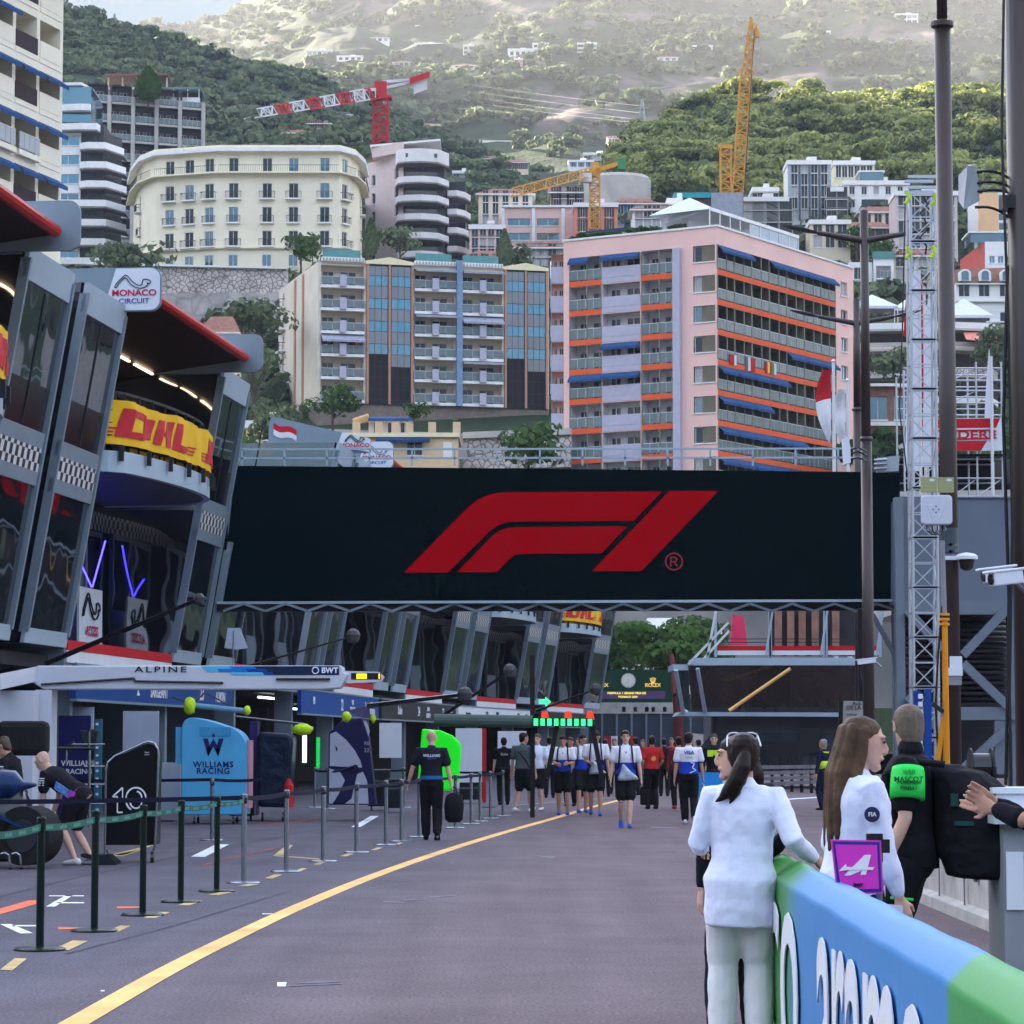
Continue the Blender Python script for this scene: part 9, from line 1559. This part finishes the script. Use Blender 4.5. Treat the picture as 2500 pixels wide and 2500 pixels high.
# middle distance
grp = 'people walking in the pit lane'
def gp_(px, py): v = G(px, py); return (v.x, v.y, 0)
w1, J = person('bald man in a black and blue team shirt walking away beside the green cover', gp_(1053,2051), .05, 1.76, hands={'L':(-.36,.12,.92),'R':(.33,-.02,.80)}, feet={'L':(-.08,.10,0),'R':(.09,-.16,.04)}, top=(TWB,'short'), hair=('bald',None), skin=SKP, loose=.012, group=grp)
p = lm(w1, J['B'](0,-.145,1.33)); text('WILLIAMS', .062, p, LWH, w1, bold=.001); text('RACING', .04, p-V3(0,0,.045), mat('dim_blue_ink', (.05,.12,.3), .6, var=0), w1)
r = thing('backpack', 'black backpack carried low in the bald man\'s right hand', 'bag', (gp_(1053,2051)[0]+.36,gp_(1053,2051)[1],.55)); m = MB(); rings(m, [(V3(0,0,z), V3(w,0,0), V3(0,w*.5,0)) for z, w in ((-.27,.09),(-.22,.14),(0,.16),(.15,.13),(.2,.05))], CBK, 12); m.path([V3(-.04,0,.18),V3(-.03,0,.29),V3(.03,0,.28),V3(.05,0,.17)], .012, CBK, 6); m.build('bag_body', r, world=False, smooth=True)
w2, J = person('man in a dark grey shirt and black shorts seen from behind with white shoes', gp_(1277,1985), -.45, 1.80, hands={'L':(-.30,.02,.84),'R':(.28,.05,.86)}, feet={'L':(-.12,-.14,.03),'R':(.10,.16,0)}, top=(CGY,'short'), bottom=(CBK,'short'), shoes=SHW_, hair=('short',HDK), loose=.012, head=(-.6,0), group=grp); m = MB(); B = J['B']; m.path([B(-.12,.10,1.45),B(-.05,-.13,1.33),B(.12,-.14,1.15),B(.2,-.08,.98)], .014, CBK, 6); m.build('strap', w2, world=False)
person('man in a white t-shirt half hidden behind the grey shirt man', gp_(1312,1979), 2.8, 1.78, top=(CWH,'short'), bottom=(CBK,'short'), shoes=SHW_, hair=('short',HBR), skin=SKP, group=grp)
team = dict(top=(TWO,'short'), bottom=(CBK,'short'), shoes=SHB_, group=grp, loose=.01)
def straps(t, J):
    m = MB(); B = J['B']
    for sg in (-1,1): m.path([B(sg*.10,-.08,1.47), B(sg*.105,.10,1.44), B(sg*.115,.15,1.30), B(sg*.13,.135,1.12), B(sg*.16,.05,1.04)], .017, CNV, 6)
    m.build('strap', t, world=False); m = MB(); m.path([B(-.06,.05,1.47),B(0,.15,1.33),B(.06,.05,1.47)], .006, CNV, 5); m.build('lanyard', t, world=False)
t_, J = person('bearded man in a white and blue team shirt looking down at his phone', gp_(1375,1990), 3.05, 1.74, hands={'L':(-.13,.30,1.12),'R':(.10,.32,1.10)}, head=(0,.25), feet={'L':(-.1,.05,0),'R':(.1,-.08,0)}, **team); straps(t_, J)
t_, J = person('second team member in white and blue between two others in the group', gp_(1421,1984), 3.3, 1.76, head=(.5,.1), feet={'L':(-.1,-.1,.0),'R':(.1,.12,0)}, **team); straps(t_, J)
t_, J = person('dark bearded team member in white and blue carrying a plastic bag', gp_(1455,1992), 3.1, 1.84, head=(.1,.35), hands={'R':(.12,.26,1.08)}, feet={'L':(-.09,.15,0),'R':(.1,-.12,.03)}, **team); straps(t_, J)
w4, J = person('tall team member in white and blue walking towards the camera with bare shins', gp_(1528,2021), 3.14, 1.79, hair=('curly',HDK), skin=SKP, head=(0,-.03), feet={'L':(-.06,.20,0),'R':(.08,-.12,.05)}, hands={'L':(-.28,.02,.84),'R':(.27,.06,.86)}, **team); straps(w4, J)
PLA = mat('clear_plastic_bag', (.35,.40,.46), .2, .1, .3, scale=12)
for px, py, z, lb in ((1520,2021,1.02,'crumpled clear plastic bag at the tall man\'s chest'),(1447,1992,1.05,'crumpled clear plastic bag held by the dark bearded man')):
    p = G(px, py); r = MB(); rg = random.Random(px); C = [(V3(p.x+.02*i, p.y-.22, z+.13-.055*i), V3((.02+.035*i)*rg.uniform(.9,1.1),0,.012), V3(0,.03,.01)) for i in range(6)]; rings(r, C, PLA, 8); tag(r.build('plastic_bag', smooth=True), lb, 'bag', 'plastic bags')
w5, J = person('man in a red team shirt with a round yellow crest standing with his back turned', gp_(1592,1975), .25, 1.74, hands={'L':(-.2,.1,.95),'R':(.2,.16,.98)}, top=(CRD,'short'), bottom=(CBK,'long'), group=grp, head=(-.2,0), loose=.012); m = MB(); p = lm(w5, J['B'](0,-.13,1.2)); m.tube(p-V3(0,.012,0), p, .06, mat('crest_yellow_red', (.75,.25,.05), .6), n=16); m.build('crest', w5)
r = thing('suitcase', 'small black trolley suitcase behind the man in red', 'suitcase', gp_(1580,1970)); m = MB(); p = G(1580,1970); m.box(p.x-.17,p.x+.17,p.y-.1,p.y+.1,.05,.5,CBK); m.build('case', r, bevel=.03); m = MB(); [m.tube((p.x+x,p.y,.5),(p.x+x,p.y,.95),.01,IRON) for x in (-.1,.1)]; m.tube((p.x-.1,p.y,.95),(p.x+.1,p.y,.95),.014,IRON); m.build('handle', r)
w6, J = person('dark haired man in a white and blue shirt with VISA on the back walking away', gp_(1682,2012), .0, 1.76, hands={'L':(-.27,.0,.86),'R':(.28,.05,.85)}, feet={'L':(-.07,.02,0),'R':(.1,-.18,.05)}, top=(TWO,'short'), bottom=(CBK,'long'), shoes=SHW_, hair=('curly',HDK), head=(-.5,0), group=grp, loose=.014)
p = lm(w6, J['B'](0,-.15,1.355)); text('VISA', .10, p, mat('deep_blue_ink', (.01,.015,.2), .6, var=0), w6, bold=.002); text('Cash App', .035, p-V3(0,0,.085), mat('mint_ink', (.1,.45,.3), .6, var=0), w6); m = MB(); p = lm(w6, J['B'](.03,-.145,1.05)); m.path([p+V3(0,-.01,.12), p+V3(.07,-.01,.1), p+V3(.03,-.01,.02), p+V3(.1,-.01,-.03), p+V3(-.02,-.01,-.08)], .010, CWH, 5); m.build('print', w6)
person('man in dark red top and black trousers partly hidden by the VISA shirt man', gp_(1657,1975), .2, 1.72, top=(mat('maroon_cloth', (.14,.02,.02), .85),'long'), bottom=(CBK,'long'), shoes=CRD, group=grp)
w7, J = person('fair haired steward in black with a yellow chest panel facing the camera', gp_(1744,1985), 3.1, 1.77, top=(CBK,'long'), hair=('short',HLB), skin=SKP, group='stewards'); m = MB(); B = J['B']; m.hexa([B(*v) for v in ((-.15,.13,1.24),(.15,.13,1.24),(.15,.145,1.24),(-.15,.145,1.24),(-.15,.13,1.38),(.15,.13,1.38),(.15,.145,1.38),(-.15,.145,1.38))], CYL); m.build('chest_panel', w7, world=False)
w8, J = person('grey haired steward in navy with a yellow vest standing at the guard rail', gp_(2012,1978), .9, 1.66, top=(CNV,'long'), bottom=(CNV,'long'), hair=('short',HGR), group='stewards'); m = MB(); B = J['B']; rings(m, [(B(0,0,z), J['X']*.17*J['s'], J['Y']*.13*J['s']) for z in (1.0,1.12,1.2)], CYL, 14); rings(m, [(B(0,0,z), J['X']*.165*J['s'], J['Y']*.12*J['s']) for z in (1.38,1.43)], CYL, 14); m.build('vest', w8, world=False, smooth=True)
w9, J = person('man in a black team shirt standing beyond the belt left of the grey shirt man', gp_(1230,1965), .1, 1.72, top=(CBK,'short'), skin=SKP, group=grp); p = lm(w9, J['B'](0,-.135,1.3)); text('Stake', .09, p, LWH, w9)
person('person in a yellow shirt behind the phone looking man', gp_(1393,1968), 2.9, 1.72, top=(mat('mustard_cloth', (.6,.38,.03), .8),'short'), group=grp)
crowd = [(1478,1945,CBK),(1500,1938,CNV),(1552,1942,CBK),(1570,1936,CGY),(1622,1944,CBK),(1640,1936,CRD),(1706,1940,CBK),(1413,1945,CNV),(1342,1948,CWH)]
names = ['dark clad person far back just right of the group in white and blue','navy clad person far back left of the tall walker','black clad person far back behind the man in red, to his left','grey clad person deep in the lane behind the man in red','black clad person far back right of the man in red','red clad person far back left of the leaning tree trunk','black clad person far back right of the VISA shirt man','navy clad person far back above the phone looking man','white clad person far back above the belt posts']
for i, ((px, py, c), lb) in enumerate(zip(crowd, names)): person(lb, gp_(px,py), (0,3.1,.5,2.6)[i % 4], 1.70+.03*(i % 3), top=(c,'short'), bottom=(CBK,'long'), hair=('short',HBR if i % 2 else HDK), vox=.02, group='people far down the lane')
for i in range(8): c = W(1523+i*24+(i % 3)*4,1733,151); m = MB(); C = [(c+V3(0,0,z), V3(r,0,0), V3(0,r,0)) for z, r in ((-.35,.2),(-.12,.24),(-.08,.08),(.0,.1),(.1,.11),(.17,.06))]; rings(m, C, HDK if i % 2 else CBK, 10); tag(m.build('person', smooth=True), ['first','second','third','fourth','fifth','sixth','seventh','last'][i]+' head from the left in the row above the glass stand', 'person', 'spectators above the glass stand')
# mechanics at the left
b1_, J = person('bald mechanic in black with a blue pink print bending forward', gp_(192,2112), 1.20, 1.76, lean=1.0, hands={'L':(-.12,.50,.50),'R':(.1,.45,.62)}, feet={'L':(-.10,.0,0),'R':(.12,-.12,0)}, top=(CBK,'short'), bottom=(CBK,'short'), shoes=SHW_, hair=('bald',None), skin=SKP, vox=.009, drop=.06, group='mechanics at the racing car')
m = MB(); B = J['B']; PKC = mat('blue_pink_print', (.10,.22,.52), .7, var=.5, scale=14); m.hexa([B(*v) for v in ((-.165,-.02,1.0),(-.165,.07,.98),(-.162,.08,1.2),(-.162,-.01,1.22),(-.185,-.02,1.0),(-.185,.07,.98),(-.186,.08,1.2),(-.186,-.01,1.22))], PKC); m.hexa([B(*v) for v in ((-.165,-.04,.92),(-.165,.05,.9),(-.162,.07,.975),(-.162,-.03,.995),(-.18,-.04,.92),(-.18,.05,.9),(-.183,.07,.975),(-.183,-.03,.995))], mat('magenta_print', (.42,.05,.42), .7, var=.3, scale=20)); m.build('print', b1_, world=False)
m = MB()
for i in range(4): p = J['sh']['L'].lerp(J['el']['L'], .2+.1*i); m.cb(p+V3(-.066,0,0), .006, .07, .014, LWH)
m.build('sleeve_lettering', b1_, world=False)
c1_, J = person('dark haired mechanic in black crouching behind the car nose', (W(42,1900,37.5).x,37.5,0), 1.3, 1.78, lean=.25, hands={'L':(-.2,.3,.9),'R':(.2,.35,.9)}, top=(CBK,'long'), hair=('short',HBR), vox=.010, group='mechanics at the racing car', drop=.12, feet={'L':(-.1,.1,0),'R':(.12,-.1,0)}, head=(.1,.2)); m = MB()
for i in range(4): p = J['sh']['L'].lerp(J['el']['L'], .25+.12*i); m.cb(p+V3(-.068,0,0), .006, .08, .016, LWH)
m.build('sleeve_lettering', c1_, world=False)
t = thing('w_board', 'bright blue board with a white W beside the profile of the young woman', 'sign', (W(1733,1990,60).x,60,0)); m = MB(); m.slab([W(1706,1992,60),W(1763,1990,60),W(1763,1886,60),W(1706,1886,60)], (0,.05,0), mat('board_bright_blue', (.02,.22,.60), .5, var=.03)); m.build('panel', t); m = MB(); [m.beam(W(a,b,59.97),W(c,d,59.97),.10,.02,LWH) for a, b, c, d in ((1716,1912,1730,1950),(1730,1950,1742,1925),(1742,1925,1754,1950),(1754,1950,1763,1925))]; m.build('emblem', t)
t = thing('tricolour_stand', 'white info stand with a red oval logo beside the fair haired steward', 'stand', (W(1750,1975,66).x,66,0)); m = MB(); m.slab([W(1738,1980,66),W(1775,1980,66),W(1775,1845,66),W(1745,1862,66),W(1738,1872,66)], (0,.4,0), SIGNW); m.build('panel', t); m = MB(); c = W(1756,1875,65.98); m.tube(c, c+V3(0,.01,0), .1, RSTR, n=14); m.build('logo', t)
